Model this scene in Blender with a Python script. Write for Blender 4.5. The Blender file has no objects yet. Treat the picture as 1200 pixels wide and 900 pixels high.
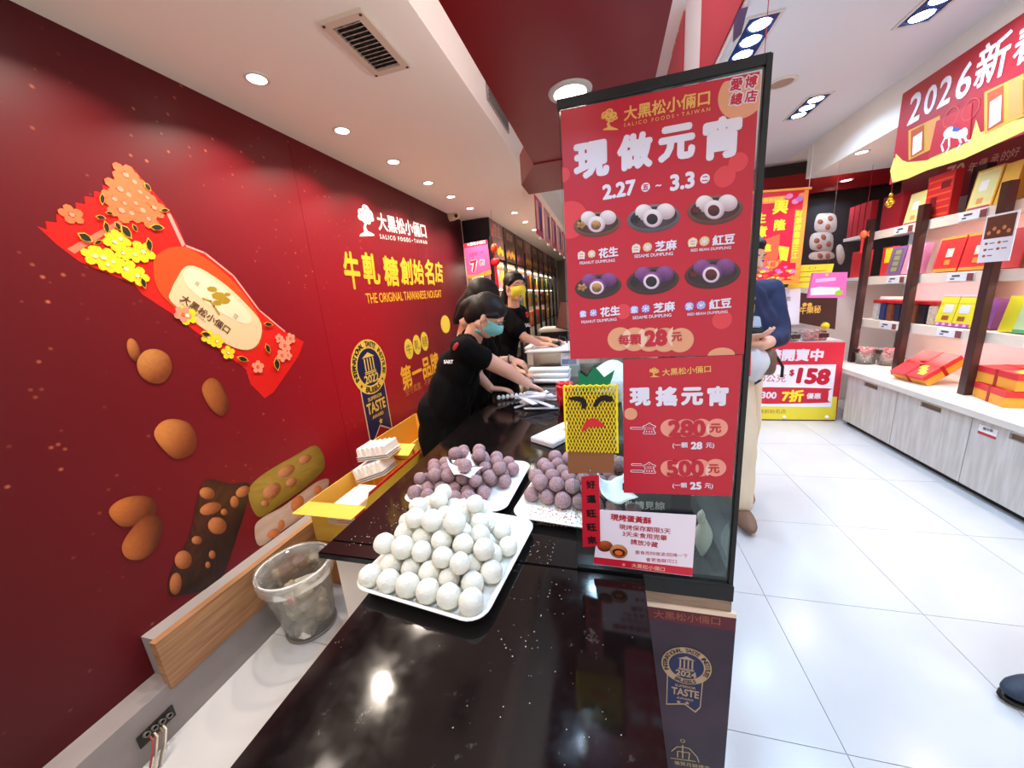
import bpy, bmesh, math, random
import numpy as np
from mathutils import Vector, Matrix
from mathutils.geometry import tessellate_polygon
random.seed(7)
SC = bpy.context.scene
COL = SC.collection
PI = math.pi

# ---------------------------------------------------------------- camera (calibrated from the vanishing points)
FPX, EYE = 420.0, Vector((0, 0, 1.40))
_v1 = (112.0, -108.0)
_v2 = (142.0, (-FPX * FPX - 112.0 * 142.0) / -108.0)
_Y = Vector((_v1[0], _v1[1], FPX)).normalized()
_Z = -Vector((_v2[0], _v2[1], FPX)).normalized()
_X = _Y.cross(_Z)
cam = bpy.data.cameras.new('camera')
cam.sensor_width = 36.0
cam.sensor_fit = 'HORIZONTAL'
cam.lens = FPX / 1200 * 36.0
cam.clip_start = 0.02
cam_o = bpy.data.objects.new('camera', cam)
COL.objects.link(cam_o)
m3 = Matrix(((_X[0], -_X[1], -_X[2]), (_Y[0], -_Y[1], -_Y[2]), (_Z[0], -_Z[1], -_Z[2])))
cam_o.matrix_world = Matrix.Translation(EYE) @ m3.to_4x4()
SC.camera = cam_o

# ---------------------------------------------------------------- world, exposure
w = bpy.data.worlds.new('world')
SC.world = w
w.use_nodes = True
w.node_tree.nodes['Background'].inputs[0].default_value = (1.0, 0.96, 0.94, 1)
w.node_tree.nodes['Background'].inputs[1].default_value = 0.9
SC.view_settings.view_transform = 'Standard'
SC.view_settings.look = 'None'
SC.view_settings.gamma = 1.0
SC.view_settings.use_curve_mapping = False
SC.view_settings.exposure = 0.60
SC.cycles.max_bounces = 8
SC.cycles.diffuse_bounces = 6
SC.cycles.glossy_bounces = 3
SC.cycles.transmission_bounces = 6
SC.cycles.transparent_max_bounces = 10
SC.cycles.caustics_reflective = False
SC.cycles.caustics_refractive = False
SC.cycles.sample_clamp_indirect = 4.0

WARM, COOL = (1.0, 0.86, 0.72), (0.47, 0.71, 1.0)
def lamp(name, loc, size, power, color, spread=150, label=None):
    l = bpy.data.lights.new(name, 'AREA')
    l.shape = 'DISK'
    l.size = size
    l.energy = power * 0.40
    l.color = color
    l.spread = math.radians(spread)
    o = bpy.data.objects.new(name, l)
    COL.objects.link(o)
    o.location = loc
    return o

# ---------------------------------------------------------------- photo pixel -> point on a real plane
def ray(px, py):
    a, b = px - 600.0, py - 450.0
    return Vector((_X[0]*a + _X[1]*b + _X[2]*FPX, _Y[0]*a + _Y[1]*b + _Y[2]*FPX, _Z[0]*a + _Z[1]*b + _Z[2]*FPX))
def onX(px, py, c): d = ray(px, py); return EYE + d * (c / d.x)
def onY(px, py, c): d = ray(px, py); return EYE + d * (c / d.y)
def onZ(px, py, c): d = ray(px, py); return EYE + d * ((c - EYE.z) / d.z)

# ---------------------------------------------------------------- materials
def lin(c):
    r = []
    for v in c:
        v = v / 255.0
        r.append(v / 12.92 if v <= 0.04045 else ((v + 0.055) / 1.055) ** 2.4)
    return r
MATS = {}
def mat(name, rgb=None, rough=0.5, metal=0.0, emit=0.0, noise=0.0, nscale=20.0, bump=0.0, bscale=60.0,
        coat=0.0, trans=0.0, alpha=1.0, sss=0.0, rgb2=None, stretch=None, vcol=False, spec=0.5, ior=1.45, dist=0.002, ecol=None):
    if name in MATS: return MATS[name]
    m = bpy.data.materials.new(name)
    m.use_nodes = True
    nt = m.node_tree
    p = nt.nodes['Principled BSDF']
    p.inputs['Roughness'].default_value = rough
    p.inputs['Metallic'].default_value = metal
    p.inputs['Coat Weight'].default_value = coat
    p.inputs['Coat Roughness'].default_value = 0.06
    p.inputs['Transmission Weight'].default_value = trans
    p.inputs['IOR'].default_value = ior
    p.inputs['Alpha'].default_value = alpha
    p.inputs['Specular IOR Level'].default_value = spec
    if sss:
        p.inputs['Subsurface Weight'].default_value = sss
        p.inputs['Subsurface Radius'].default_value = (0.01, 0.004, 0.002)
        p.inputs['Subsurface Scale'].default_value = 0.6
    tc = nt.nodes.new('ShaderNodeTexCoord')
    mp = nt.nodes.new('ShaderNodeMapping')
    nt.links.new(tc.outputs['Object'], mp.inputs[0])
    if stretch: mp.inputs['Scale'].default_value = stretch
    if vcol:
        at = nt.nodes.new('ShaderNodeAttribute'); at.attribute_name = 'Col'
        nt.links.new(at.outputs['Color'], p.inputs['Base Color'])
    else:
        c = lin(rgb) + [1]
        p.inputs['Base Color'].default_value = c
        if noise or rgb2:
            n = nt.nodes.new('ShaderNodeTexNoise')
            n.inputs['Scale'].default_value = nscale
            n.inputs['Detail'].default_value = 5
            nt.links.new(mp.outputs[0], n.inputs['Vector'])
            cr = nt.nodes.new('ShaderNodeValToRGB')
            cr.color_ramp.elements[0].position = 0.35
            cr.color_ramp.elements[1].position = 0.65
            if rgb2: c2 = lin(rgb2) + [1]
            else: c2 = [max(0, v * (1 - noise)) for v in c[:3]] + [1]
            cr.color_ramp.elements[0].color = c2
            cr.color_ramp.elements[1].color = c
            nt.links.new(n.outputs['Fac'], cr.inputs[0])
            nt.links.new(cr.outputs[0], p.inputs['Base Color'])
    if bump:
        n2 = nt.nodes.new('ShaderNodeTexNoise')
        n2.inputs['Scale'].default_value = bscale
        n2.inputs['Detail'].default_value = 4
        nt.links.new(mp.outputs[0], n2.inputs['Vector'])
        b = nt.nodes.new('ShaderNodeBump')
        b.inputs['Strength'].default_value = bump
        b.inputs['Distance'].default_value = dist
        nt.links.new(n2.outputs['Fac'], b.inputs['Height'])
        nt.links.new(b.outputs[0], p.inputs['Normal'])
    if emit:
        p.inputs['Emission Color'].default_value = lin(ecol or rgb) + [1]
        p.inputs['Emission Strength'].default_value = emit
        m.cycles.emission_sampling = 'NONE'
    MATS[name] = m
    return m
def flat(name, *rgb, rough=0.45, **k): return mat(name, rgb, rough, **k)

# ---------------------------------------------------------------- mesh builder
class MB:
    def __init__(s): s.v = []; s.f = []; s.c = []; s.smooth = False
    def add(s, vs, fs, col=None):
        o = len(s.v)
        s.v += [Vector(v) for v in vs]
        s.f += [tuple(i + o for i in f) for f in fs]
        if col is not None:
            s.c += [col] * len(vs) if not isinstance(col, list) else col
        return s
    def box(s, a, b, rot=None, piv=None, bev=0.0):
        x0, y0, z0 = [min(a[i], b[i]) for i in range(3)]
        x1, y1, z1 = [max(a[i], b[i]) for i in range(3)]
        if bev:
            bm = bmesh.new()
            r = bmesh.ops.create_cube(bm, size=1)
            for v in bm.verts:
                v.co = Vector(((x0+x1)/2 + v.co.x*(x1-x0), (y0+y1)/2 + v.co.y*(y1-y0), (z0+z1)/2 + v.co.z*(z1-z0)))
            bmesh.ops.bevel(bm, geom=list(bm.edges), offset=bev, segments=2, affect='EDGES')
            vs = [v.co.copy() for v in bm.verts]; bm.verts.index_update()
            fs = [[v.index for v in f.verts] for f in bm.faces]
            bm.free()
        else:
            vs = [Vector((x, y, z)) for z in (z0, z1) for y in (y0, y1) for x in (x0, x1)]
            fs = [(0, 2, 3, 1), (4, 5, 7, 6), (0, 1, 5, 4), (2, 6, 7, 3), (0, 4, 6, 2), (1, 3, 7, 5)]
        if rot is not None:
            pv = Vector(piv) if piv is not None else Vector(((x0+x1)/2, (y0+y1)/2, (z0+z1)/2))
            vs = [pv + rot @ (v - pv) for v in vs]
        return s.add(vs, fs)
    def prism(s, pts, d):            # closed polygon (3d points) extruded by vector d
        n = len(pts); d = Vector(d); pts = [Vector(p) for p in pts]
        tri = tessellate_polygon([pts])
        fs = [tuple(t) for t in tri] + [tuple(i + n for i in reversed(t)) for t in tri]
        fs += [(i, (i + 1) % n, (i + 1) % n + n, i + n) for i in range(n)]
        return s.add(pts + [p + d for p in pts], fs)
    def tube(s, pts, r, n=8, closed=False):
        pts = [Vector(p) for p in pts]; m = len(pts); rr = r if isinstance(r, (list, tuple)) else [r] * m
        vs = []; up = Vector((0, 0, 1)); prev = None
        for i, p in enumerate(pts):
            if closed: t = pts[(i+1) % m] - pts[i-1]
            else: t = pts[min(i+1, m-1)] - pts[max(i-1, 0)]
            t.normalize()
            a = prev if prev is not None else (up if abs(t.z) < 0.9 else Vector((1, 0, 0)))
            a = (a - t * a.dot(t)).normalized(); prev = a; b = t.cross(a)
            for k in range(n):
                q = 2 * PI * k / n
                vs.append(p + a * math.cos(q) * rr[i] + b * math.sin(q) * rr[i])
        fs = []
        for i in range(m if closed else m - 1):
            j = (i + 1) % m
            for k in range(n):
                k2 = (k + 1) % n
                fs.append((i*n+k, i*n+k2, j*n+k2, j*n+k))
        if not closed: fs += [tuple(reversed(range(n))), tuple((m-1)*n + k for k in range(n))]
        return s.add(vs, fs)
    def lathe(s, prof, c, n=24, axis=None):    # prof list of (r, h) around axis at c
        M = Matrix.Identity(3) if axis is None else Vector((0, 0, 1)).rotation_difference(Vector(axis)).to_matrix()
        c = Vector(c); vs = []
        for r, h in prof:
            for k in range(n):
                q = 2 * PI * k / n
                vs.append(c + M @ Vector((r * math.cos(q), r * math.sin(q), h)))
        m = len(prof)
        fs = [(i*n+k, i*n+(k+1) % n, (i+1)*n+(k+1) % n, (i+1)*n+k) for i in range(m-1) for k in range(n)]
        if prof[0][0] > 0: fs.append(tuple(reversed(range(n))))
        if prof[-1][0] > 0: fs.append(tuple((m-1)*n + k for k in range(n)))
        return s.add(vs, fs)
    def ball(s, c, r, n=12, m=8, rot=None, jit=0.0, rnd=random):
        c = Vector(c); r = r if isinstance(r, (tuple, list)) else (r, r, r)
        vs = []; ph = rnd.random() * 6
        for i in range(m + 1):
            th = PI * i / m
            for k in range(n):
                q = 2 * PI * k / n
                d = Vector((math.sin(th)*math.cos(q), math.sin(th)*math.sin(q), math.cos(th)))
                j = 1 + jit * (math.sin(3*d.x*2+ph) + math.sin(4*d.y*2+2*ph) + math.sin(5*d.z+ph))
                p = Vector((d.x*r[0], d.y*r[1], d.z*r[2])) * j
                if rot is not None: p = rot @ p
                vs.append(c + p)
        fs = [(i*n+k, (i+1)*n+k, (i+1)*n+(k+1) % n, i*n+(k+1) % n) for i in range(m) for k in range(n)]
        return s.add(vs, fs)
    def build(s, name, m, parent=None, smooth=False, merge=False):
        org = world_loc(parent) if parent is not None else Vector((0, 0, 0))
        me = bpy.data.meshes.new(name)
        me.from_pydata([tuple(v - org) for v in s.v], [], s.f)
        if s.c:
            a = me.color_attributes.new('Col', 'FLOAT_COLOR', 'POINT')
            a.data.foreach_set('color', np.array([list(lin(c)) + [1.0] for c in s.c], dtype='f').ravel())
        if merge:
            bm = bmesh.new(); bm.from_mesh(me); bmesh.ops.remove_doubles(bm, verts=bm.verts, dist=1e-5)
            bmesh.ops.recalc_face_normals(bm, faces=bm.faces); bm.to_mesh(me); bm.free()
        if m is not None: me.materials.append(m)
        if smooth: me.shade_smooth()
        o = bpy.data.objects.new(name, me)
        COL.objects.link(o)
        if parent is not None: o.parent = parent
        return o
def world_loc(o):
    v = Vector((0, 0, 0))
    while o is not None:
        v += o.location; o = o.parent
    return v
def tag(o, label=None, cat=None, group=None, kind=None):
    if label: o['label'] = label
    if cat: o['category'] = cat
    if group: o['group'] = group
    if kind: o['kind'] = kind
    return o
def thing(name, loc, label, cat, group=None):
    o = bpy.data.objects.new(name, None); o.empty_display_size = 0.05
    COL.objects.link(o); o.location = loc
    return tag(o, label, cat, group)
def struct(name, mb, m, label=None, parent=None):
    o = mb.build(name, m, parent)
    if parent is None: tag(o, label, None, None, 'structure')
    return o
def copy_tree(o, parent=None):
    c = o.copy(); COL.objects.link(c)
    c.parent = parent
    for ch in list(o.children): copy_tree(ch, c)
    return c
def B(a, b, **k): return MB().box(a, b, **k)
def rotz(a): return Matrix.Rotation(a, 3, 'Z')
def rotx(a): return Matrix.Rotation(a, 3, 'X')
def roty(a): return Matrix.Rotation(a, 3, 'Y')

# ---------------------------------------------------------------- printed sheets: text and shapes on a real plane
_GL = {}
def glyphs(s, bold=0.0, shear=0.0):
    k = (s, round(bold, 3), shear)
    if k in _GL: return _GL[k]
    cu = bpy.data.curves.new('t', 'FONT'); cu.body = s; cu.resolution_u = 3; cu.shear = shear
    t = bpy.data.objects.new('t', cu); COL.objects.link(t)
    dg = bpy.context.evaluated_depsgraph_get()
    me = bpy.data.meshes.new_from_object(t.evaluated_get(dg))
    vs = [(v.co.x, v.co.y) for v in me.vertices]; fs = [tuple(p.vertices) for p in me.polygons]
    bpy.data.objects.remove(t); bpy.data.curves.remove(cu); bpy.data.meshes.remove(me)
    if not vs: vs = [(0, 0), (1, 0), (1, 1)]; fs = []
    x0 = min(v[0] for v in vs); x1 = max(v[0] for v in vs); y0 = min(v[1] for v in vs); y1 = max(v[1] for v in vs)
    vs = [(v[0] - (x0+x1)/2, v[1] - (y0+y1)/2) for v in vs]
    if bold:
        V, F = [], []
        for i in range(8):
            a = i * PI / 4
            o = len(V)
            V += [(v[0] + bold*math.cos(a), v[1] + bold*math.sin(a), i) for v in vs]; F += [tuple(j+o for j in f) for f in fs]
        vs, fs = V, F
    _GL[k] = (vs, fs, x1 - x0 + 2*bold, y1 - y0 + 2*bold)
    return _GL[k]
class Sheet:
    """flat print on a plane: O origin, U right, V up; parent is the thing that carries it"""
    def __init__(s, O, U, V, parent, kind, c, dz=0.0003, part='printed_text'):
        s.O = Vector(O); s.U = Vector(U).normalized(); s.V = Vector(V).normalized(); s.N = s.U.cross(s.V)
        s.parent = parent; s.kind = kind; s.c = c; s.dz = dz; s.part = part; s.n = 0
    def step(s): s.n = (s.n + 1) % 9; return s.n*0.1      # every print gets a hair's breadth of its own
    def at(s, px, py):
        p = {'X': onX, 'Y': onY, 'Z': onZ}[s.kind](px, py, s.c)
        if s.kind == 'P':
            pass
        d = p - s.O
        return d.dot(s.U), d.dot(s.V)
    def W(s, u, v, l): return s.O + s.U*u + s.V*v + s.N*(s.dz*l)
    def poly(s, pts, m, l=1, name='printed_shape', px=True):
        l += s.step()
        if px: pts = [s.at(*p) for p in pts]
        P = [s.W(u, v, l) for u, v in pts]
        t = tessellate_polygon([[Vector((u, v, 0)) for u, v in pts]])
        tri = []
        for a in t:
            p0, p1, p2 = [P[i] for i in a]
            tri.append(tuple(a) if (p1-p0).cross(p2-p0).dot(s.N) > 0 else tuple(reversed(a)))
        return MB().add(P, tri).build(name, m, s.parent)
    def disc(s, c, r, m, l=1, ry=None, n=28, name='printed_shape', px=True, a0=0, a1=2*PI, rin=0.0, rot=0.0):
        """r in metres; c photo pixel or (u,v)"""
        l += s.step()
        u, v = s.at(*c) if px else c
        ry = ry or r; full = a1 - a0 > 6.28
        vs = []; fs = []
        cr, sr = math.cos(rot), math.sin(rot)
        for k in range(n + 1):
            q = a0 + (a1 - a0) * k / n
            for f in (1.0, rin):
                x, y = r*math.cos(q)*f, ry*math.sin(q)*f
                vs.append(s.W(u + x*cr - y*sr, v + x*sr + y*cr, l))
        fs = [(2*k, 2*k+2, 2*k+3, 2*k+1) for k in range(n)]
        return MB().add(vs, fs).build(name, m, s.parent)
    def line(s, pts, wd, m, l=1, name='printed_line', px=True):
        l += s.step()
        if px: pts = [s.at(*p) for p in pts]
        mb = MB()
        for (a, b) in zip(pts[:-1], pts[1:]):
            d = Vector((b[0]-a[0], b[1]-a[1]))
            if d.length < 1e-9: continue
            d.normalize(); n = Vector((-d.y, d.x)) * wd/2; e = d*wd*0.3
            mb.add([s.W(a[0]-n.x-e.x, a[1]-n.y-e.y, l), s.W(b[0]-n.x+e.x, b[1]-n.y+e.y, l), s.W(b[0]+n.x+e.x, b[1]+n.y+e.y, l), s.W(a[0]+n.x-e.x, a[1]+n.y-e.y, l)], [(0, 1, 2, 3)])
        return mb.build(name, m, s.parent)
    def text(s, t, p0, p1, m, bold=0.0, hs=1.0, l=2, shear=0.0, px=True, h=None, name=None, rot=None):
        """text whose middle line runs from p0 to p1 (photo pixels on the plane)"""
        l += s.step()
        a = s.at(*p0) if px else p0; b = s.at(*p1) if px else p1
        vs, fs, w0, h0 = glyphs(t, bold, shear)
        d = Vector((b[0]-a[0], b[1]-a[1])); L = d.length
        k = L / w0; ky = k*hs if h is None else h / h0
        d.normalize()
        if rot is not None: d = Vector((math.cos(rot), math.sin(rot)))
        cx, cy = (a[0]+b[0])/2, (a[1]+b[1])/2
        vs = [v if len(v) == 3 else (v[0], v[1], 0) for v in vs]
        P = [s.W(cx + x*k*d.x - y*ky*d.y, cy + x*k*d.y + y*ky*d.x, l + i*0.12) for x, y, i in vs]
        return MB().add(P, fs).build(name or s.part, m, s.parent)
    def glyph(s, t, u, v, h, m, bold=0.0, l=2, rot=0.0):
        """one small string centred at (u,v) with cap height h, metres"""
        l += s.step()
        vs, fs, w0, h0 = glyphs(t, bold)
        k = h / 0.75; c, q = math.cos(rot), math.sin(rot)
        vs = [v if len(v) == 3 else (v[0], v[1], 0) for v in vs]
        P = [s.W(u + (x*c - y*q)*k, v + (x*q + y*c)*k, l + i*0.12) for x, y, i in vs]
        return MB().add(P, fs).build(s.part, m, s.parent)
    def blob(s, pts, col, dark, m, l=1, light=(-0.5, 0.8), rings=6, seed=0, px=True, name='printed_shape', spots=0.12):
        """a photographic item printed on the sheet: shaded by vertex colour"""
        l += s.step()
        if px: pts = [s.at(*p) for p in pts]
        pts = smooth2(pts, 4)
        rnd = random.Random(seed)
        cx = sum(p[0] for p in pts)/len(pts); cy = sum(p[1] for p in pts)/len(pts)
        R = max(math.hypot(p[0]-cx, p[1]-cy) for p in pts)
        L = Vector(light).normalized(); n = len(pts); vs = []; cs = []
        for i in range(rings + 1):
            f = i / rings
            for p in pts:
                x, y = (p[0]-cx)*f, (p[1]-cy)*f
                q = (x*L.x + y*L.y) / R
                t = 0.5 + 0.62*q - 0.25*f**4 + rnd.uniform(-spots, spots)
                t = max(0, min(1, t))
                cs.append(tuple(dark[k] + (col[k]-dark[k])*t for k in range(3)))
                vs.append(s.W(cx+x, cy+y, l))
        fs = [(i*n+k, i*n+(k+1) % n, (i+1)*n+(k+1) % n, (i+1)*n+k) for i in range(rings) for k in range(n)]
        a = sum(pts[i][0]*pts[(i+1) % n][1] - pts[(i+1) % n][0]*pts[i][1] for i in range(n))
        return MB().add(vs, fs, cs).build(name, m, s.parent)
def smooth2(pts, k=4):
    out = []; n = len(pts)
    for i in range(n):
        p0, p1, p2, p3 = [pts[(i+j-1) % n] for j in range(4)]
        for q in range(k):
            t = q / k
            out.append(tuple(0.5*((2*p1[d]) + (-p0[d]+p2[d])*t + (2*p0[d]-5*p1[d]+4*p2[d]-p3[d])*t*t + (-p0[d]+3*p1[d]-3*p2[d]+p3[d])*t**3) for d in (0, 1)))
    return out
def ellpts(cx, cy, rx, ry, rot=0.0, n=10):
    c, q = math.cos(rot), math.sin(rot)
    return [(cx + rx*math.cos(a)*c - ry*math.sin(a)*q, cy + rx*math.cos(a)*q + ry*math.sin(a)*c) for a in [2*PI*i/n for i in range(n)]]
VC = mat('printed_colours', vcol=True, rough=0.35)

# ================================================================ levels and planes
ZC, ZF, ZU = 0.78, 2.32, 2.60         # counter top, left ceiling, upper ceiling
XM, XR, XC = -1.60, 2.15, 2.33        # mural plane, right cabinet front, shelf posts
ZCAN = 1.90                           # red canopy underside

def nodes_of(m): return m.node_tree.nodes, m.node_tree.links, m.node_tree.nodes['Principled BSDF']
def glass_mat(name, tint=(255, 255, 255), refl=0.08, rough=0.02, milk=0.0):
    m = bpy.data.materials.new(name); m.use_nodes = True
    nt = m.node_tree; nt.nodes.remove(nt.nodes['Principled BSDF'])
    out = nt.nodes['Material Output']
    t = nt.nodes.new('ShaderNodeBsdfTransparent'); t.inputs[0].default_value = lin(tint) + [1]
    g = nt.nodes.new('ShaderNodeBsdfGlossy'); g.inputs['Roughness'].default_value = rough
    f = nt.nodes.new('ShaderNodeFresnel'); f.inputs[0].default_value = 1.45
    a = nt.nodes.new('ShaderNodeMath'); a.operation = 'MULTIPLY_ADD'; a.inputs[1].default_value = 0.8; a.inputs[2].default_value = refl - 0.035
    x = nt.nodes.new('ShaderNodeMixShader')
    nt.links.new(f.outputs[0], a.inputs[0]); nt.links.new(a.outputs[0], x.inputs[0])
    nt.links.new(t.outputs[0], x.inputs[1]); nt.links.new(g.outputs[0], x.inputs[2]); nt.links.new(x.outputs[0], out.inputs[0])
    if milk:
        df = nt.nodes.new('ShaderNodeBsdfDiffuse'); df.inputs[0].default_value = (0.85, 0.85, 0.82, 1)
        y = nt.nodes.new('ShaderNodeMixShader'); y.inputs[0].default_value = milk
        nt.links.new(x.outputs[0], y.inputs[1]); nt.links.new(df.outputs[0], y.inputs[2]); nt.links.new(y.outputs[0], out.inputs[0])
    return m
GLASS = glass_mat('clear_glass', (238, 246, 244), 0.05)
FILM = glass_mat('thin_plastic', (246, 248, 247), 0.06, 0.15, 0.12)

# materials of the shell
M_TILE = mat('floor_tile', (192, 194, 197), rough=0.22, noise=0.06, nscale=3, spec=0.45)
M_GROUT = flat('grout', 196, 197, 198, rough=0.8)
M_CEIL = mat('ceiling_paint', (240, 234, 224), rough=0.75)
M_CEIL2 = mat('ceiling_paint_cool', (226, 226, 230), rough=0.7)
M_RED = mat('red_lacquer', (136, 16, 22), rough=0.3, spec=0.35)
M_BASE = mat('grey_stone', (150, 142, 140), rough=0.5, noise=0.12, nscale=6)
M_WOOD = mat('oak_plank', (176, 132, 92), rough=0.45, rgb2=(140, 98, 66), nscale=9, stretch=(1, 0.5, 7), bump=0.15, bscale=30)
M_BLACK = flat('black_paint', 9, 8, 8, rough=0.4)
M_WHITE = flat('white_paint', 235, 235, 236, rough=0.4)
M_PVC = flat('white_plastic', 240, 240, 238, rough=0.28)

# ---------------------------------------------------------------- floor and its tiles
fl = struct('floor', B((-1.75, -1.2, -0.03), (3.3, 10.2, -0.006)), M_GROUT, 'pale floor of large square tiles')
tx, ty, x0t, y0t = 0.573, 0.60, 0.098, 0.39
tm = None
for i in range(-3, 4):
    for j in range(-2, 9):
        if tm is None:
            g = 0.0011
            tb = B((x0t + g, y0t + g, -0.006), (x0t + tx - g, y0t + ty - g, 0.0))
            # local: centre
            tb.v = [v - Vector((x0t + tx/2, y0t + ty/2, 0)) for v in tb.v]
            o = tb.build('tile', M_TILE); tm = o
            o.parent = fl; k = o
        else:
            k = tm.copy(); COL.objects.link(k); k.parent = fl
        k.location = (x0t + tx*i + tx/2, y0t + ty*j + ty/2, 0)
struct('floor', B((-1.75, 5.79, -0.006), (3.3, 10.2, -0.0005)), M_TILE, 'far floor of the aisle')

# ---------------------------------------------------------------- walls, ceilings
struct('wall_left', B((-1.75, -1.2, 0), (XM - 0.012, 10.2, 2.65)), M_CEIL)
struct('wall_right', B((3.1, -1.2, 0), (3.2, 5.2, 2.65)), M_CEIL)
struct('wall_back', B((0.64, 5.0, 0), (3.2, 5.1, 2.65)), flat('dark_brown_wall', 44, 30, 28, rough=0.5))
struct('wall_aisle', B((0.64, 5.1, 0), (0.72, 10.2, 2.65)), M_CEIL2)
struct('wall_far', B((-1.75, 10.2, 0), (0.72, 10.3, 2.65)), M_CEIL2)
struct('ceiling', B((-1.75, -1.2, ZF), (-0.58, 10.2, ZU + 0.05)), M_CEIL, 'low plaster ceiling over the staff side')
struct('ceiling', B((-0.58, -1.2, ZU), (1.87, 10.2, ZU + 0.05)), M_CEIL2, 'high plaster ceiling over the counter and aisle')
struct('ceiling', B((1.87, -1.2, 2.31), (3.2, 4.45, ZU + 0.05)), M_CEIL, 'lowered ceiling over the product shelves')
struct('ceiling', B((1.87, 4.45, ZU), (3.2, 5.1, ZU + 0.05)), M_CEIL, 'ceiling behind the lowered part')
# white beam over the aisle
struct('trim_1', B((0.352, -1.0, 2.08), (0.362, 4.4, ZU)), M_CEIL2, 'white fascia board hanging from the ceiling beside the canopy')

# red canopy above the counter
can = MB()
cl = onZ(560, 80, ZCAN).x; cr = onZ(775, 60, ZCAN).x; ce = onZ(622, 205, ZCAN).y
can.box((cl, -0.6, ZCAN), (cr, ce, ZCAN + 0.10))
cano = struct('trim_2', can, M_RED, 'dark red canopy board hanging over the counter')
e2 = onZ(620, 228, ZCAN - 0.004)
MB().prism([(e2.x, e2.y, ZCAN-0.004), (cr, e2.y, ZCAN-0.004), (cr, ce-0.12, ZCAN-0.004), (cl, ce-0.12, ZCAN-0.004), (e2.x, ce + 0.10, ZCAN-0.004)], (0, 0, 0.12)).build('canopy_end', M_RED, cano)

cv_ = thing('fill_light_strip', ((cl+cr)/2, 0.6, ZCAN + 0.101), 'added unseen fill light strip on top of the red canopy', 'light')  # unseen light added to brighten the white fascia and upper ceiling
MB().box(((cl+cr)/2-0.02, -0.4, ZCAN+0.1005), ((cl+cr)/2+0.02, ce-0.1, ZCAN+0.115)).build('channel', M_WHITE, cv_)
l = bpy.data.lights.new('light_source', 'AREA'); l.shape = 'RECTANGLE'; l.size = 0.03; l.size_y = 2.0; l.energy = 7; l.color = (1.0, 0.95, 0.92)
lo = bpy.data.objects.new('light_source', l); COL.objects.link(lo); lo.parent = cv_; lo.location = (0, 0.2, 0.02); lo.rotation_euler = (PI, 0, 0)

# base ledge and wooden plank under the mural
struct('baseboard_left', B((XM - 0.01, -1.2, 0), (-1.5, 4.2, 0.19)), M_BASE, 'grey stone ledge below the mural')
struct('trim_3', B((XM - 0.01, 0.64, 0.19), (-1.525, 4.2, 0.352)), M_BASE, 'grey ledge behind the plank')
pl = MB().box((-1.52, 0.62, 0.17), (-1.49, 4.2, 0.365))
pk = pl.build('wooden_plank', M_WOOD)
tag(pk, 'brown wooden board fixed along the ledge below the red mural', 'plank')

# conduit opening at the bottom left
cd = thing('conduit_box', (-1.5, 0.6, 0.02), 'small wall opening with grey conduit ends and loose wires by the floor', 'conduit')
a0 = onX(166, 866, -1.497); a1 = onX(200, 838, -1.497)
MB().box((-1.505, a0.y - 0.01, a0.z - 0.028), (-1.494, a1.y + 0.012, a1.z + 0.03)).build('opening', flat('dark_hole', 34, 30, 28), cd)
for k, t in enumerate((0.12, 0.38, 0.64, 0.9)):
    p = Vector((-1.492, a0.y + (a1.y-a0.y)*t, a0.z + (a1.z-a0.z)*t + 0.008))
    MB().lathe([(0.008, -0.012), (0.008, 0.014), (0.006, 0.014), (0.005, -0.008)], p, 14, (1, 0, 0.4)).build('conduit', flat('grey_pipe', 110, 108, 104, rough=0.35), cd)
for k, (c, t) in enumerate((((196, 180, 160), 0.3), ((150, 60, 60), 0.15), ((205, 200, 190), 0.6), ((120, 104, 84), 0.5))):
    p = Vector((-1.48, a0.y + (a1.y-a0.y)*t, a0.z + (a1.z-a0.z)*t))
    MB().tube([p, p + Vector((0.02, -0.004, -0.005)), p + Vector((0.035, -0.022, -0.03)), Vector((p.x+0.04, p.y-0.05, 0.004))], 0.0028, 8).build('wire', mat('wire_%d' % k, c, 0.5), cd)
MB().box((-1.47, a0.y - 0.09, 0.0), (-1.44, a0.y - 0.02, 0.02), bev=0.004).build('connector', flat('cream_plastic', 226, 220, 196), cd)

# ---------------------------------------------------------------- ceiling lights
M_EM = mat('lamp_glow', (255, 252, 246), emit=14, ecol=(255, 250, 240))
M_RIM = flat('lamp_rim', 214, 208, 200, rough=0.35)
def downlight(p, r, power, col, label, group=None, real=True):
    t = thing('ceiling_light', p, label, 'ceiling light', group)
    p = Vector(p)
    MB().lathe([(r*0.80, -0.001), (r*0.86, -0.006), (r*1.12, -0.004), (r*1.16, 0.0)], p, 28).build('ring', M_RIM, t)
    MB().lathe([(0.0, -0.0025), (r*0.82, -0.002), (r*0.82, 0.0)], p, 24).build('lens', M_EM, t)
    if real:
        l = lamp('light_source', p + Vector((0, 0, -0.012)), r*1.3, power, col, 128)
        l.parent = t; l.location = (0, 0, -0.012)
    return t
ordn = ['nearest', 'second nearest', 'third', 'fourth', 'fifth', 'sixth']
row = [onZ(px, py, ZF) for px, py in ((302, 91), (402, 152), (462, 189), (501, 214), (529, 230), (549, 244))]
for i, p in enumerate(row):
    downlight((-1.315, p.y, ZF), 0.040, 13, WARM, 'small round ceiling light, %s of the row along the red mural' % ordn[i])
dy = 0.48
for k in range(1, 4):
    downlight((-1.315, row[0].y - dy*k, ZF), 0.040, 9, WARM, 'small round ceiling light over the staff side behind the viewer', 'ceiling lights behind the viewer')
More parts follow.
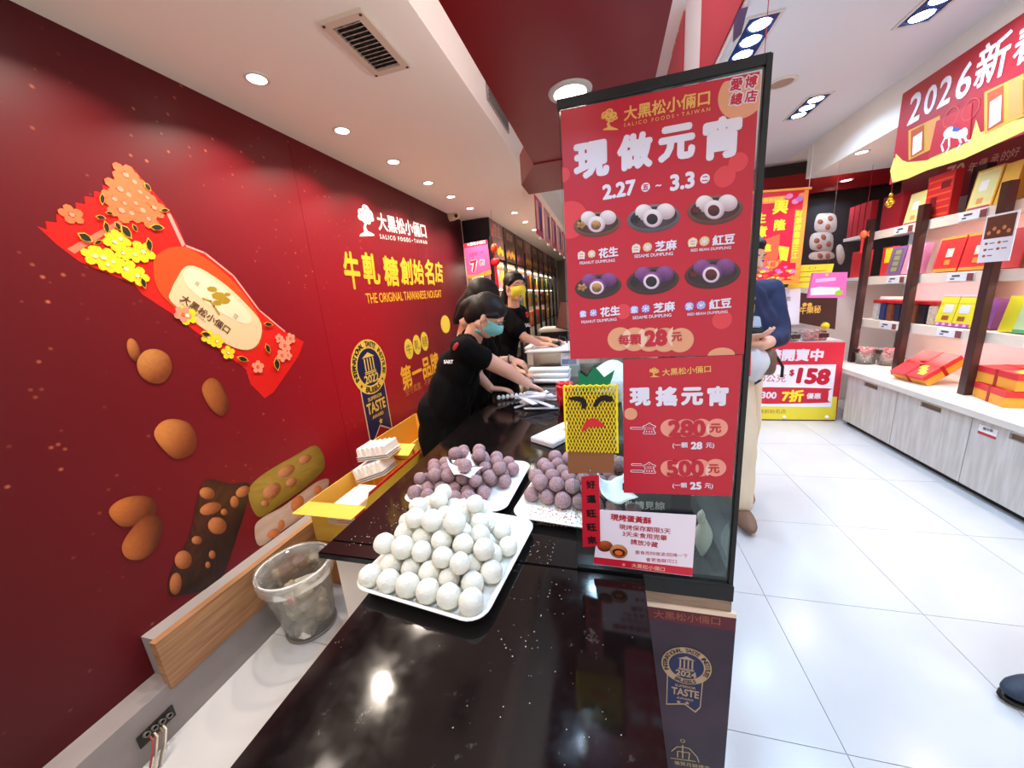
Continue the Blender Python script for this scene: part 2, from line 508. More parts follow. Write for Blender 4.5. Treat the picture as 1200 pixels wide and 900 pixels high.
for i, (px, py) in enumerate(((603, 249), (615, 260), (626, 269))):
    p = onZ(px, py, ZF)
    downlight((-0.97, p.y, ZF), 0.040, 10, WARM, 'small round ceiling light, %s of the three beside the hanging flags' % ['nearest', 'middle', 'farthest'][i])
p = onZ(668, 107, ZCAN)
downlight((p.x, p.y, ZCAN), 0.048, 6, COOL, 'bright round ceiling light in the red canopy at the corner of the tall poster')
p2 = onZ(650, 218, ZCAN - 0.004)
downlight((-0.10, p2.y + 0.02, ZCAN - 0.004), 0.046, 5, COOL, 'round ceiling light at the far end of the red canopy, half behind the poster')
downlight((p.x, 0.28, ZCAN), 0.048, 6, COOL, 'round ceiling light in the near end of the red canopy')
# triple recessed lights on the right
M_HOUS = mat('blue_black_housing', (30, 66, 130), rough=0.25, metal=0.3)
def triple(cx, y0, label, n=3):
    t = thing('recessed_light', (cx, y0, ZU), label, 'ceiling light')
    L = 0.36; wd = 0.13
    fr = MB()
    for a, b in (((cx-wd/2-0.014, y0-0.014), (cx-wd/2, y0+L+0.014)), ((cx+wd/2, y0-0.014), (cx+wd/2+0.014, y0+L+0.014)),
                 ((cx-wd/2, y0-0.014), (cx+wd/2, y0)), ((cx-wd/2, y0+L), (cx+wd/2, y0+L+0.014))):
        fr.box((a[0], a[1], ZU-0.006), (b[0], b[1], ZU))
    fr.build('frame', M_RIM, t)
    MB().box((cx-wd/2, y0, ZU-0.003), (cx+wd/2, y0+L, ZU-0.001)).build('housing', M_HOUS, t)
    for k in range(n):
        p = Vector((cx, y0 + L*(k+0.5)/n, ZU-0.003))
        MB().lathe([(0.046, -0.001), (0.052, -0.006), (0.056, -0.001)], p, 24).build('lamp_ring', M_HOUS, t)
        MB().lathe([(0.0, -0.004), (0.044, -0.003), (0.044, 0)], p, 22).build('lens', M_EM, t)
        l = lamp('light_source', (0, 0, 0), 0.09, 7, COOL); l.parent = t; l.location = p - Vector(t.location) + Vector((0, 0, -0.012))
    return t
triple(0.73, 2.28, 'long dark blue recessed triple light just above the right corner of the tall poster')
triple(1.43, 3.31, 'far recessed triple light on the right ceiling near the round vent')
triple(1.51, 2.29, 'recessed triple light at the top right of the ceiling above the New Year banner')
triple(0.745, 0.9, 'added unseen recessed triple light over the near aisle')  # out-of-view lamp added to light the near aisle
triple(1.50, 0.9, 'added unseen recessed triple light over the near right aisle')  # another lamp out of view, put in for its light
triple(0.90, 4.2, 'recessed triple light behind the tall poster')
p = onZ(916, 97, ZU)
t = thing('ceiling_speaker', (p.x, p.y, ZU), 'small round brown grille in the right ceiling', 'speaker')
MB().lathe([(0.062, -0.001), (0.066, -0.008), (0.084, -0.004), (0.086, 0)], p, 28).build('ring', M_RIM, t)
MB().lathe([(0.0, -0.004), (0.063, -0.003), (0.063, 0)], p, 24).build('grille', flat('brown_grille', 168, 140, 124, rough=0.6), t)
p = onZ(1010, 178, 2.31)
downlight((p.x, p.y, 2.31), 0.045, 12, WARM, 'round ceiling light in the lowered ceiling left of the New Year banner')
for yy in (2.6, 1.6, 0.6):
    downlight((2.25, yy, 2.31), 0.045, 10, WARM, 'round ceiling light above the right shelves, outside the picture', 'right ceiling lights outside the picture')

# ceiling vent
q = [onZ(px, py, ZF) for px, py in ((375, 22), (428, 8), (477, 76), (437, 88))]
vx0 = (q[0].x+q[3].x)/2; vx1 = (q[1].x+q[2].x)/2; vy0 = (q[0].y+q[1].y)/2; vy1 = (q[2].y+q[3].y)/2
vt = thing('ceiling_vent', ((vx0+vx1)/2, (vy0+vy1)/2, ZF), 'dusty rectangular louvred vent in the left ceiling', 'vent')
MV = mat('vent_paint', (206, 190, 172), rough=0.5); MD = mat('dusty_dark', (84, 74, 66), rough=0.8, rgb2=(36, 32, 30), nscale=40)
fr = MB(); fw = 0.028; zz = ZF - 0.012
fr.box((vx0, vy0, zz), (vx0+fw, vy1, ZF)).box((vx1-fw, vy0, zz), (vx1, vy1, ZF)).box((vx0+fw, vy0, zz), (vx1-fw, vy0+fw, ZF)).box((vx0+fw, vy1-fw, zz), (vx1-fw, vy1, ZF))
fr.build('frame', MV, vt)
MB().box((vx0+fw, vy0+fw, ZF-0.003), (vx1-fw, vy1-fw, ZF-0.001)).build('backing', MD, vt)
ns = 12
for k in range(ns):
    yy = vy0 + fw + (vy1-vy0-2*fw)*(k+0.5)/ns
    MB().box((vx0+fw, yy-0.009, ZF-0.010), (vx1-fw, yy+0.009, ZF-0.0085), rot=rotx(0.5)).build('slat', mat('slat_dusty', (186, 172, 156), rough=0.7, rgb2=(120, 104, 92), nscale=60), vt)
for a in (vx0+0.01, vx1-0.01):
    for b in (vy0+0.01, vy1-0.01):
        MB().lathe([(0, -0.003), (0.005, -0.002), (0.005, 0)], (a, b, zz), 10).build('screw', MD, vt)
# vent in the upright face
fv = thing('wall_vent', (-0.58, 1.9, 2.45), 'narrow grey vent in the upright ceiling face beside the red canopy', 'vent')
va, vb = onX(571, 118, -0.578), onX(596, 152, -0.578)
MB().box((-0.58, va.y, 2.40), (-0.572, va.y + 0.42, 2.53)).build('frame', flat('vent_grey', 150, 140, 134), fv)
for k in range(6):
    MB().box((-0.573, va.y + 0.02, 2.41 + k*0.02), (-0.568, va.y + 0.40, 2.418 + k*0.02)).build('slat', flat('vent_dark', 96, 88, 84), fv)

# ================================================================ counter
mg = mat('black_granite', (13, 10, 10), rough=0.13, spec=0.5)
def dress_granite(m):
    N, L, P = nodes_of(m)
    tc = N.new('ShaderNodeTexCoord')
    v = N.new('ShaderNodeTexVoronoi'); v.inputs['Scale'].default_value = 95
    n = N.new('ShaderNodeTexNoise'); n.inputs['Scale'].default_value = 7; n.inputs['Detail'].default_value = 6
    L.new(tc.outputs['Object'], v.inputs['Vector']); L.new(tc.outputs['Object'], n.inputs['Vector'])
    # flecks: voronoi cores where the noise is high
    a = N.new('ShaderNodeMapRange'); a.inputs['From Min'].default_value = 0.16; a.inputs['From Max'].default_value = 0.08
    L.new(v.outputs['Distance'], a.inputs['Value'])
    b = N.new('ShaderNodeMapRange'); b.inputs['From Min'].default_value = 0.60; b.inputs['From Max'].default_value = 0.66
    L.new(n.outputs['Fac'], b.inputs['Value'])
    c = N.new('ShaderNodeMath'); c.operation = 'MULTIPLY'; L.new(a.outputs[0], c.inputs[0]); L.new(b.outputs[0], c.inputs[1])
    # flour smears
    n2 = N.new('ShaderNodeTexNoise'); n2.inputs['Scale'].default_value = 16; n2.inputs['Detail'].default_value = 12; n2.inputs['Roughness'].default_value = 0.75
    L.new(tc.outputs['Object'], n2.inputs['Vector'])
    d = N.new('ShaderNodeMapRange'); d.inputs['From Min'].default_value = 0.62; d.inputs['From Max'].default_value = 0.80; d.inputs['To Max'].default_value = 0.35
    L.new(n2.outputs['Fac'], d.inputs['Value'])
    e = N.new('ShaderNodeMath'); e.operation = 'MAXIMUM'; L.new(c.outputs[0], e.inputs[0]); L.new(d.outputs[0], e.inputs[1])
    mx = N.new('ShaderNodeMix'); mx.data_type = 'RGBA'
    mx.inputs['A'].default_value = lin((15, 11, 11)) + [1]; mx.inputs['B'].default_value = lin((168, 160, 150)) + [1]
    L.new(e.outputs[0], mx.inputs['Factor']); L.new(mx.outputs['Result'], P.inputs['Base Color'])
    r = N.new('ShaderNodeMapRange'); r.inputs['To Min'].default_value = 0.045; r.inputs['To Max'].default_value = 0.16
    r.inputs['From Min'].default_value = 0.35; r.inputs['From Max'].default_value = 0.7
    L.new(n2.outputs['Fac'], r.inputs['Value']); L.new(r.outputs[0], P.inputs['Roughness'])
dress_granite(mg)
YS = 0.714
ct = thing('counter', (-0.3, 0.7, 0), 'long L-shaped counter topped with glossy black speckled stone', 'counter')
MB().box((-0.535, -0.9, ZC-0.02), (0.068, YS-0.001, ZC), bev=0.003).build('near_top', mg, ct)
MB().box((-0.765, YS-0.05, ZC-0.02), (-0.5355, YS+0.001, ZC), bev=0.003).build('corner_top', mg, ct)
MB().box((-0.765, YS+0.001, ZC-0.02), (0.068, 3.3, ZC), bev=0.003).build('far_top', mg, ct)
mcab = mat('cabinet_laminate', (214, 204, 192), rough=0.4)
MB().box((-0.52, -0.9, 0.06), (0.045, YS-0.02, ZC-0.02)).build('near_cabinet', mcab, ct)
MB().box((-0.74, YS-0.02, 0.06), (0.045, 3.25, ZC-0.02)).build('far_cabinet', mcab, ct)
MB().box((-0.50, -0.85, 0.0), (0.03, 3.2, 0.06)).build('plinth', M_BLACK, ct)

# ---------------------------------------------------------------- trays
MT = mat('tray_plastic', (238, 236, 230), rough=0.25, spec=0.5)
def tray(cx, cy, wx, wy, ang, label):
    t = thing('food_tray', (cx, cy, ZC), label, 'tray')
    bm = bmesh.new()
    def ringpts(hx, hy, r, z):
        out = []
        for (sx, sy, a0) in ((1, 1, 0), (-1, 1, PI/2), (-1, -1, PI), (1, -1, 1.5*PI)):
            for k in range(7):
                a = a0 + k*PI/12
                out.append(Vector((sx*(hx-r) + r*math.cos(a), sy*(hy-r) + r*math.sin(a), z)))
        return out
    hx, hy = wx/2, wy/2
    prof = [(0.028, 0.001), (0.024, 0.0015), (0.008, 0.016), (0.001, 0.021), (0.0, 0.0235), (0.004, 0.0245), (0.009, 0.022), (0.020, 0.008), (0.030, 0.0060)]
    vs = []; fs = []
    R = rotz(ang)
    for ins, z in prof:
        for p in ringpts(hx-ins, hy-ins, max(0.012, 0.045-ins*0.6), z):
            vs.append(R @ p + Vector((cx, cy, ZC)))
    n = 28
    for i in range(len(prof)-1):
        for k in range(n):
            fs.append((i*n+k, i*n+(k+1) % n, (i+1)*n+(k+1) % n, (i+1)*n+k))
    fs.append(tuple(reversed(range(n)))); fs.append(tuple((len(prof)-1)*n + k for k in range(n)))
    MB().add(vs, fs).build('dish', MT, t, smooth=True)
    return t
def heap(layers, r, rnd, cx, cy, ang, base):
    """let jittered layers settle: gravity steps and pushing overlapping balls apart"""
    R = rotz(ang); placed = []
    for k, pts in enumerate(layers):
        for (x, y) in pts:
            rr = r * rnd.uniform(0.92, 1.06); j = 0.0035 + 0.002*k
            placed.append((x + rnd.uniform(-j, j), y + rnd.uniform(-j, j), base + r + k*r*1.66, rr))
    A = np.array(placed); P_, r_ = A[:, :3].copy(), A[:, 3]
    lim = np.max(np.abs(P_[:, :2]), axis=0) + 0.004
    for it in range(110):
        if it < 70: P_[:, 2] -= 0.0008
        for _ in range(2 if it < 70 else 1):
            D = P_[:, None] - P_[None]; L = np.linalg.norm(D, axis=2) + np.eye(len(P_)); ov = (r_[:, None] + r_[None])*0.995 - L
            ov[ov < 0] = 0; np.fill_diagonal(ov, 0)
            M = (D / L[..., None] * ov[..., None]).sum(1)*0.30
            M[:, :2] *= 0.6
            P_ += M
            P_[:, 2] = np.maximum(P_[:, 2], base + r_); P_[:, 0] = np.clip(P_[:, 0], -lim[0], lim[0]); P_[:, 1] = np.clip(P_[:, 1], -lim[1], lim[1])
    return [(R @ Vector((p[0], p[1], 0)) + Vector((cx, cy, p[2])), q) for p, q in zip(P_.tolist(), r_.tolist())]
MW = mat('rice_flour', (222, 219, 206), rough=0.9, bump=0.55, bscale=5, dist=0.004, sss=0.08)
MP = mat('purple_rice', (190, 160, 163), rough=0.92, rgb2=(116, 82, 86), nscale=11, bump=0.8, bscale=9, dist=0.004)
def dumplings(spots, m, label, group, proto_seed, rough, squash, special=None):
    rnd = random.Random(proto_seed); protos = []
    for k in range(4):
        mb = MB().ball((0, 0, 0), (1, 1, squash), 20, 14, jit=rough, rnd=rnd)
        me = mb.build('dumpling', m, smooth=True); protos.append(me.data); bpy.data.objects.remove(me)
    best = {}
    for nm_, f in (('topmost', lambda p: p.z), ('nearest left', lambda p: -p.x - p.y), ('nearest right', lambda p: p.x - p.y), ('farthest right', lambda p: p.x + p.y), ('farthest left', lambda p: p.y - p.x)):
        i = max(range(len(spots)), key=lambda k: f(spots[k][0]))
        if i not in best: best[i] = nm_
    for i, (p, rr) in enumerate(spots):
        o = bpy.data.objects.new('dumpling', protos[i % 4]); COL.objects.link(o)
        o.location = p; o.scale = (rr, rr, rr); o.rotation_euler = (rnd.uniform(0, 0.5), rnd.uniform(0, 0.5), rnd.uniform(0, 6))
        tag(o, label, 'dumpling', group)
        if i in best: tag(o, best[i] + ' ' + label)
def lattice(d, k, x0, y0, x1, y1, keep=lambda x, y: True):
    """layer k of a close-packed pile, spheres of layer k lie in the hollows of layer k-1"""
    out = []; ox, oy = x0 + k*d/2, y0 + k*d*0.289
    for j in range(-3, 14):
        for i in range(-3, 14):
            x = ox + i*d + (d/2 if j % 2 else 0); y = oy + j*d*0.866
            if x0-1e-4 <= x <= x1+1e-4 and y0-1e-4 <= y <= y1+1e-4 and keep(x, y): out.append((x, y))
    return out
d = 0.0505; dd = d*1.015
A1 = math.atan2(0.506-0.547, -0.213+0.539)
tr1 = tray(-0.385, 0.705, 0.335, 0.348, A1, 'large white tray of white dumplings at the front of the black counter')
rnd = random.Random(3)
x0, y0 = -0.131, -0.134
L0 = lattice(dd, 0, x0, y0, 0.136, 0.130, lambda x, y: not (x > 0.08 and y > 0.085) and not (x > 0.11 and y > 0.06) and not (x < -0.10 and y > 0.10))
L1 = lattice(dd, 1, x0, y0, 0.125, 0.135, lambda x, y: y > -0.115 and x < 0.115 and not (x > 0.07 and y > 0.06) and x*0.8+y < 0.145)
L2 = lattice(dd, 2, x0, y0, 0.09, 0.135, lambda x, y: y > -0.045 and x > -0.11 and x < 0.045 and x*0.9+y < 0.10 and rnd.random() < 0.62)
L3 = lattice(dd, 3, x0, y0, 0.02, 0.12, lambda x, y: y > 0.03 and x > -0.08 and x+y < 0.08)
dumplings(heap([L0, L1, L2], d/2, rnd, -0.385, 0.705, A1, ZC+0.0065), MW,
          'white flour-dusted dumpling in the heap on the front tray', 'white dumplings on the front tray', 5, 0.014, 0.96)
dp = 0.0475; dd = dp*1.015
A2 = -0.05
tray(-0.468, 1.052, 0.355, 0.335, A2, 'white tray of purple dumplings behind the front tray on the left')
rnd = random.Random(8)
x0, y0 = -0.145, -0.120
L0 = lattice(dd, 0, x0, y0, 0.135, 0.13, lambda x, y: not (x > 0.085 and y < -0.03) and not (x < -0.10 and y > 0.06))
L1 = lattice(dd, 1, x0, y0, 0.12, 0.13, lambda x, y: not (x > 0.06 and y < -0.04) and not (x < -0.07 and y > 0.05) and y > -0.1)
L2 = lattice(dd, 2, x0, y0, 0.09, 0.12, lambda x, y: x > -0.08 and y > -0.0 and rnd.random() < 0.42)
hp = heap([L0, L1, L2], dp/2, rnd, -0.468, 1.052, A2, ZC+0.0065)
dumplings(hp, MP, 'speckled purple rice dumpling in the heap on the left purple tray', 'purple dumplings on the left tray', 9, 0.016, 0.95)
A3 = -0.12
tray(-0.075, 1.02, 0.37, 0.36, A3, 'white tray of purple dumplings partly behind the glass on the right')
rnd = random.Random(12)
x0, y0 = -0.150, -0.06
L0 = lattice(dd, 0, x0, y0, 0.15, 0.15)
L1 = lattice(dd, 1, x0, y0, 0.14, 0.14, lambda x, y: rnd.random() < 0.9)
L2 = lattice(dd, 2, x0, y0, 0.12, 0.13, lambda x, y: x > -0.1 and y > 0.02 and rnd.random() < 0.4)
hp3 = heap([L0, L1, L2], dp/2, rnd, -0.075, 1.02, A3, ZC+0.0065)
dumplings(hp3, MP, 'speckled purple rice dumpling in the heap on the right purple tray', 'purple dumplings on the right tray', 13, 0.016, 0.95)
# crumbs and flour on the trays
def crumbs(name, cx, cy, wx, wy, n, m, z, label, rnd, r=0.0016):
    mb = MB()
    for _ in range(n):
        x, y = cx + rnd.uniform(-wx, wx), cy + rnd.uniform(-wy, wy); s = r*rnd.uniform(0.5, 1.6)
        mb.add([(x-s, y-s, z), (x+s, y-s*0.6, z), (x+s*0.4, y+s, z), (x, y, z+s)], [(0, 2, 1), (0, 1, 3), (1, 2, 3), (2, 0, 3)])
    return tag(mb.build(name, m), label, 'crumbs', None, 'stuff')
crumbs('rice_crumbs', -0.10, 0.905, 0.13, 0.045, 420, flat('crumb_brown', 168, 128, 116, rough=0.9), ZC+0.006, 'brown rice crumbs on the bare front of the right tray', random.Random(2), 0.002)
fm = flat('flour_crumb', 226, 220, 210, rough=0.9)
crumbs('flour_crumbs', -0.66, 0.80, 0.05, 0.11, 46, fm, ZC+0.0002, 'white flour specks on the counter left of the trays', random.Random(4), 0.0010)
crumbs('flour_crumbs', -0.17, 0.76, 0.03, 0.04, 30, fm, ZC+0.0002, 'white flour specks on the counter between the front and right trays', random.Random(5), 0.0009)
crumbs('flour_crumbs', -0.1, 0.42, 0.14, 0.18, 50, fm, ZC+0.0002, 'white flour specks on the near black counter', random.Random(6), 0.0007)
# paper sheet among the purple dumplings
def paper(c, size, ang, tilt, label, seed):
    rnd = random.Random(seed); n = 8; vs = []; R = rotz(ang) @ tilt
    for i in range(n+1):
        for j in range(n+1):
            x, y = (i/n-0.5)*size, (j/n-0.5)*size
            z = 0.5*abs(x)*abs(y)/size*2.2 + 0.004*math.sin(9*i/n+seed) + (0.018 if (i == 0 and j == n) or (i == n and j == n) else 0)
            vs.append(Vector(c) + R @ Vector((x, y, z)))
    fs = [(i*(n+1)+j, (i+1)*(n+1)+j, (i+1)*(n+1)+j+1, i*(n+1)+j+1) for i in range(n) for j in range(n)]
    o = MB().add(vs, fs).build('paper_sheet', mat('baking_paper', (238, 236, 236), rough=0.5, trans=0.0), smooth=True)
    o.modifiers.new('s', 'SOLIDIFY').thickness = 0.0006
    return tag(o, label, 'paper')
top2 = max(hp, key=lambda q: q[0].z - 3*((q[0].x + 0.49)**2 + (q[0].y - 1.03)**2)**0.5)
pz = ZC + 0.098
pc = onZ(545, 548, pz)
paper((pc.x, pc.y, pz - 0.012), 0.085, 0.9, rotx(0.12), 'crinkled white paper square holding one purple dumpling on the left heap', 1)
o = bpy.data.objects.new('dumpling', bpy.data.objects['dumpling'].data)
me = [q for q in bpy.data.objects if q.name.startswith('dumpling') and q.get('group') == 'purple dumplings on the left tray'][0].data
o.data = me; COL.objects.link(o); o.location = (pc.x, pc.y, pz + 0.008); o.scale = (dp/2,)*3
tag(o, 'purple dumpling resting alone on the white paper on top of the left heap', 'dumpling')
pc = onZ(722, 582, ZC+0.07)
paper((pc.x, pc.y, ZC+0.084), 0.085, 0.35, rotx(0.3), 'white paper sheet lying on the right heap of purple dumplings behind the glass', 2)
pc = onZ(560, 604, ZC+0.07)
paper((pc.x, pc.y, ZC+0.062), 0.075, 0.2, rotx(0.3), 'small white paper sheet tucked at the back of the white heap', 3)

# ================================================================ printed mural on the left wall
mm = mat('mural_print', (150, 20, 34), rough=0.46, spec=0.34)
def dress_mural(m):
    N, L, P = nodes_of(m)
    tc = N.new('ShaderNodeTexCoord')
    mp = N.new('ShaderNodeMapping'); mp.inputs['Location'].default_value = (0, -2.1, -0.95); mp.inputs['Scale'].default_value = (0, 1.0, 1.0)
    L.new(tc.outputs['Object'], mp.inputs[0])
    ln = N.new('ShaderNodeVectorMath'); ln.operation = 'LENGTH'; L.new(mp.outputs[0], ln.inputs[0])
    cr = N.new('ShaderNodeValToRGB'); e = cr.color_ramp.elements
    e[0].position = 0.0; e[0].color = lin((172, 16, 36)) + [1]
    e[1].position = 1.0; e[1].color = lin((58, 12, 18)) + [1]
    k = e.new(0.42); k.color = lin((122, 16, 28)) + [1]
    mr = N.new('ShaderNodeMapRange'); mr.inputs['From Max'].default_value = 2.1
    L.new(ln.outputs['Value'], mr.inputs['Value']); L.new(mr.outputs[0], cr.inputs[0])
    # printed gold dust
    m2 = N.new('ShaderNodeMapping'); m2.inputs['Scale'].default_value = (1, 1.0, 1.0); m2.inputs['Rotation'].default_value = (0.6, 0, 0)
    L.new(tc.outputs['Object'], m2.inputs[0])
    v = N.new('ShaderNodeTexVoronoi'); v.inputs['Scale'].default_value = 21; L.new(m2.outputs[0], v.inputs['Vector'])
    a = N.new('ShaderNodeMapRange'); a.inputs['From Min'].default_value = 0.15; a.inputs['From Max'].default_value = 0.0; a.inputs['To Max'].default_value = 0.75
    L.new(v.outputs['Distance'], a.inputs['Value'])
    n = N.new('ShaderNodeTexNoise'); n.inputs['Scale'].default_value = 2.6; n.inputs['Detail'].default_value = 3; L.new(tc.outputs['Object'], n.inputs['Vector'])
    b = N.new('ShaderNodeMapRange'); b.inputs['From Min'].default_value = 0.42; b.inputs['From Max'].default_value = 0.66
    L.new(n.outputs['Fac'], b.inputs['Value'])
    c = N.new('ShaderNodeMath'); c.operation = 'MULTIPLY'; L.new(a.outputs[0], c.inputs[0]); L.new(b.outputs[0], c.inputs[1])
    mx = N.new('ShaderNodeMix'); mx.data_type = 'RGBA'; mx.inputs['B'].default_value = lin((226, 128, 96)) + [1]
    L.new(c.outputs[0], mx.inputs['Factor']); L.new(cr.outputs[0], mx.inputs['A']); L.new(mx.outputs['Result'], P.inputs['Base Color'])
dress_mural(mm)
YM0, YM1 = -1.2, 4.12
mur = thing('mural', (XM, 1.5, 0.19), 'large glossy red printed mural of nougat and peanuts covering the left wall', 'mural')
for a, b in ((YM0, 1.7705), (1.7725, 3.02), (3.022, YM1)):
    o = MB().box((XM-0.012, a, 0.14), (XM, b, ZF)).build('panel', mm)
    o.parent = mur; o.location = -Vector(mur.location)      # mesh kept in world axes so the print runs on
S = Sheet((XM, 0, 0), (0, 1, 0), (0, 0, 1), mur, 'X', XM, dz=0.0005)
c_wr = flat('wrapper_red', 214, 34, 30, rough=0.3); c_wr2 = flat('wrapper_dark', 150, 20, 24, rough=0.3)
def Z(pts, ox=0, oy=150, k=3.0): return [(ox + x/k, oy + y/k) for x, y in pts]
outline = Z([(130,345),(165,358),(160,328),(200,333),(197,303),(235,308),(232,283),(268,290),(265,262),(300,268),(296,240),(332,245),(330,222),(362,228),(360,200),(392,210),(388,180),(416,190),(413,163),(440,168),(438,142),(465,150),(462,135),
             (500,180),(575,265),(620,330),(655,415),(720,440),(820,520),(910,640),(1000,715),(1068,752),(1050,800),(1010,860),(960,930),(930,950),(880,900),(865,850),(840,830),(720,740),(600,650),(500,585),(470,548),(350,500),(280,470),(200,410)])
S.poly(outline, c_wr, 1, 'printed_wrapper')
S.poly(Z([(235,425),(420,322),(436,332),(262,442)]), flat('fold_light', 236, 120, 90), 2, 'printed_fold')
S.poly(Z([(585,300),(598,300),(650,410),(640,418)]), flat('fold_light2', 232, 150, 140), 2, 'printed_fold')
S.line(Z([(655,415),(720,440),(820,520),(910,640),(1000,715)]), 0.008, flat('fold_light2', 232, 150, 140), 2)
# the clear window with the pale sweet
win = smooth2(Z([(538,470),(560,440),(600,420),(650,420),(710,450),(800,520),(870,600),(920,690),(912,760),(870,784),(800,765),(700,700),(610,630),(550,560)]), 4)
S.poly(win, flat('window_orange', 196, 78, 36, rough=0.25), 3, 'printed_window')
S.poly(smooth2(Z([(598,575),(620,530),(650,488),(700,492),(790,550),(870,625),(918,690),(908,755),(868,780),(800,762),(700,695),(600,610)]), 3), flat('nougat_cream', 226, 200, 158, rough=0.4), 4, 'printed_sweet')
S.poly(smooth2(Z([(650,500),(700,505),(800,575),(880,660),(860,690),(760,640),(660,560)]), 3), flat('nougat_cream2', 238, 218, 184, rough=0.4), 5, 'printed_sweet')
gb = flat('print_brown', 96, 62, 30)
S.text('大黑松小倆口', (212, 348), (268, 388), gb, 0.02, l=6)
S.text('S A L I C O  F O O D S', (210, 354), (240, 377), gb, 0, l=6)
S.text('豆', (228, 331), (233, 334), gb, l=6); S.text('豆', (273, 369), (278, 373), gb, l=6)
for k, (x, y, s_) in enumerate(((248, 339, 0.03), (256, 347, 0.045), (262, 352, 0.04), (254, 355, 0.028), (266, 345, 0.02))):
    S.disc((x, y), s_*0.7, flat('pine_gold', 170, 140, 36), 6, s_*0.4, 7)
S.line([(237, 350), (246, 353), (250, 359), (256, 368)], 0.008, flat('pine_gold', 170, 140, 36), 6)
# blossoms and leaves printed on the wrapper
rnd = random.Random(21)
def flowers(spots, col, ccol, r, l):
    for (x, y) in spots:
        fl_n = spots.index((x, y)) % 9; u, v = S.at(x, y); mb = MB(); q0 = rnd.random()*6; R = r*rnd.uniform(0.75, 1.2)
        for k in range(5):
            a = q0 + k*2*PI/5
            pts = [(u + R*0.62*math.cos(a) + R*0.42*math.cos(t), v + R*0.62*math.sin(a) + R*0.42*math.sin(t)) for t in [2*PI*i/7 for i in range(7)]]
            mb.add([S.W(p[0], p[1], l + 0.06*k + fl_n*0.3) for p in pts], [tuple(range(7))])
        mb.build('printed_flower', col, S.parent)
        S.disc((u, v), R*0.22, ccol, l+3.2, n=8, px=False, name='printed_flower_centre')
cy, co, cp, cg, ck = (flat('blossom_yellow', 244, 214, 40), flat('blossom_orange', 240, 112, 66), flat('blossom_pink', 240, 150, 124), flat('gold_print', 232, 188, 60), flat('leaf_dark', 40, 34, 22))
flowers(Z([(440,165),(470,190),(420,215),(450,235),(490,225),(400,250),(435,265),(475,265),(515,245),(500,290),(540,280),(460,300),(250,305),(520,320),(425,290)]), co, cp, 0.036, 5)
flowers(Z([(360,455),(330,450),(400,400),(430,440),(395,470),(470,445),(500,435),(440,495),(480,520),(420,390),(375,480),(655,660),(760,750),(800,790),(730,735)]), cy, flat('blossom_light', 252, 240, 170), 0.032, 7)
flowers(Z([(980,740),(1000,765),(1020,740),(990,800),(905,840),(640,655),(1010,800)]), cp, co, 0.030, 7)
for (x, y, a, s_) in ((295,385,0.5,26),(370,350,1.3,20),(355,250,1.5,18),(350,315,0.2,16),(440,365,0.9,26),(410,345,1.0,16),(548,350,0.1,22),(520,412,1.4,22),(575,290,0.0,14),(515,208,0.9,16),(340,402,-0.4,14),(470,352,1.0,14),(380,300,0.2,12),(850,812,0.3,18),(940,690,0.2,14),(938,775,1.2,16),(970,830,1.4,20),(500,545,1.2,18),(720,725,0.2,16)):
    px_, py_ = x/3, 150 + y/3
    r = s_/3
    P = [(px_ + r*t*math.cos(a) - w_*math.sin(a), py_ + r*t*math.sin(a) + w_*math.cos(a)) for t, w_ in ((-1, 0), (-0.3, r*0.42), (0.4, r*0.36), (1, 0), (0.4, -r*0.36), (-0.3, -r*0.42))]
    P2 = [(px_ + (p[0]-px_)*1.25, py_ + (p[1]-py_)*1.25) for p in P]
    S.poly(P2, cg, 12, 'printed_leaf_edge'); S.poly(P, ck, 14, 'printed_leaf')
# peanuts, sweets
def nut(cx, cy, rx, ry, rot, seed=1): 
    S.blob(ellpts(cx, cy, rx, ry, rot, 9), (226, 150, 84), (104, 44, 18), VC, 4, (-0.6, 0.6), seed=seed, name='printed_peanut', spots=0.05)
nut(156, 410, 7, 14, -0.3, 2)
S.blob([(160,425),(168,412),(182,409),(196,416),(201,432),(192,447),(178,449),(164,440)], (224, 156, 86), (120, 56, 22), VC, 5, (-0.4, 0.7), seed=3, name='printed_peanut', spots=0.07)
S.blob([(236,456),(242,445),(252,444),(262,456),(268,474),(262,487),(252,484),(242,472)], (214, 132, 66), (96, 40, 16), VC, 4, (-0.7, 0.3), seed=4, name='printed_peanut', spots=0.05)
S.blob([(180,510),(188,495),(204,491),(222,497),(230,514),(226,530),(208,538),(194,530)], (232, 152, 80), (110, 46, 18), VC, 4, (-0.6, 0.6), seed=5, name='printed_peanut', spots=0.04)
S.blob([(127,601),(136,588),(156,581),(176,583),(183,595),(176,608),(158,616),(140,616)], (214, 124, 60), (86, 34, 14), VC, 4, (-0.6, 0.6), seed=6, name='printed_peanut', spots=0.04)
S.blob([(142,640),(152,622),(168,606),(184,604),(190,618),(182,642),(166,655),(148,654)], (216, 124, 58), (80, 32, 14), VC, 5, (-0.7, 0.2), seed=7, name='printed_peanut', spots=0.04)
S.blob([(237,566),(250,562),(270,567),(292,567),(288,594),(276,632),(262,672),(246,688),(222,696),(198,697),(199,672),(212,648),(222,626),(230,590)], (88, 42, 26), (26, 10, 8), VC, 4, (-0.5, 0.6), seed=8, name='printed_chocolate_bar', spots=0.25)
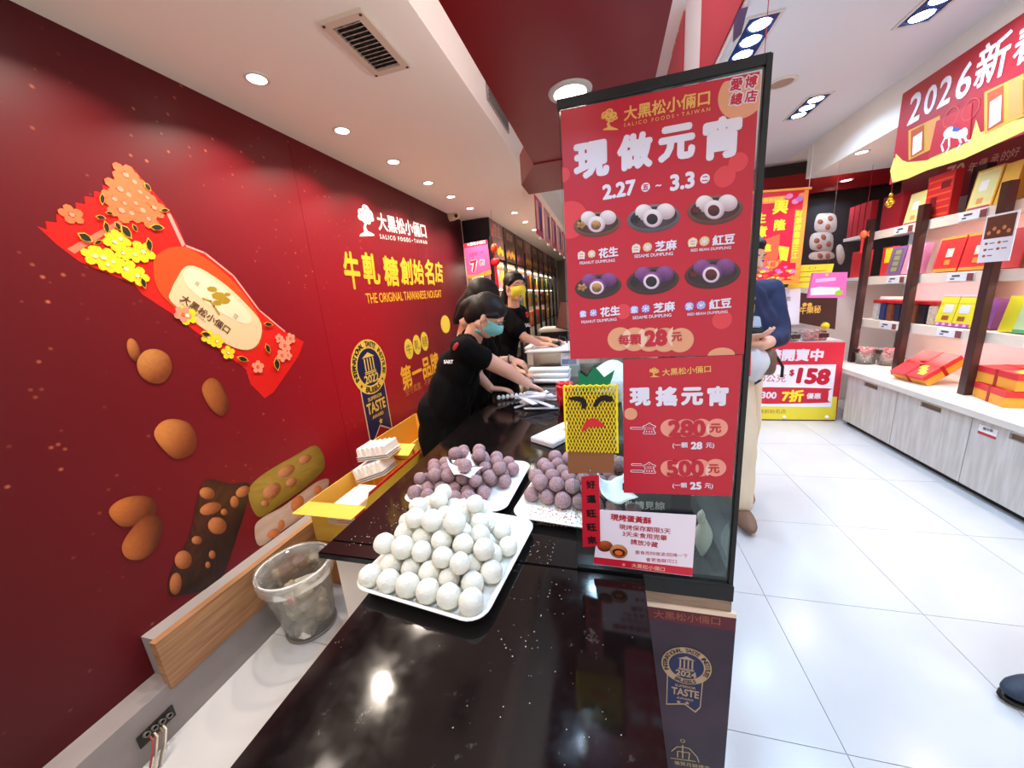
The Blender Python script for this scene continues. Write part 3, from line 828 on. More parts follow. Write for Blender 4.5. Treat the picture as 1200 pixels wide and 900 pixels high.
for i, (x, y, a, b, r) in enumerate(((242, 578, 9, 7, 0.2), (246, 596, 13, 7, -0.3), (254, 616, 11, 10, 0.3), (284, 576, 9, 6, -0.5), (274, 588, 5, 7, 0), (214, 656, 10, 11, 0.2), (205, 684, 7, 13, 0.1), (248, 650, 4, 5, 0), (243, 662, 3, 4, 0), (230, 633, 6, 5, 0), (262, 600, 4, 4, 0))):
    S.blob(ellpts(x, y, a, b, r, 8), (222, 140, 84), (120, 62, 30), VC, 6, (-0.5, 0.5), seed=30+i, name='printed_almond', spots=0.08, rings=3)
S.blob([(291,575),(300,562),(320,548),(345,534),(368,522),(378,532),(380,548),(368,562),(348,578),(322,596),(304,606),(294,594)], (190, 160, 62), (104, 84, 26), VC, 4, (-0.3, 0.8), seed=9, name='printed_green_nougat', spots=0.10)
for i, (x, y, a, b, r) in enumerate(((318, 575, 12, 8, -0.6), (335, 552, 11, 6, -0.5), (341, 565, 7, 5, -0.5), (357, 538, 8, 5, -0.4), (310, 590, 5, 4, 0))):
    S.blob(ellpts(x, y, a, b, r, 8), (214, 150, 110), (126, 70, 34), VC, 6, (-0.5, 0.5), seed=50+i, name='printed_nut_piece', spots=0.1, rings=3)
S.blob([(298,618),(308,606),(330,594),(352,578),(372,564),(385,562),(379,582),(356,604),(330,622),(304,640)], (236, 218, 196), (158, 122, 96), VC, 5, (-0.3, 0.8), seed=10, name='printed_white_nougat', spots=0.10)
for i, (x, y, a, b, r) in enumerate(((348, 590, 7, 10, 0.5), (361, 597, 10, 7, -0.5), (329, 615, 4, 6, 0.2), (320, 625, 8, 5, -0.4), (372, 574, 5, 5, 0))):
    S.blob(ellpts(x, y, a, b, r, 8), (220, 140, 84), (176, 96, 44), VC, 7, (-0.5, 0.5), seed=60+i, name='printed_nut_piece', spots=0.1, rings=3)
# shop mark and lettering
wh = flat('print_white', 240, 232, 230); gold = flat('print_gold', 238, 178, 42); gold2 = flat('print_gold_dull', 206, 120, 60)
def pine(S, x0, y0, x1, y1, m, l=3, th=None):
    """the pine tree emblem inside the pixel box"""
    w_, h_ = x1-x0, y1-y0
    q = lambda a, b: (x0 + a*w_, y0 + b*h_)
    ua, va = S.at(*q(0, 0.5)); ub, vb = S.at(*q(1, 0.5)); W_ = math.hypot(ub-ua, vb-va)
    th = th or W_*0.05
    for a, b, r in ((0.5, 0.12, 0.2), (0.28, 0.25, 0.2), (0.7, 0.27, 0.2), (0.48, 0.33, 0.22), (0.2, 0.38, 0.13), (0.82, 0.42, 0.13), (0.62, 0.5, 0.15), (0.4, 0.48, 0.1)):
        S.disc(q(a, b), W_*r, m, l, W_*r*0.72, 14, rin=0.45, name='emblem_foliage')
        S.disc(q(a, b), W_*r*0.25, m, l, W_*r*0.2, 8, name='emblem_foliage')
    S.poly([q(0.42, 0.5), q(0.55, 0.58), q(0.50, 0.70), q(0.60, 0.82), q(0.95, 0.93), q(0.98, 0.98), q(0.15, 1.0), q(0.2, 0.93), q(0.42, 0.85), q(0.36, 0.72), q(0.42, 0.6)], m, l, 'emblem_trunk')
pine(S, 418, 241, 439, 277, wh)
S.text('大黑松小倆口', (442, 259), (499, 271), wh, 0.025)
S.text('S A L I C O   F O O D S  •  T A I W A N', (445, 277), (500, 284), wh, 0.012)
for ch, x, y, w_ in (('牛', 412, 317, 19), ('軋', 434, 315, 20), ('糖', 458, 318, 18), ('創', 476, 318, 15), ('始', 490, 319, 13), ('名', 503, 319, 11), ('店', 514, 319, 10)):
    S.text(ch, (x - w_*0.5, y - 1), (x + w_*0.5, y + 1), gold, 0.03, hs=1.12 if ch != '牛' else 1.5, l=3, shear=0.08)
S.text('THE ORIGINAL TAIWANESE NOUGAT', (429, 350), (517, 344), gold, 0.008, hs=1.4)
# award badge
bu, bv = S.at(433, 430); RB = 0.190
navy = flat('navy_print', 26, 30, 78); bgold = flat('badge_gold', 232, 196, 84); bl = flat('badge_black', 30, 24, 20)
P = lambda du, dv: (bu + du*RB, bv + dv*RB)
S.poly([P(-0.72, -0.6), P(0.72, -0.6), P(0.76, -2.72), P(0.02, -2.3), P(-0.70, -2.95)], flat('badge_edge', 226, 196, 150), 2, 'award_ribbon_edge', px=False)
S.poly([P(-0.67, -0.6), P(0.67, -0.6), P(0.70, -2.63), P(0.02, -2.23), P(-0.64, -2.82)], navy, 3, 'award_ribbon', px=False)
S.disc((bu, bv), RB, bgold, 4, n=48, px=False, name='award_ring'); S.disc((bu, bv), RB*0.68, navy, 5, n=40, px=False, name='award_disc')
def arc_text(S, s, cu, cv, R, a0, a1, h, m, l=6, flip=False):
    n = len(s)
    for i, ch in enumerate(s):
        if ch == ' ': continue
        a = a0 + (a1-a0)*i/(n-1)
        S.glyph(ch, cu + R*math.cos(a), cv + R*math.sin(a), h, m, 0.02, l, rot=a - PI/2 if not flip else a + PI/2)
arc_text(S, 'INTERNATIONAL TASTE INSTITUTE', bu, bv, RB*0.84, math.radians(205), math.radians(-25), RB*0.20, bl)
arc_text(S, 'BRUSSELS', bu, bv, RB*0.84, math.radians(245), math.radians(295), RB*0.2, bl, flip=True)
def award(S, bu, bv, RB, year, gm, l=6):
    P = lambda du, dv: (bu + du*RB, bv + dv*RB)
    S.poly([P(-0.36, 0.36), P(0, 0.54), P(0.36, 0.36)], gm, l, 'award_temple', px=False)
    for k in (-0.24, -0.08, 0.08, 0.24): S.poly([P(k-0.03, -0.12), P(k+0.03, -0.12), P(k+0.03, 0.33), P(k-0.03, 0.33)], gm, l, 'award_temple', px=False)
    for a, b in ((-0.14, -0.18), (-0.2, -0.24)): S.poly([P(-0.32, b), P(0.32, b), P(0.32, a), P(-0.32, a)], gm, l, 'award_temple', px=False)
    S.text(year, P(-0.42, -0.42), P(0.42, -0.42), gm, 0.03, l=l, px=False)
    S.text('SUPERIOR', P(-0.42, -1.14), P(0.42, -1.14), gm, 0.02, l=l, px=False)
    S.text('TASTE', P(-0.56, -1.48), P(0.56, -1.48), gm, 0.03, l=l, px=False, h=RB*0.42)
    S.text('AWARD', P(-0.34, -1.84), P(0.34, -1.84), gm, 0.02, l=l, px=False)
award(S, bu, bv, RB, '2022', bgold)
def star(S, u, v, r, m, l=6):
    S.poly([(u + (r if k % 2 == 0 else r*0.42)*math.sin(k*PI/5), v + (r if k % 2 == 0 else r*0.42)*math.cos(k*PI/5)) for k in range(10)], m, l, 'star', px=False)
star(S, bu + 0.02, bv - RB*2.12, RB*0.14, bgold)
star(S, bu - RB*0.62, bv - RB*0.58, RB*0.08, bl); star(S, bu + RB*0.62, bv - RB*0.58, RB*0.08, bl)
for (x, y), ch in zip(((479, 409), (488.5, 404), (497.5, 400)), '牛軋糖'):
    S.disc((x, y), 0.067, flat('badge_yellow', 226, 202, 70), 2, 0.085, name='printed_badge'); S.text(ch, (x-3, y+1), (x+3, y-1), flat('print_brown2', 150, 104, 20), 0, l=3)
S.disc((522, 380), 0.11, flat('badge_yellow', 226, 202, 70), 2, 0.09, name='printed_badge')
S.text('第一品牌', (470, 445), (514, 423), gold, 0.03, hs=1.15)
S.text('堅守真實、不做平價', (475, 460), (512, 442), gold2, 0.0, hs=1.1)
# CCTV camera at the end of the mural
k = onX(533, 252, XM + 0.06)
cc = thing('security_camera', (XM, k.y, k.z), 'small white dome security camera at the top end of the red mural', 'camera')
MB().lathe([(0.0, 0), (0.055, 0.0), (0.055, 0.05), (0.05, 0.06), (0.0, 0.06)], (XM, k.y, k.z), 20, (1, -0.3, 0)).build('mount', flat('camera_beige', 214, 196, 164), cc)
MB().ball((XM + 0.075, k.y - 0.02, k.z - 0.005), 0.045, 16, 10).build('eyeball', flat('camera_beige', 214, 196, 164), cc, smooth=True)
MB().lathe([(0, 0.047), (0.018, 0.046), (0.02, 0.04)], (XM + 0.075, k.y - 0.02, k.z - 0.005), 16, (0.5, -0.8, -0.4)).build('lens', M_BLACK, cc)

# ================================================================ glass sneeze guard with posters
YG = 0.720
GX0, GX1, GT = -0.078, 0.236, 1.715
gc = thing('glass_case', (0.08, YG, 0.765), 'black framed glass guard and case standing at the right end of the counter', 'display case')
MB().box((GX0, YG+0.001, 0.770), (GX1, YG+0.006, GT)).build('front_pane', GLASS, gc)
MB().box((GX1-0.004, YG+0.006, 0.770), (GX1+0.001, YG+0.75, 1.30)).build('side_pane', GLASS, gc)
MB().box((GX0-0.002, YG-0.002, GT), (GX1+0.006, YG+0.012, GT+0.014)).build('top_rail', M_BLACK, gc)
MB().box((GX1, YG-0.003, 0.742), (GX1+0.008, YG+0.012, GT+0.012)).build('corner_post', M_BLACK, gc)
MB().box((GX0, YG-0.004, 0.7805), (GX1+0.008, YG+0.04, 0.7865)).box((0.125, YG+0.04, 0.7805), (GX1+0.008, YG+0.9, 0.7865)).build('base_tray', flat('case_black', 20, 20, 22, rough=0.15), gc)
MB().box((0.0695, YG-0.004, 0.744), (GX1+0.010, YG+0.9, 0.780)).build('base_rim', M_BLACK, gc)
MB().box((GX1-0.015, YG+0.72, 0.787), (GX1+0.004, YG+0.74, 1.30)).build('rear_post', M_BLACK, gc)
MB().box((0.07, YG-0.003, 0.716), (GX1+0.008, YG+0.9, 0.7435)).build('wood_strip', mat('grey_wood', (146, 120, 98), rough=0.5, noise=0.3, nscale=12, stretch=(1, 1, 8)), gc)
cs = tag(MB().box((0.0705, YG+0.004, 0.0), (GX1+0.004, YG+2.4, 0.7155)).build('case_cabinet', mcab), 'pale cabinet carrying the glass case, seen right of the black counter end', 'cabinet')
# inside the case
MB().box((0.13, 0.98, 0.787), (0.215, 1.40, 0.84), bev=0.004).build('inner_tray', flat('tray_black', 26, 26, 28, rough=0.2), gc)
MB().box((0.216, 0.76, 0.787), (0.226, 1.46, 0.80)).build('inner_rail', flat('tray_black', 26, 26, 28, rough=0.2), gc)
led = MB().box((0.175, 1.02, 0.846), (0.183, 1.36, 0.850)).build('led_strip', mat('led_glow', (235, 245, 255), emit=4), gc)
pl_ = onY(752, 592, 0.93); pr_ = onY(781, 592, 0.93)
sn = thing('notice_card', ((pl_.x+pr_.x)/2, 0.93, 0.787), 'small black card with white characters standing inside the glass case', 'sign')
MB().box((pl_.x-0.05, 0.931, 0.80), (pr_.x+0.012, 0.934, onY(752, 572, 0.93).z + 0.01)).build('board', flat('card_grey_black', 44, 44, 46), sn)
Sn = Sheet((0, 0.931, 0), (1, 0, 0), (0, 0, 1), sn, 'Y', 0.931)
Sn.text('敬請見諒', (732, 591), (779, 593), flat('print_white2', 236, 236, 236), 0.02)
bg = MB(); rb = random.Random(4)
pb = onY(822, 668, 0.80)
bg.ball((pb.x, 0.80, 0.835), (0.018, 0.012, 0.047), 14, 12, jit=0.05, rnd=rb)
bg.ball((pb.x-0.006, 0.80, 0.885), (0.008, 0.006, 0.02), 10, 8, jit=0.06, rnd=rb)
tag(bg.build('plastic_bag', mat('bag_white', (226, 228, 220), rough=0.35), smooth=True), 'small knotted white plastic bag inside the glass case', 'bag')

def poster(name, px0, py0, px1, py1, m, label, cat='poster', y=None, th=0.0012, quad=None):
    y = YG - 0.0005 if y is None else y
    t = thing(name, (onY((px0+px1)/2, py1, y)), label, cat)
    if quad: P = [onY(*q, y) for q in quad]
    else:
        a = onY(px0, py0, y); b = onY(px1, py1, y); P = [Vector((a.x, y, b.z)), Vector((b.x, y, b.z)), Vector((b.x, y, a.z)), Vector((a.x, y, a.z))]
    MB().prism([p + Vector((0, -th, 0)) for p in P], (0, th, 0)).build('sheet', m, t)
    return t, Sheet((0, y-th, 0), (1, 0, 0), (0, 0, 1), t, 'Y', y-th, dz=0.00022)
red = flat('poster_red', 186, 20, 44, rough=0.33); pw = flat('poster_white', 222, 214, 226, rough=0.4)
peach = flat('poster_peach', 218, 150, 112, rough=0.4); peach2 = flat('poster_peach_light', 228, 186, 160, rough=0.4); faint = flat('poster_faint', 214, 56, 66, rough=0.35)
pg = flat('poster_gold', 226, 170, 84, rough=0.35); pr = flat('poster_deep_red', 188, 20, 48, rough=0.4); pb_ = flat('poster_violet', 100, 90, 200, rough=0.4)
T1, S1 = poster('tall_poster', 0, 0, 0, 0, red, 'tall red dumpling poster with six plates printed on it, taped to the glass guard', quad=[(668.5, 421), (871.5, 415), (890, 84), (657, 130)])
zt = S1
def inpoly_disc(S, c, r, m, l, clipu0, clipu1, v0, v1):
    u, v = S.at(*c); pts = []
    for k in range(48):
        a = 2*PI*k/48; pts.append((min(max(u + r*math.cos(a), clipu0), clipu1), min(max(v + r*math.sin(a), v0), v1)))
    S.poly(pts, m, l, 'printed_disc', px=False)
ul, vt_ = S1.at(658, 128); ur, _ = S1.at(888, 88); vt_ = 1.703; _, vb_ = S1.at(770, 419)
ul = -0.075; ur = 0.230
inpoly_disc(S1, (870, 110), 0.034, peach, 1, ul, ur, vb_, vt_)
inpoly_disc(S1, (674, 128), 0.023, peach, 1, ul, ur, vb_, vt_)
for c, r in (((668, 258), 0.032), ((849, 207), 0.016), ((865, 190), 0.014), ((730, 365), 0.014), ((846, 375), 0.016), ((660, 205), 0.012)):
    inpoly_disc(S1, c, r, faint, 1, ul, ur, vb_, vt_)
for ch, x, y in (('愛', 863, 99), ('博', 880, 96), ('總', 863, 116), ('店', 880, 113)):
    S1.text(ch, (x-8.5, y+0.5), (x+8.5, y-0.5), pw, 0.13, l=2); S1.text(ch, (x-7, y+0.5), (x+7, y-0.5), pr, 0.035, l=4)
pine(S1, 703, 128, 725, 153, pg)
S1.text('大黑松小倆口', (731, 134), (832, 114), pg, 0.025)
S1.text('S A L I C O   F O O D S  •  T A I W A N', (731, 147), (832, 128), pg, 0.01)
for ch, x, y, w_ in (('現', 693, 188, 42), ('做', 744, 178, 42), ('元', 793, 168, 44), ('宵', 846, 162, 46)):
    S1.text(ch, (x-w_/2, y+3), (x+w_/2, y-4), pw, 0.06, l=3, rot=0.0)
S1.text('2.27', (706, 226), (745, 219), pw, 0.045, l=3)
for (x, y), ch in (((756.5, 219.5), '五'), ((826, 209.5), '二')):
    S1.disc((x, y), 0.0072, pw, 2, name='printed_disc'); S1.text(ch, (x-3.6, y+0.3), (x+3.6, y-0.3), pr, 0.04, l=3)
S1.text('~', (768, 218), (775, 217), pw, 0.03, l=3)
S1.text('3.3', (785, 215), (814, 210), pw, 0.045, l=3)
def dish(S, cx, cy, w_, purple, fill, rim, kernels):
    """printed plate with two whole dumplings and one cut open"""
    S.blob(ellpts(cx, cy + 5, w_*0.5, w_*0.26, -0.12, 14), rim, tuple(int(v*0.45) for v in rim), VC, 2, (0, 1), spots=0.02, name='printed_plate', seed=1)
    S.blob(ellpts(cx, cy + 4, w_*0.44, w_*0.20, -0.12, 14), tuple(int(v*0.55) for v in rim), (34, 20, 24), VC, 3, (0, -1), spots=0.03, name='printed_plate', seed=2)
    bc, bd = ((150, 84, 146), (70, 30, 74)) if purple else ((244, 234, 232), (176, 146, 150))
    sp = 0.10 if purple else 0.03
    S.blob(ellpts(cx - w_*0.18, cy - 2, w_*0.165, w_*0.15, 0, 10), bc, bd, VC, 4, (-0.3, 0.9), seed=3, name='printed_dumpling', spots=sp)
    S.blob(ellpts(cx + w_*0.22, cy - 3, w_*0.175, w_*0.15, 0, 10), bc, bd, VC, 5, (0.1, 0.9), seed=4, name='printed_dumpling', spots=sp)
    S.blob(ellpts(cx - w_*0.02, cy + 5, w_*0.185, w_*0.17, 0, 10), bc, bd, VC, 6, (0, 0.9), seed=5, name='printed_dumpling', spots=sp)
    S.blob(ellpts(cx - w_*0.03, cy + 6, w_*0.15, w_*0.14, 0, 10), (236, 214, 214), (206, 178, 190), VC, 7, (0, 1), seed=6, name='printed_dumpling', spots=0.02)
    S.blob(ellpts(cx - w_*0.03, cy + 6, w_*0.105, w_*0.10, 0, 10), fill, tuple(int(v*0.4) for v in fill), VC, 8, (0, 1), seed=7, name='printed_filling', spots=0.3)
    for k in range(5):
        a = k*1.3
        S.blob(ellpts(cx - w_*0.34 + 3*math.cos(a), cy + 6 + 2*math.sin(a), 3.0, 2.0, a, 6), kernels, tuple(int(v*0.5) for v in kernels), VC, 9, (0, 1), seed=k, rings=2, name='printed_kernel')
pk, se, rbn = (226, 160, 90), (44, 34, 46), (110, 34, 36)
for (x, y, w_, pu, fl_, rim, kn) in ((700, 258, 56, 0, pk, (190, 110, 80), pk), (766, 251, 63, 0, se, (160, 140, 150), se), (838, 241, 66, 0, rbn, (176, 100, 84), rbn),
                                     (701, 331, 55, 1, pk, (110, 66, 66), pk), (765, 324, 62, 1, se, (110, 66, 66), se), (835, 316, 66, 1, rbn, (110, 66, 66), rbn)):
    dish(S1, x, y, w_, pu, fl_, rim, kn)
for i, (x, y, ch, en, w_) in enumerate(((700, 298, '花生', 'PEANUT DUMPLING', 49), (766, 290, '芝麻', 'SESAME DUMPLING', 54), (833, 283, '紅豆', 'RED BEAN DUMPLING', 56))):
    for (c1, mm_, dy) in (('白', pg, 0), ('紫', pb_, 71 if i == 0 else (70 if i == 1 else 74))):
        if c1 == '紫': x2, y2 = x + (2 if i < 1 else (-2 if i == 1 else -4)), y + dy + (3 if i == 0 else 0) - (5 if i == 1 else 0) + (2 if i == 2 else 0)
        else: x2, y2 = x, y
        if c1 == '紫' and i == 1: y2 = 362
        if c1 == '紫' and i == 2: y2 = 358
        if c1 == '紫' and i == 0: y2 = 367
        k = w_*0.235
        for j, cc_ in ((0, c1), (1, '米')):
            a = (x2 - w_*0.5 + k*0.5 + j*k*1.05, y2 + 1.0 - j*1.4)
            S1.disc(a, 0.0074*w_/52, mm_, 2, name='printed_disc'); S1.disc(a, 0.0061*w_/52, pw if c1 == '紫' else peach2, 3, rin=0.9, name='printed_disc')
            S1.text(cc_, (a[0]-k*0.33, a[1]+0.2), (a[0]+k*0.33, a[1]-0.2), pw, 0.03, l=4)
        S1.text(ch, (x2 + w_*0.03, y2 - 0.8), (x2 + w_*0.5, y2 - 3.6), pw, 0.035, l=3)
        S1.text(en, (x2 - w_*0.42, y2 + 10.5), (x2 + w_*0.42, y2 + 7.0), pw, 0.015, l=3)
def pill(S, cx0, cx1, cy, r, n, m0, m1, dy=0):
    u0, v0 = S.at(cx0, cy); u1, v1 = S.at(cx1, cy + dy)
    u0 += r; u1 -= r; st = (u1-u0)/(n-1)
    for i in range(n): S.disc((u0 + st*i, v0 + (v1-v0)*i/(n-1)), r, m0, 1 + 0.3*i, n=36, px=False, name='price_disc')
    for i in range(n-1):
        h = math.acos(min(1, st/2/r)); u = u0 + st*i
        pts = [(u + r*math.cos(a), v0 + r*math.sin(a)) for a in np.linspace(-h, h, 12)] + [(u + st - r*math.cos(a), v0 + r*math.sin(a)) for a in np.linspace(-h, h, 12)]
        S.poly(pts, m1, 4, 'price_disc_overlap', px=False)
pill(S1, 712, 813, 398, 0.0225, 5, peach, peach2)
S1.text('每顆', (724.5, 398.5), (751.5, 397), pr, 0.03, l=6); S1.text('28', (755, 397), (782, 395), pr, 0.06, l=6); S1.text('元', (786.5, 395), (799, 394), pr, 0.03, l=6)
uu, vv = S1.at(845, 417)
S1.disc((uu, vb_ + 0.0005), 0.022, peach, 1, px=False, a0=0, a1=PI, ry=0.014, name='printed_disc')

T2, S2 = poster('price_poster', 730, 423, 866, 580, red, 'lower red price poster reading 280 and 500 under the tall poster', y=YG-0.0022, quad=[(731, 577), (857, 581), (870, 416), (730, 421)])
pine(S2, 760, 431, 773, 442, pg)
S2.text('大黑松小倆口', (776, 436.5), (833, 432), pg, 0.02)
for ch, x, w_ in (('現', 750, 25), ('搖', 781, 26), ('元', 811, 26), ('宵', 841, 25)):
    S2.text(ch, (x-w_/2, 465.2 - (x-750)*0.010), (x+w_/2, 464.6 - (x-750)*0.010), pw, 0.055, l=3)
inpoly_disc(S2, (739, 485), 0.0125, peach, 1, 0.029, 0.228, 0.98, 1.26)
def outl(S, s, a, b, l=3):
    S.text(s, (a[0]-1, a[1]), (b[0]+1, b[1]), pw, 0.07, l=l); S.text(s, a, b, pr, 0.02, l=l+2)
outl(S2, '一盒', (739.5, 501.5), (768, 502)); outl(S2, '二盒', (739.5, 547.5), (768, 548))
pill(S2, 774, 853, 501.5, 0.0185, 4, flat('pill_coral', 230, 146, 126), flat('pill_light', 234, 184, 174))
pill(S2, 774, 851, 548.5, 0.0185, 4, flat('pill_coral', 230, 146, 126), flat('pill_light', 234, 184, 174))
S2.text('280', (783, 502), (827, 501.5), pr, 0.05, l=6); S2.text('元', (831.5, 501.5), (845, 501.5), pr, 0.025, l=6)
S2.text('500', (781, 549), (825, 548.5), pr, 0.05, l=6); S2.text('元', (829.5, 549), (843, 549), pr, 0.025, l=6)
S2.text('(一顆', (788, 522), (806, 522), pw, 0.02, l=3); S2.text('28', (809.5, 522), (823, 522), pw, 0.05, l=3); S2.text('元)', (827, 522), (837, 522), pw, 0.02, l=3)
S2.text('(一顆', (788, 569), (805, 569), pw, 0.02, l=3); S2.text('25', (808.5, 569), (822, 569), pw, 0.05, l=3); S2.text('元)', (825.5, 569), (835.5, 570), pw, 0.02, l=3)

T3, S3 = poster('care_notice', 0, 0, 0, 0, flat('notice_paper', 232, 218, 230), 'small pink-white notice with red text at the foot of the glass', 'notice', y=YG-0.004, quad=[(695.5, 660.5), (811, 675), (816, 603.5), (703, 597)])
rt = flat('notice_red', 176, 24, 44)
S3.text('現烤蛋黃酥', (715.5, 605.5), (763.5, 610.5), rt, 0.035); S3.text('現烤保存期限5天', (725.5, 617), (786, 622.5), rt, 0.012)
S3.text('3天未食用完畢', (729.5, 625), (781.5, 630.5), rt, 0.012); S3.text('請放冷藏', (739, 634.5), (771, 638.5), rt, 0.012)
S3.text('要食用時微波/回烤一下', (744.5, 647), (806, 651.5), rt, 0.0); S3.text('會更香酥可口', (757, 655.5), (793, 658), rt, 0.0)
S3.poly([(695.5, 652.5), (812, 665.5), (811, 675), (695.5, 660.5)], flat('notice_band', 196, 24, 50), 1)
S3.text('大黑松小倆口', (740, 662), (779, 667), peach2, 0.01, l=3); S3.disc((731, 661.5), 0.003, peach2, 3, rin=0.5)
S3.blob(ellpts(709, 640, 9, 6.5, 0, 8), (206, 104, 50), (90, 34, 16), VC, 2, (-0.3, 0.9), name='printed_pastry', spots=0.05)
S3.blob(ellpts(725, 646, 10.5, 8, 0.2, 8), (216, 150, 90), (150, 80, 40), VC, 3, (-0.3, 0.9), name='printed_pastry', spots=0.03)
S3.disc((725, 647), 0.0135, flat('bean_brown', 44, 16, 16), 4, 0.0095, name='printed_filling'); S3.disc((725, 647.5), 0.0085, flat('yolk_orange', 232, 96, 44), 5, 0.0062, name='printed_filling')

# red strip of good wishes and the pineapple ornament
T4, S4 = poster('lucky_strip', 0, 0, 0, 0, flat('strip_red', 190, 16, 40), 'narrow red paper strip with five black characters hanging below the pineapple ornament', 'paper strip', y=YG-0.007, quad=[(683, 641), (703.5, 639), (702, 556.5), (681, 558.5)])
for ch, y in zip('好運旺旺來', (568, 585, 602, 618, 633)):
    S4.text(ch, (687 + (y-568)*0.02, y), (698 + (y-568)*0.02, y-0.4), M_BLACK, 0.045)
YP = YG - 0.006
pa = thing('pineapple_ornament', onY(692, 553, YP), 'handmade yellow net pineapple ornament with a green crown and squinting face', 'ornament')
def pp(x, y, dy=0.0): return onY(x, y, YP + dy)
MB().prism([pp(666, 555), pp(719.5, 554), pp(720.5, 462), pp(663.5, 462)], (0, 0.003, 0)).build('cardboard', flat('cardboard_brown', 138, 84, 48, rough=0.7), pa)
MB().prism([pp(679, 456, -.002), pp(713, 456, -.002), pp(720.5, 433.5, -.002), pp(708, 442, -.002), pp(696.5, 429, -.002), pp(687.5, 442, -.002), pp(677, 434.5, -.002)], (0, 0.002, 0)).build('crown', flat('felt_green', 22, 112, 72, rough=0.9), pa)
yl = flat('net_yellow', 250, 226, 18, rough=0.5)
a0 = pp(660.5, 452); a1 = pp(723, 452); b0 = pp(660, 528)
zt_, zb_ = a0.z, b0.z; xl, xr_ = a0.x + 0.001, a1.x
nr, nc = 9, 15; H_ = zt_-zb_; W_ = xr_-xl
net = MB()
for c_ in range(nc + 1):
    for s_ in (-1, 1):
        pts = []
        for r_ in range(nr*4 + 1):
            ph = r_/4.0 + (0 if s_ > 0 else 1)
            off = (abs((ph % 2) - 1) - 0.5)*1.0
            x = xl + W_*(c_ + 0.0)/nc + s_*0 + off*W_/nc
            x = min(max(x, xl - 0.0005), xr_ + 0.0005)
            pts.append((x + 0.0006*math.sin(r_), YP - 0.0035 - 0.001*s_, zt_ - H_*r_/(nr*4.0)))
        net.tube(pts, 0.00085, 5)
tag(net.build('net', yl, pa), kind='stuff')
for xx in (xl, xr_):
    MB().tube([(xx, YP-0.002, zt_), (xx - 0.001, YP-0.002, (zt_+zb_)/2), (xx, YP-0.002, zb_)], 0.0022, 8).build('net_edge', yl, pa)
MB().tube([(xl + W_*k/16, YP-0.004 + 0.001*(k % 2), zt_ + 0.0015*(1 - 2*(k % 2))) for k in range(17)], 0.0020, 7).build('net_fold', yl, pa)
blk = flat('felt_black', 26, 18, 16, rough=0.9)
def felt(pts, m, name, dy=-0.0062): MB().prism([onY(x, y, YP + dy) for x, y in smooth2(pts, 3)], (0, 0.0012, 0)).build(name, m, pa)
felt([(665.5, 467.5), (673, 464.8), (682, 465.5), (687, 471), (686.5, 478.5), (682, 478), (680.5, 471.5), (673, 469.5)], blk, 'eyebrow')
felt([(695, 476), (700, 467), (708, 463), (717, 465.5), (718, 470), (712.5, 471), (706, 469.5), (699, 476.5)], blk, 'eyebrow')
felt([(682, 506.5), (685, 496), (692, 490.8), (700, 491.5), (708.5, 499.5), (701, 500), (690, 501)], flat('felt_red', 206, 40, 46, rough=0.9), 'mouth', -0.0064)
MB().ball(pp(691.5, 551.5, -0.006), 0.0022, 10, 8).build('pin', flat('pin_steel', 190, 190, 190, metal=1.0, rough=0.2), pa, smooth=True)

# dark award poster on the cabinet below the case
T5 = thing('award_poster', (0.165, YG-0.006, 0.1), 'dark violet poster with an award badge on the cabinet end beside the near counter', 'poster')
MB().box((0.0705, YG-0.007, 0.02), (0.2535, YG+0.002, 0.7055)).build('board', mat('dark_violet', (28, 14, 28), rough=0.35, rgb2=(58, 34, 50), nscale=5), T5)
MB().box((0.0705, YG-0.007, 0.7056), (0.2535, YG+0.003, 0.7155)).build('ledge', flat('ledge_cream', 222, 196, 172), T5)
S5 = Sheet((0, YG-0.007, 0), (1, 0, 0), (0, 0, 1), T5, 'Y', YG-0.007, dz=0.00025)
S5.poly([(0.0706, 0.672), (0.2534, 0.672), (0.2534, 0.705), (0.0706, 0.705)], flat('band_maroon', 84, 16, 28), 1, px=False)
S5.text('大黑松小倆口', (766, 719), (844, 728), flat('dull_gold', 140, 76, 54), 0.01)
cu, cv = S5.at(804, 780); RB5 = 0.0525
g5 = flat('award_gold', 176, 146, 116); n5 = flat('award_navy', 24, 30, 72)
P = lambda du, dv: (cu + du*RB5, cv + dv*RB5)
S5.poly([P(-0.76, -0.5), P(0.70, -0.5), P(0.66, -2.2), P(0.46, -2.55), P(0.0, -2.2), P(-0.76, -2.42)], g5, 2, 'award_ribbon_edge', px=False)
S5.poly([P(-0.72, -0.5), P(0.66, -0.5), P(0.62, -2.15), P(0.44, -2.45), P(0.0, -2.12), P(-0.72, -2.34)], n5, 3, 'award_ribbon', px=False)
S5.disc((cu, cv), RB5, g5, 4, n=48, px=False, name='award_ring'); S5.disc((cu, cv), RB5*0.7, n5, 5, n=40, px=False, name='award_disc')
arc_text(S5, 'INTERNATIONAL TASTE INSTITUTE', cu, cv, RB5*0.85, math.radians(205), math.radians(-25), RB5*0.20, bl)
arc_text(S5, 'BRUSSELS', cu, cv, RB5*0.85, math.radians(245), math.radians(295), RB5*0.2, bl, flip=True)
award(S5, cu, cv, RB5, '2024', g5)
star(S5, cu - RB5*0.25, cv - RB5*2.08, RB5*0.12, g5); star(S5, cu + RB5*0.1, cv - RB5*2.06, RB5*0.12, g5)
gm = flat('outline_gold', 190, 170, 120)
S5.disc((800, 868), 0.0055, gm, 2, rin=0.7, name='emblem_line'); S5.line([(800, 873), (800, 888)], 0.0022, gm, 2)
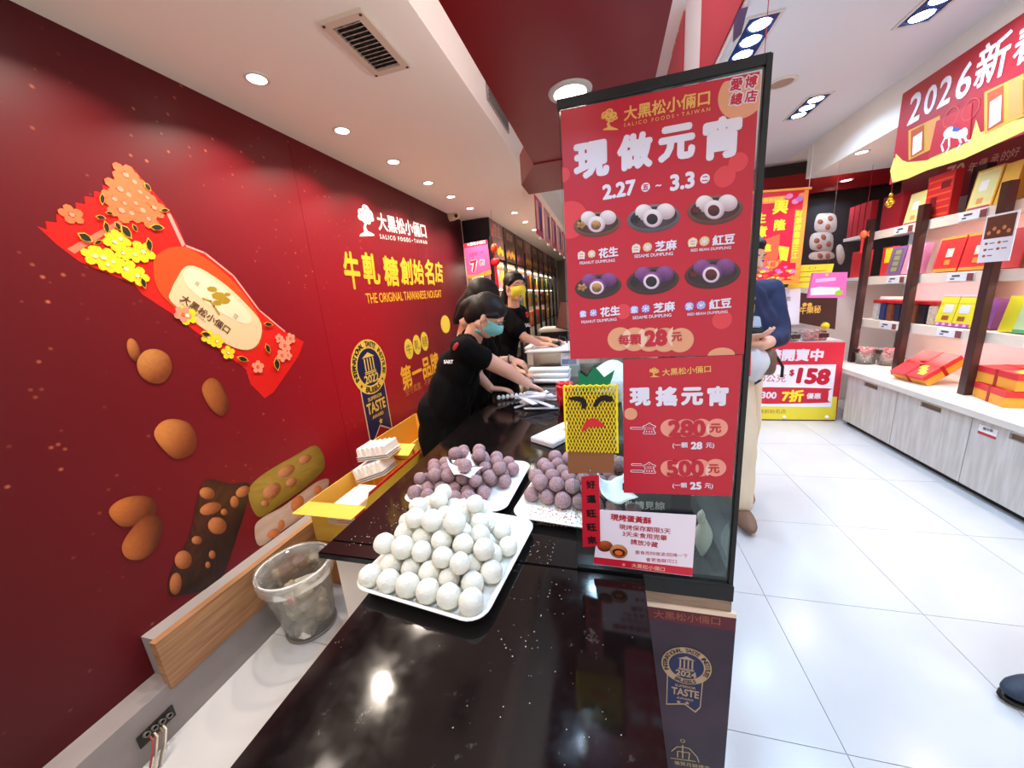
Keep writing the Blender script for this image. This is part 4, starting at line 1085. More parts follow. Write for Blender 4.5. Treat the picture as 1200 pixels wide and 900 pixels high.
S5.line([(787, 880), (793, 875), (800, 875), (808, 877), (817, 887), (819, 893)], 0.0022, gm, 2); S5.line([(786, 888), (815, 892)], 0.0022, gm, 2)
S5.line([(794, 880), (808, 882)], 0.002, gm, 2); S5.line([(794, 880), (794, 887)], 0.002, gm, 2); S5.line([(808, 882), (807, 890)], 0.002, gm, 2)
S5.text('優質月餅禮盒', (790, 893), (832, 900), gm, 0.0); 

# ================================================================ right wall: cabinets, shelves and their goods
lam = mat('pale_laminate', (204, 200, 196), rough=0.45, rgb2=(186, 180, 174), nscale=6, stretch=(1, 6, 0.7))
lam_in = flat('handle_recess', 120, 96, 78)
dark_oak = mat('dark_brown_post', (62, 36, 34), rough=0.35)
yj = [1.50, 2.11, 2.717, 3.321, 3.925]
sides = ['', 'nearest', 'second', 'third', 'farthest']
nm = ['low pale cabinet at the right edge of the picture', 'low pale cabinet with a small white and red sticker on its door', 'middle low pale cabinet under the tilted red gift box', 'far low pale cabinet beside the price stand']
for i in range(4):
    a, b = yj[i], yj[i+1]
    c = thing('low_cabinet', (XR, (a+b)/2, 0), nm[i], 'cabinet', 'low cabinets along the right wall')
    MB().box((XR+0.018, a+0.001, 0.04), (2.98, b-0.001, 0.485)).build('body', lam, c)
    hy = (a+b)/2 + 0.0; hw = 0.085
    hz0, hz1 = 0.432, 0.468
    d = thing('door', (XR, (a+b)/2, 0), None, None); d.parent = c; d.location = (0, 0, 0)
    dm = MB().box((XR, a+0.003, 0.045), (XR+0.017, b-0.003, hz0)).box((XR, a+0.003, hz0), (XR+0.017, hy-hw, 0.478)).box((XR, hy+hw, hz0), (XR+0.017, b-0.003, 0.478)).box((XR, hy-hw, hz1), (XR+0.017, hy+hw, 0.478))
    dd_ = dm.build('door', lam, c)
    MB().box((XR+0.013, hy-hw, hz0), (XR+0.0175, hy+hw, hz1)).build('handle_recess', lam_in, dd_)
    bpy.data.objects.remove(d)
    MB().box((XR+0.04, a+0.001, 0.0), (2.98, b-0.001, 0.04)).build('plinth', M_BLACK, c)
st = thing('door_label', (XR-0.001, 2.62, 0.42), 'small white label with a red band stuck on a cabinet door', 'label')
a = onX(1148, 497, XR-0.001); b = onX(1167, 515, XR-0.001)
MB().box((XR-0.0015, b.y, b.z-0.002), (XR-0.0003, a.y, a.z)).build('card', M_WHITE, st)
MB().box((XR-0.002, b.y, b.z-0.002), (XR-0.0012, a.y, b.z+0.014)).build('band', flat('band_red', 190, 40, 50), st)
Sx = Sheet((XR-0.002, 0, 0), (0, -1, 0), (0, 0, 1), st, 'X', XR-0.002)
Sx.text('展示區', (1152, 502), (1164, 505), M_BLACK, 0.01)
MB().box((2.13, 1.2, 0.487), (2.98, 4.35, 0.53), bev=0.002)
ctop = tag(MB().box((2.13, 1.2, 0.487), (2.98, 4.35, 0.53), bev=0.002).build('worktop', mat('pale_top', (222, 214, 204), rough=0.4, noise=0.06, nscale=6, stretch=(4, 1, 1))), 'long pale worktop over the low cabinets on the right', 'worktop')

sh = thing('shelf_rack', (2.6, 3.0, 0.53), 'tall display rack with dark posts and pale lit shelves along the right wall', 'shelving')
MB().box((2.86, 1.2, 0.53), (2.98, 4.40, 2.31)).build('back_panel', mat('pink_back', (240, 214, 212), rough=0.6), sh)
for y in (1.86, 2.46, 3.06, 3.68, 4.27):
    MB().box((XC-0.005, y-0.028, 0.5305), (XC+0.04, y+0.028, 1.86), bev=0.002).build('post', dark_oak, sh)
shelf_m = mat('shelf_laminate', (232, 216, 200), rough=0.4)
tagm = flat('price_tag', 232, 234, 240); tagp = flat('tag_photo', 132, 70, 66); tagk = flat('tag_ink', 70, 70, 76)
levels = ((1.745, 'top'), (1.345, 'middle'), (0.955, 'lower'))
for z, nme in levels:
    s_ = MB().box((XC+0.045, 1.2, z-0.03), (2.86, 4.33, z)).build('shelf', shelf_m, sh)
    MB().box((XC+0.045, 1.2, z-0.07), (XC+0.055, 4.33, z-0.03)).build('shelf_lip', shelf_m, s_)
    ls = MB().box((XC+0.09, 1.3, z-0.036), (XC+0.11, 4.28, z-0.031)).build('led_strip', mat('shelf_led', (255, 240, 220), emit=5), s_)
    for y in (2.20, 2.76, 3.38, 3.98):
        l = bpy.data.lights.new('shelf_light', 'AREA'); l.shape = 'RECTANGLE'; l.size = 0.02; l.size_y = 0.5; l.energy = 1.1; l.color = (1, 0.9, 0.8)
        lo = bpy.data.objects.new('shelf_light', l); COL.objects.link(lo); lo.parent = sh
        lo.location = Vector((XC+0.10, y, z-0.038)) - Vector(sh.location); lo.rotation_euler = (0, -0.25, 0)
    for y in (2.70, 3.30, 3.90):
        MB().box((XC+0.038, y-0.10, z-0.062), (XC+0.0445, y+0.10, z-0.008)).build('price_tag', tagm, s_)
        MB().box((XC+0.036, y-0.10, z-0.060), (XC+0.038, y-0.055, z-0.012)).build('tag_picture', tagp, s_)
        MB().box((XC+0.036, y+0.0, z-0.032), (XC+0.038, y+0.06, z-0.020)).box((XC+0.036, y+0.04, z-0.050), (XC+0.038, y+0.07, z-0.042)).build('tag_text', tagk, s_)
# header band and banner
hb = thing('header_band', (2.6, 3.0, 1.9), 'dark red header band with pale characters above the right shelves', 'sign band')
MB().box((2.62, 1.2, 1.90), (2.64, 4.42, 2.22)).build('band', flat('header_red', 132, 26, 40, rough=0.4), hb)
MB().box((2.60, 1.2, 2.22), (2.66, 4.42, 2.31)).build('valance', M_RED, hb)
Sh = Sheet((2.62, 0, 0), (0, -1, 0), (0, 0, 1), hb, 'X', 2.62)
hg = flat('header_gold', 216, 178, 160)
Sh.text('70', (1107, 206), (1129, 200), hg, 0.01, shear=0.2)
for ch, x, y in (('年', 1140, 196), ('傳', 1152, 191), ('承', 1166, 186), ('的', 1179, 182), ('好', 1190, 178)): Sh.text(ch, (x-5, y+1), (x+5, y-1), hg, 0.0)
Sh.text('堅持', (1088, 212), (1099, 208), hg, 0.0)
bn = thing('new_year_banner', (1.86, 2.7, 1.97), 'large red banner reading 2026 with a white horse, hanging at the upper right', 'banner')
XB = 1.86
c4 = [onX(1046, 215, XB), onX(1058, 110, XB)]
yb = c4[1].y; zt2, zb2 = c4[1].z, c4[0].z
MB().box((XB, 1.2, zb2), (XB+0.006, yb, zt2)).build('cloth', flat('banner_red', 178, 34, 44, rough=0.5), bn)
Sb = Sheet((XB, 0, 0), (0, -1, 0), (0, 0, 1), bn, 'X', XB, dz=0.0005)
by_ = flat('banner_yellow', 232, 214, 104, rough=0.5); bw = flat('banner_white', 240, 232, 236)
Sb.poly([(1046, 214), (1050, 180), (1070, 200), (1100, 178), (1137, 168), (1144, 140), (1150, 158), (1195, 140), (1230, 128), (1230, 140), (1130, 186), (1085, 200)], by_, 1)
Sb.poly(smooth2([(1046, 214), (1048, 185), (1064, 190), (1108, 182), (1150, 155), (1200, 138), (1230, 128), (1228, 146), (1200, 152), (1150, 172), (1090, 198)], 2), by_, 2)
for s_, x0, y0, x1, y1 in (('2', 1066, 129, 1080, 123), ('0', 1084, 120, 1098, 113), ('2', 1101, 110, 1116, 103), ('6', 1122, 99, 1140, 90), ('新', 1145, 80, 1184, 61), ('春', 1190, 55, 1230, 36)):
    Sb.text(s_, (x0, y0), (x1, y1), bw, 0.02, hs=1.15, l=4, rot=0.0)
gb_ = flat('gift_gold', 214, 160, 60); gw = flat('gift_pale', 236, 220, 206)
def giftpic(x0, y0, x1, y1, sl):
    f = lambda a, b: (x0 + (x1-x0)*a, y0 + (y1-y0)*b - sl*a)
    Sb.poly([f(0, 0), f(1, 0), f(1, 1), f(0, 1)], gb_, 3); Sb.poly([f(0.08, 0.06), f(0.5, 0.05), f(0.5, 0.92), f(0.08, 0.95)], flat('gift_red', 190, 80, 40), 4)
    Sb.poly([f(0.15, 0.3), f(0.45, 0.25), f(0.42, 0.85), f(0.12, 0.9)], gw, 5); Sb.poly([f(0.62, 0.05), f(0.95, 0.05), f(0.95, 0.92), f(0.62, 0.92)], flat('gift_peach', 224, 150, 80), 4)
giftpic(1065, 153, 1102, 188, 18); giftpic(1154, 108, 1200, 158, 22)
Sb.poly([(1098, 142), (1140, 120), (1137, 165), (1088, 186)], flat('box_lid_red', 196, 44, 52), 5)
# white horse with a dark rider cloth, simple print
Sb.poly(smooth2([(1106, 158), (1110, 151), (1117, 148), (1121, 153), (1127, 152), (1132, 149), (1135, 153), (1133, 160), (1127, 162), (1118, 162), (1113, 160), (1110, 163)], 2), bw, 6, 'printed_horse')
Sb.line([(1108, 162), (1104, 170), (1106, 177)], 0.012, bw, 6); Sb.line([(1113, 162), (1113, 172), (1110, 178)], 0.012, bw, 6); Sb.line([(1125, 161), (1127, 168), (1122, 175)], 0.012, bw, 6); Sb.line([(1131, 160), (1134, 166), (1136, 165)], 0.012, bw, 6)
Sb.poly([(1118, 148), (1126, 150), (1124, 154), (1117, 154)], flat('cloth_blue', 70, 90, 160), 7)
Sb.disc((1115, 137), 0.05, flat('faint_gold', 200, 80, 60), 6, rin=0.88); Sb.disc((1138, 128), 0.05, flat('faint_gold', 200, 80, 60), 6, rin=0.9)
giftpic(1196, 92, 1236, 138, 16)

# ---------------------------------------------------------------- boxes on the shelves
def gift_box(name, y0, y1, z0, h, m, label, x=2.41, d=0.05, lean=0.0, face=None, cat='box', edge=None, group=None, dress=None):
    """upright box: y0>y1 (far, near); leans back by lean radians"""
    t = thing(name, (x, (y0+y1)/2, z0), label, cat, group)
    R = roty(lean); pv = (x + (d if lean > 0 else 0), 0, z0)
    MB().box((x, y1, z0), (x+d, y0, z0+h), rot=R, piv=pv).build('body', m, t)
    def F(a, b, c, e, mm_, nme='print', l=1):   # face patch in fractions: a..b along (far->near), c..e up
        MB().box((x-0.0008*l, y0+(y1-y0)*a, z0+h*c), (x-0.0008*l+0.0007, y0+(y1-y0)*b, z0+h*e), rot=R, piv=pv).build(nme, mm_, t)
    if dress: dress(F)
    if lean > 0.05: 
        zmin = 0
    return t
fr_ = flat
def cert(F): F(0.06, 0.94, 0.05, 0.95, fr_('cream_print', 232, 222, 150)); F(0.12, 0.88, 0.12, 0.88, fr_('pale_green', 214, 216, 150), l=2); F(0.3, 0.62, 0.45, 0.7, M_WHITE, l=3); F(0.35, 0.6, 0.12, 0.26, fr_('peach_print', 216, 150, 90), l=3); F(0.06, 0.94, 0.0, 0.04, fr_('purple_band', 170, 60, 120), l=3)
def patt(F):
    for k in range(6):
        F(0.05, 0.95, 0.06+k*0.155, 0.10+k*0.155, fr_('pattern_orange', 214, 80, 40))
    F(0.2, 0.45, 0.3, 0.5, fr_('pattern_dark', 110, 16, 24), l=2); F(0.55, 0.9, 0.65, 0.8, fr_('pattern_dark', 110, 16, 24), l=2)
def redlab(F): F(0.38, 0.66, 0.42, 0.66, fr_('label_cream', 226, 214, 196)); F(0.4, 0.62, 0.2, 0.34, fr_('label_gold', 214, 150, 60)); F(0.0, 1.0, 0.0, 0.09, fr_('hem_gold', 226, 150, 60), l=2); F(0.0, 1.0, 0.93, 1.0, fr_('hem_gold', 226, 150, 60), l=2)
def tray4(F): 
    F(0.15, 0.85, 0.08, 0.92, fr_('tray_grey', 110, 96, 110))
    for k in range(4): F(0.3, 0.7, 0.12+k*0.2, 0.27+k*0.2, fr_('cake_green', 150, 148, 110), l=2)
def yell(F):
    F(0.02, 0.98, 0.0, 0.10, fr_('hem_purple', 170, 70, 170), l=2)
    for k in range(5): F(0.06+k*0.19, 0.14+k*0.19, 0.01, 0.09, fr_('hem_light', 224, 180, 224), l=3)
    for c_ in (0.28, 0.72): F(c_-0.13, c_+0.13, 0.42, 0.68, fr_('label_blue', 206, 214, 220), l=2); F(c_-0.11, c_+0.08, 0.18, 0.32, fr_('label_brown', 150, 84, 40), l=2)
    F(0.49, 0.51, 0.1, 1.0, fr_('seam_olive', 170, 160, 30), l=2); F(0.0, 1.0, 0.72, 0.73, fr_('seam_olive', 170, 160, 30), l=2)
    F(0.0, 1.0, 0.94, 1.0, fr_('hem_light', 224, 180, 224), l=2)
R1, R2, R3 = fr_('box_red', 184, 36, 42), fr_('box_dark_red', 148, 24, 36), fr_('box_scarlet', 212, 52, 52)
zt3 = 1.746
for k in range(4):
    gift_box('gift_box', 4.70-k*0.085, 4.63-k*0.085, zt3 if False else 1.746, 0.29, R1, 'slim red box, %s of four standing together at the far end of the top shelf' % ['first', 'second', 'third', 'last'][k], x=2.39, group='slim red boxes on the top shelf')
MB().box((2.39, 4.35, 1.715), (2.86, 4.75, 1.745)).build('shelf_extension', shelf_m, sh)
gift_box('gift_box', 4.24, 4.01, zt3, 0.275, R2, 'plain dark red upright box on the top shelf beside the gold charm', x=2.40)
gift_box('gift_box', 3.98, 3.80, zt3, 0.235, fr_('cream_box', 226, 214, 140), 'cream and yellow box leaning on the top shelf right of the dark red box', x=2.41, dress=cert, lean=0.12)
gift_box('gift_box', 3.755, 3.53, zt3, 0.31, R1, 'red patterned box with orange stripes, left one of two on the top shelf', x=2.395, dress=patt)
gift_box('gift_box', 3.52, 3.42, zt3, 0.30, fr_('black_box', 40, 26, 28), 'dark box behind the cream box on the top shelf', x=2.48)
gift_box('gift_box', 3.415, 3.24, zt3, 0.245, fr_('gold_box', 216, 170, 60), 'cream fronted gold box leaning right of the red patterned box', x=2.41, dress=cert, lean=0.12)
gift_box('gift_box', 3.225, 3.12, zt3, 0.235, fr_('gold_box', 216, 170, 60), 'plain gold box at the post on the top shelf', x=2.41, lean=0.12)
gift_box('gift_box', 3.02, 2.78, zt3, 0.28, R1, 'red patterned box with orange stripes at the right edge of the picture', x=2.395, dress=patt)
z2 = 1.346
gift_box('gift_box', 4.62, 4.40, z2, 0.25, R3, 'plain scarlet box at the far end of the middle shelf', x=2.42)
MB().box((2.39, 4.35, 1.315), (2.86, 4.75, 1.345)).build('shelf_extension', shelf_m, sh)
gift_box('gift_box', 4.22, 4.10, z2, 0.25, R3, 'red box with a yellow corner on the middle shelf', x=2.44, dress=lambda F: F(0.3, 1, 0.45, 0.95, fr_('lemon', 240, 220, 40)))
gift_box('gift_box', 4.095, 3.93, z2, 0.235, fr_('box_violet', 130, 90, 150), 'violet box with a window showing four round cakes on the middle shelf', x=2.41, lean=0.12, dress=tray4)
gift_box('gift_box', 3.915, 3.74, z2, 0.235, fr_('box_lilac', 214, 150, 200), 'lilac and pink box beside the violet windowed box', x=2.41, lean=0.12, dress=lambda F: (F(0.3, 0.9, 0.15, 0.6, M_WHITE), F(0.0, 0.2, 0, 1, fr_('pink', 230, 150, 160))))
gift_box('gift_box', 3.70, 3.56, z2, 0.24, fr_('box_pink', 226, 140, 150), 'pink box behind the red box with the pale label', x=2.47, lean=0.10)
gift_box('gift_box', 3.60, 3.40, z2, 0.245, R3, 'red box with a pale diamond label and gold hem on the middle shelf', x=2.41, dress=redlab, lean=0.12)
gift_box('gift_box', 3.385, 3.17, z2, 0.245, R3, 'second red box with a gold hem, half behind the hanging white leaflet', x=2.41, dress=redlab, lean=0.12)
gift_box('gift_box', 3.155, 2.99, z2, 0.235, fr_('box_rose', 206, 80, 90), 'rose red box beside the leaflet near the right edge', x=2.41, lean=0.12)
gift_box('gift_box', 2.975, 2.75, z2, 0.225, fr_('box_brown', 120, 66, 50), 'brown box with a photo front at the right edge of the middle shelf', x=2.41, lean=0.12, dress=lambda F: F(0.1, 0.9, 0.2, 0.8, fr_('cakes', 196, 130, 80)))
z3 = 0.956
gift_box('display_card', 4.30, 3.98, z3, 0.20, M_WHITE, 'white printed card standing behind the jars on the lower shelf', x=2.52, d=0.01, cat='sign',
         dress=lambda F: (F(0.08, 0.2, 0.7, 0.85, R1), F(0.3, 0.55, 0.45, 0.7, fr_('cakes', 196, 130, 80)), F(0.1, 0.35, 0.12, 0.35, fr_('coral', 226, 110, 90)), F(0.45, 0.9, 0.75, 0.9, fr_('tag_grey', 200, 190, 190))))
gift_box('pink_card', 4.22, 3.50, z3+0.0, 0.36, fr_('panel_pink', 236, 196, 208), 'pale pink backing panel on the lower shelf', x=2.70, d=0.01, cat='panel')
jl = [('white filled', (216, 210, 206)), ('blue', (54, 62, 116)), ('brown biscuit', (140, 74, 50)), ('navy', (40, 42, 78)), ('blue', (60, 66, 120)), ('amber', (150, 90, 60)), ('dark', (52, 40, 52)), ('cream', (214, 196, 176))]
for k, (nm_, c_) in enumerate(jl):
    yy = 4.16 - k*0.088
    j = thing('biscuit_jar', (2.45, yy, z3), 'clear red-lidded jar of %s packets, %s from the far end' % (nm_, ['first', 'second', 'third', 'fourth', 'fifth', 'sixth', 'seventh', 'eighth'][k]), 'jar', 'red lidded jars on the lower shelf')
    MB().box((2.415, yy-0.038, z3), (2.485, yy+0.038, z3+0.15), bev=0.008).build('contents', mat('jar_%d' % k, c_, 0.35, noise=0.3, nscale=30), j)
    MB().box((2.411, yy-0.042, z3+0.151), (2.489, yy+0.042, z3+0.178), bev=0.004).build('lid', fr_('lid_red', 186, 30, 40), j)
YL = fr_('box_yellow', 222, 214, 50)
gift_box('gift_box', 3.50, 3.21, z3, 0.225, YL, 'bright yellow double box with purple hem on the lower shelf', x=2.41, dress=yell, lean=0.14)
gift_box('gift_box', 3.19, 3.11, z3, 0.20, fr_('box_purple', 130, 70, 140), 'purple box between the yellow double box and the post', x=2.44, lean=0.14)
gift_box('gift_box', 3.02, 2.93, z3, 0.22, YL, 'narrow yellow box right of the near post on the lower shelf', x=2.41, lean=0.14)
gift_box('gift_box', 2.92, 2.70, z3, 0.215, fr_('box_mint', 190, 214, 160), 'pale green box with a printed biscuit at the right edge of the lower shelf', x=2.40, lean=0.14, dress=lambda F: (F(0.3, 0.6, 0.25, 0.45, fr_('label_brown', 150, 84, 40)), F(0, 1, 0, 0.1, fr_('hem_green', 90, 150, 110)), F(0.35, 0.75, 0.55, 0.8, M_WHITE)))
gift_box('pink_card', 3.66, 3.12, 0.531, 0.33, fr_('panel_pink', 236, 196, 208), 'pale pink panel behind the tilted gift box', x=2.72, d=0.01, cat='panel')
# tilted red and gold gift box and the stack beside it
def ribbon_box(c, size, R, label, lid=True, bow=True):
    t = thing('gift_box', c, label, 'box')
    c = Vector(c); sx, sy, sz = size
    def bx(a, b, m, n): 
        MB().box(Vector(a)+c, Vector(b)+c, rot=R, piv=c).build(n, m, t)
    bx((-sx/2, -sy/2, 0), (sx/2, sy/2, sz*0.62), fr_('gold_side', 226, 158, 50), 'body')
    bx((-sx/2-0.002, -sy/2-0.002, sz*0.62), (sx/2+0.002, sy/2+0.002, sz), fr_('lid_scarlet', 208, 46, 50) if lid else fr_('gold_side', 226, 158, 50), 'lid')
    bx((-0.012, -sy/2-0.003, 0), (0.012, sy/2+0.003, sz+0.002), fr_('ribbon_red', 166, 20, 30), 'ribbon')
    bx((-sx/2-0.003, -0.010, 0), (sx/2+0.003, 0.010, sz+0.003), fr_('ribbon_red', 166, 20, 30), 'ribbon')
    for q in range(3):
        bx((-sx*0.4+q*0.03, -sy*0.42+q*0.025, sz), (-sx*0.4+q*0.03+0.035, -sy*0.42+q*0.025+0.05, sz+0.0012), fr_('foil_gold', 238, 190, 60), 'foil_print')
    if bow: MB().ball(c + R @ Vector((0.015, 0.015, sz+0.008)), (0.022, 0.012, 0.008), 10, 8).ball(c + R @ Vector((-0.015, -0.012, sz+0.008)), (0.022, 0.012, 0.008), 10, 8).build('bow', fr_('ribbon_red', 166, 20, 30), t, smooth=True)
    return t
ribbon_box((2.40, 3.44, 0.605), (0.27, 0.27, 0.085), rotz(0.12) @ roty(-0.62), 'red and gold gift box with a ribbon, tilted towards the aisle on the worktop')
ribbon_box((2.66, 3.22, 0.531), (0.25, 0.25, 0.11), rotz(0.1), 'red and gold gift box lying flat behind the near post')
ribbon_box((2.46, 2.86, 0.531), (0.26, 0.27, 0.10), rotz(-0.2), 'lower box of the red and gold stack near the right edge', bow=False)
ribbon_box((2.48, 2.87, 0.635), (0.26, 0.29, 0.105), rotz(-0.12), 'upper box of the red and gold stack near the right edge')
p_ = onZ(1196, 470, 0.54)
gift_box('gift_bag', 2.60, 2.40, 0.531, 0.16, fr_('bag_pink_white', 232, 190, 190), 'pink and white box with a red edge at the right edge of the worktop', x=2.27, lean=0.35, dress=lambda F: (F(0, 1, 0, 0.12, R1), F(0.25, 0.85, 0.4, 0.9, fr_('coral', 226, 110, 90))))
gift_box('leaflet_card', 2.83, 2.71, 0.531, 0.002, M_WHITE, 'small price card lying on the worktop edge', x=2.155, d=0.06, cat='card')

# leaflet clipped to the near post
lf = thing('leaflet', (2.31, 3.05, 1.36), 'white leaflet with a brown photo clipped to the near shelf post', 'leaflet')
XL = 2.30
a, b = onX(1157, 253, XL), onX(1181, 307, XL)
q4 = [onX(1157, 254, XL), onX(1197, 244, XL), onX(1181, 308, XL), onX(1144, 306, XL)]
y0_, y1_ = (q4[0].y+q4[3].y)/2, (q4[1].y+q4[2].y)/2; z0_, z1_ = (q4[2].z+q4[3].z)/2, (q4[0].z+q4[1].z)/2
MB().box((XL, y1_, z0_), (XL+0.003, y0_, z1_)).build('sheet', fr_('leaflet_white', 226, 228, 238), lf)
Sl = Sheet((XL, 0, 0), (0, -1, 0), (0, 0, 1), lf, 'X', XL)
fu = lambda a, b: (-(y0_ + (y1_-y0_)*a), z0_ + (z1_-z0_)*b)
Sl.poly([fu(0.06, 0.5), fu(0.94, 0.5), fu(0.94, 0.96), fu(0.06, 0.96)], fr_('leaflet_photo', 92, 48, 32), 1, px=False)
for k in range(5): Sl.disc(fu(0.2+k*0.15, 0.62+0.08*(k % 2)), 0.012, fr_('cakes', 196, 130, 80), 2, px=False, n=10)
for a_ in (0.25, 0.65):
    for k in range(3 if a_ < 0.5 else 2):
        Sl.disc(fu(a_-0.06, 0.4-k*0.13), 0.011, fr_('label_brown', 150, 84, 40), 2, 0.008, px=False, n=10)
        Sl.poly([fu(a_+0.04, 0.39-k*0.13), fu(a_+0.2, 0.39-k*0.13), fu(a_+0.2, 0.41-k*0.13), fu(a_+0.04, 0.41-k*0.13)], tagk, 2, px=False)

# hanging charms
def charm(px, py, x, kind, label):
    p = onX(px, py, x); s_ = x/2.28; t = thing('hanging_charm', p, label, 'charm')
    m = fr_('charm_gold', 232, 180, 40, rough=0.2, metal=0.7) if kind == 'gold' else fr_('charm_orange', 236, 110, 60)
    MB().tube([p + Vector((0, 0, 0.03)), p + Vector((0, 0, 0.115 if kind == 'gold' else 2.31 - p.z))], 0.0018, 6).build('string', fr_('ribbon_red', 166, 20, 30), t)
    if kind == 'gold':
        for k, (a, b) in enumerate(((0, 0.012), (-0.022, -0.012), (0.022, -0.012), (0, -0.03))):
            MB().ball(p + Vector((0, a*s_, b*s_)), 0.019*s_, 12, 8).build('gold_bead', m, t, smooth=True)
        MB().ball(p + Vector((0, 0, 0.04)), (0.012, 0.012, 0.012), 10, 8).build('gold_bead', m, t, smooth=True)
    else:
        MB().ball(p, (0.02, 0.042, 0.036), 14, 10).build('body', m, t, smooth=True)
        MB().prism([p + Vector((0, -0.035, 0)), p + Vector((0, -0.07, 0.025)), p + Vector((0, -0.06, 0)), p + Vector((0, -0.07, -0.025))], (0.006, 0, 0)).build('tail', m, t)
        MB().tube([p + Vector((0, 0, -0.03)), p + Vector((0, 0.005, -0.16))], [0.012, 0.008], 8).build('tassel', fr_('tassel_red', 206, 40, 40), t)
charm(1043, 236, 1.866, 'gold', 'cluster of gold beads hanging under the banner corner')
charm(1012, 275, 2.28, 'fish', 'orange fish charm with a red tassel hanging from the far shelf post')

# pink wrapped baskets
for k, (px, py, s_) in enumerate(((1000, 426, 1.0), (1026, 428, 1.0))):
    p = onZ(px, py, 0.531); p.x += 0.09; 
    t = thing('sweet_basket', (p.x, p.y, 0.531), 'clear tub of pink wrapped sweets, %s of the pair at the cabinet corner' % ['left', 'right'][k], 'tub', 'pink sweet tubs')
    c = Vector(t.location)
    MB().lathe([(0.068, 0), (0.083, 0.15), (0.085, 0.152), (0.083, 0.148), (0.066, 0.002)], c, 20).build('tub', FILM, t, smooth=True)
    mb = MB(); rr = random.Random(k)
    for i in range(46):
        a = rr.random()*6.28; r_ = 0.056*math.sqrt(rr.random()); mb.ball(c + Vector((r_*math.cos(a), r_*math.sin(a), 0.02+rr.random()*0.13)), (0.024, 0.012, 0.012), 8, 6, rot=rotz(rr.random()*6))
    tag(mb.build('sweets', fr_('sweet_pink', 232, 110, 120), t), kind='stuff')
    MB().box((c.x-0.090, c.y-0.04, c.z+0.11), (c.x-0.085, c.y+0.03, c.z+0.145)).build('label', fr_('label_dark', 60, 34, 30), t)

# ---------------------------------------------------------------- back of the aisle
# red fascia and ceiling spot above the back display
fa = thing('fascia_board', (2.2, 4.95, 2.25), 'dark red fascia board across the back of the shop', 'board')
MB().box((0.74, 4.86, 2.25), (3.1, 4.90, 2.455)).build('front', M_RED, fa)
MB().box((0.74, 4.90, 2.25), (3.1, 5.0, 2.27)).build('underside', M_BLACK, fa)
p = onY(985, 222, 4.80)
downlight((p.x, 4.72, 2.305), 0.05, 10, COOL, 'bright spot light in front of the dark red fascia at the back')
# nougat picture panel
npn = thing('nougat_picture', (2.2, 4.99, 1.3), 'dark picture panel of stacked almond nougat pieces on the back wall', 'picture')
MB().box((1.75, 4.985, 1.25), (2.95, 4.998, 2.22)).build('panel', fr_('picture_dark', 42, 28, 26), npn)
Sn2 = Sheet((0, 4.985, 0), (1, 0, 0), (0, 0, 1), npn, 'Y', 4.985, dz=0.0006)
for i, pts in enumerate(([(957, 253), (966, 250), (979, 252), (980, 268), (972, 273), (955, 270)], [(951, 275), (966, 272), (976, 276), (974, 294), (958, 294), (949, 290)], [(951, 296), (974, 295), (976, 303), (950, 304)], [(980, 290), (986, 287), (990, 300), (986, 310), (981, 306)])):
    Sn2.blob(pts, (224, 200, 180), (150, 118, 104), VC, 2, seed=i, name='printed_nougat', spots=0.12)
for i, (x, y) in enumerate(((961, 260), (973, 256), (970, 266), (957, 282), (965, 278), (971, 286), (960, 289), (961, 300), (970, 300))):
    Sn2.blob(ellpts(x, y, 3.5, 3, i, 7), (190, 100, 70), (120, 56, 40), VC, 4, seed=i, name='printed_almond', rings=3)

# back display table with the price stand
tb = thing('display_table', (1.72, 4.25, 0), 'display table at the end of the aisle behind the red price board', 'table')
MB().box((1.32, 4.03, 0.76), (2.12, 4.60, 0.79)).build('top', fr_('table_white', 214, 208, 206), tb)
for x_ in (1.34, 2.08):
    for y_ in (4.05, 4.56): MB().box((x_-0.02, y_-0.01, 0), (x_+0.02, y_+0.03, 0.76)).build('leg', M_BLACK, tb)
T6, S6 = poster('price_board', 0, 0, 0, 0, fr_('board_red', 206, 34, 56), 'big red and yellow price board reading 158 in front of the display table', 'sign', y=4.0, th=0.01, quad=[(872, 491), (979, 492), (990, 401), (872, 401)])
S6.poly([(872, 491), (979, 492), (981, 465), (872, 463)], fr_('board_yellow', 226, 210, 60), 1, px=True)
S6.poly([(872, 476), (974, 477), (980, 427), (872, 428)], fr_('board_white', 232, 230, 240), 2)
S6.poly(smooth2([(872, 455), (872, 472), (966, 472), (970, 469), (971, 458), (968, 455)], 3), fr_('board_pill', 196, 34, 54), 3)
S6.text('糖開賣中', (899, 416), (965, 416), pw, 0.05, hs=1.0, l=4)
S6.text('300公克', (880, 443), (921, 443), pr, 0.0, l=4); S6.text('$', (925, 437), (931, 437), pr, 0.05, l=4); S6.text('158', (934, 440), (973, 442), pr, 0.06, l=4)
S6.text('$300', (885, 463), (910, 464), pw, 0.04, l=5); S6.text('7折', (916, 464), (942, 464), fr_('lemon', 240, 220, 40), 0.05, l=5); S6.text('優惠', (945, 464), (962, 464), pw, 0.03, l=5)
S6.text('牛軋糖創始名店', (876, 482), (921, 482), fr_('board_olive', 150, 120, 40), 0.0, l=4)
for px in (919, 969):
    p = onY(px, 489, 3.985); MB().ball(p, 0.016, 10, 8).build('clip', M_WHITE, T6, smooth=True)
MB().box((onY(872, 491, 4.0).x, 4.0, 0.0), (2.13, 4.03, 0.035)).build('base_bar', M_BLACK, T6)
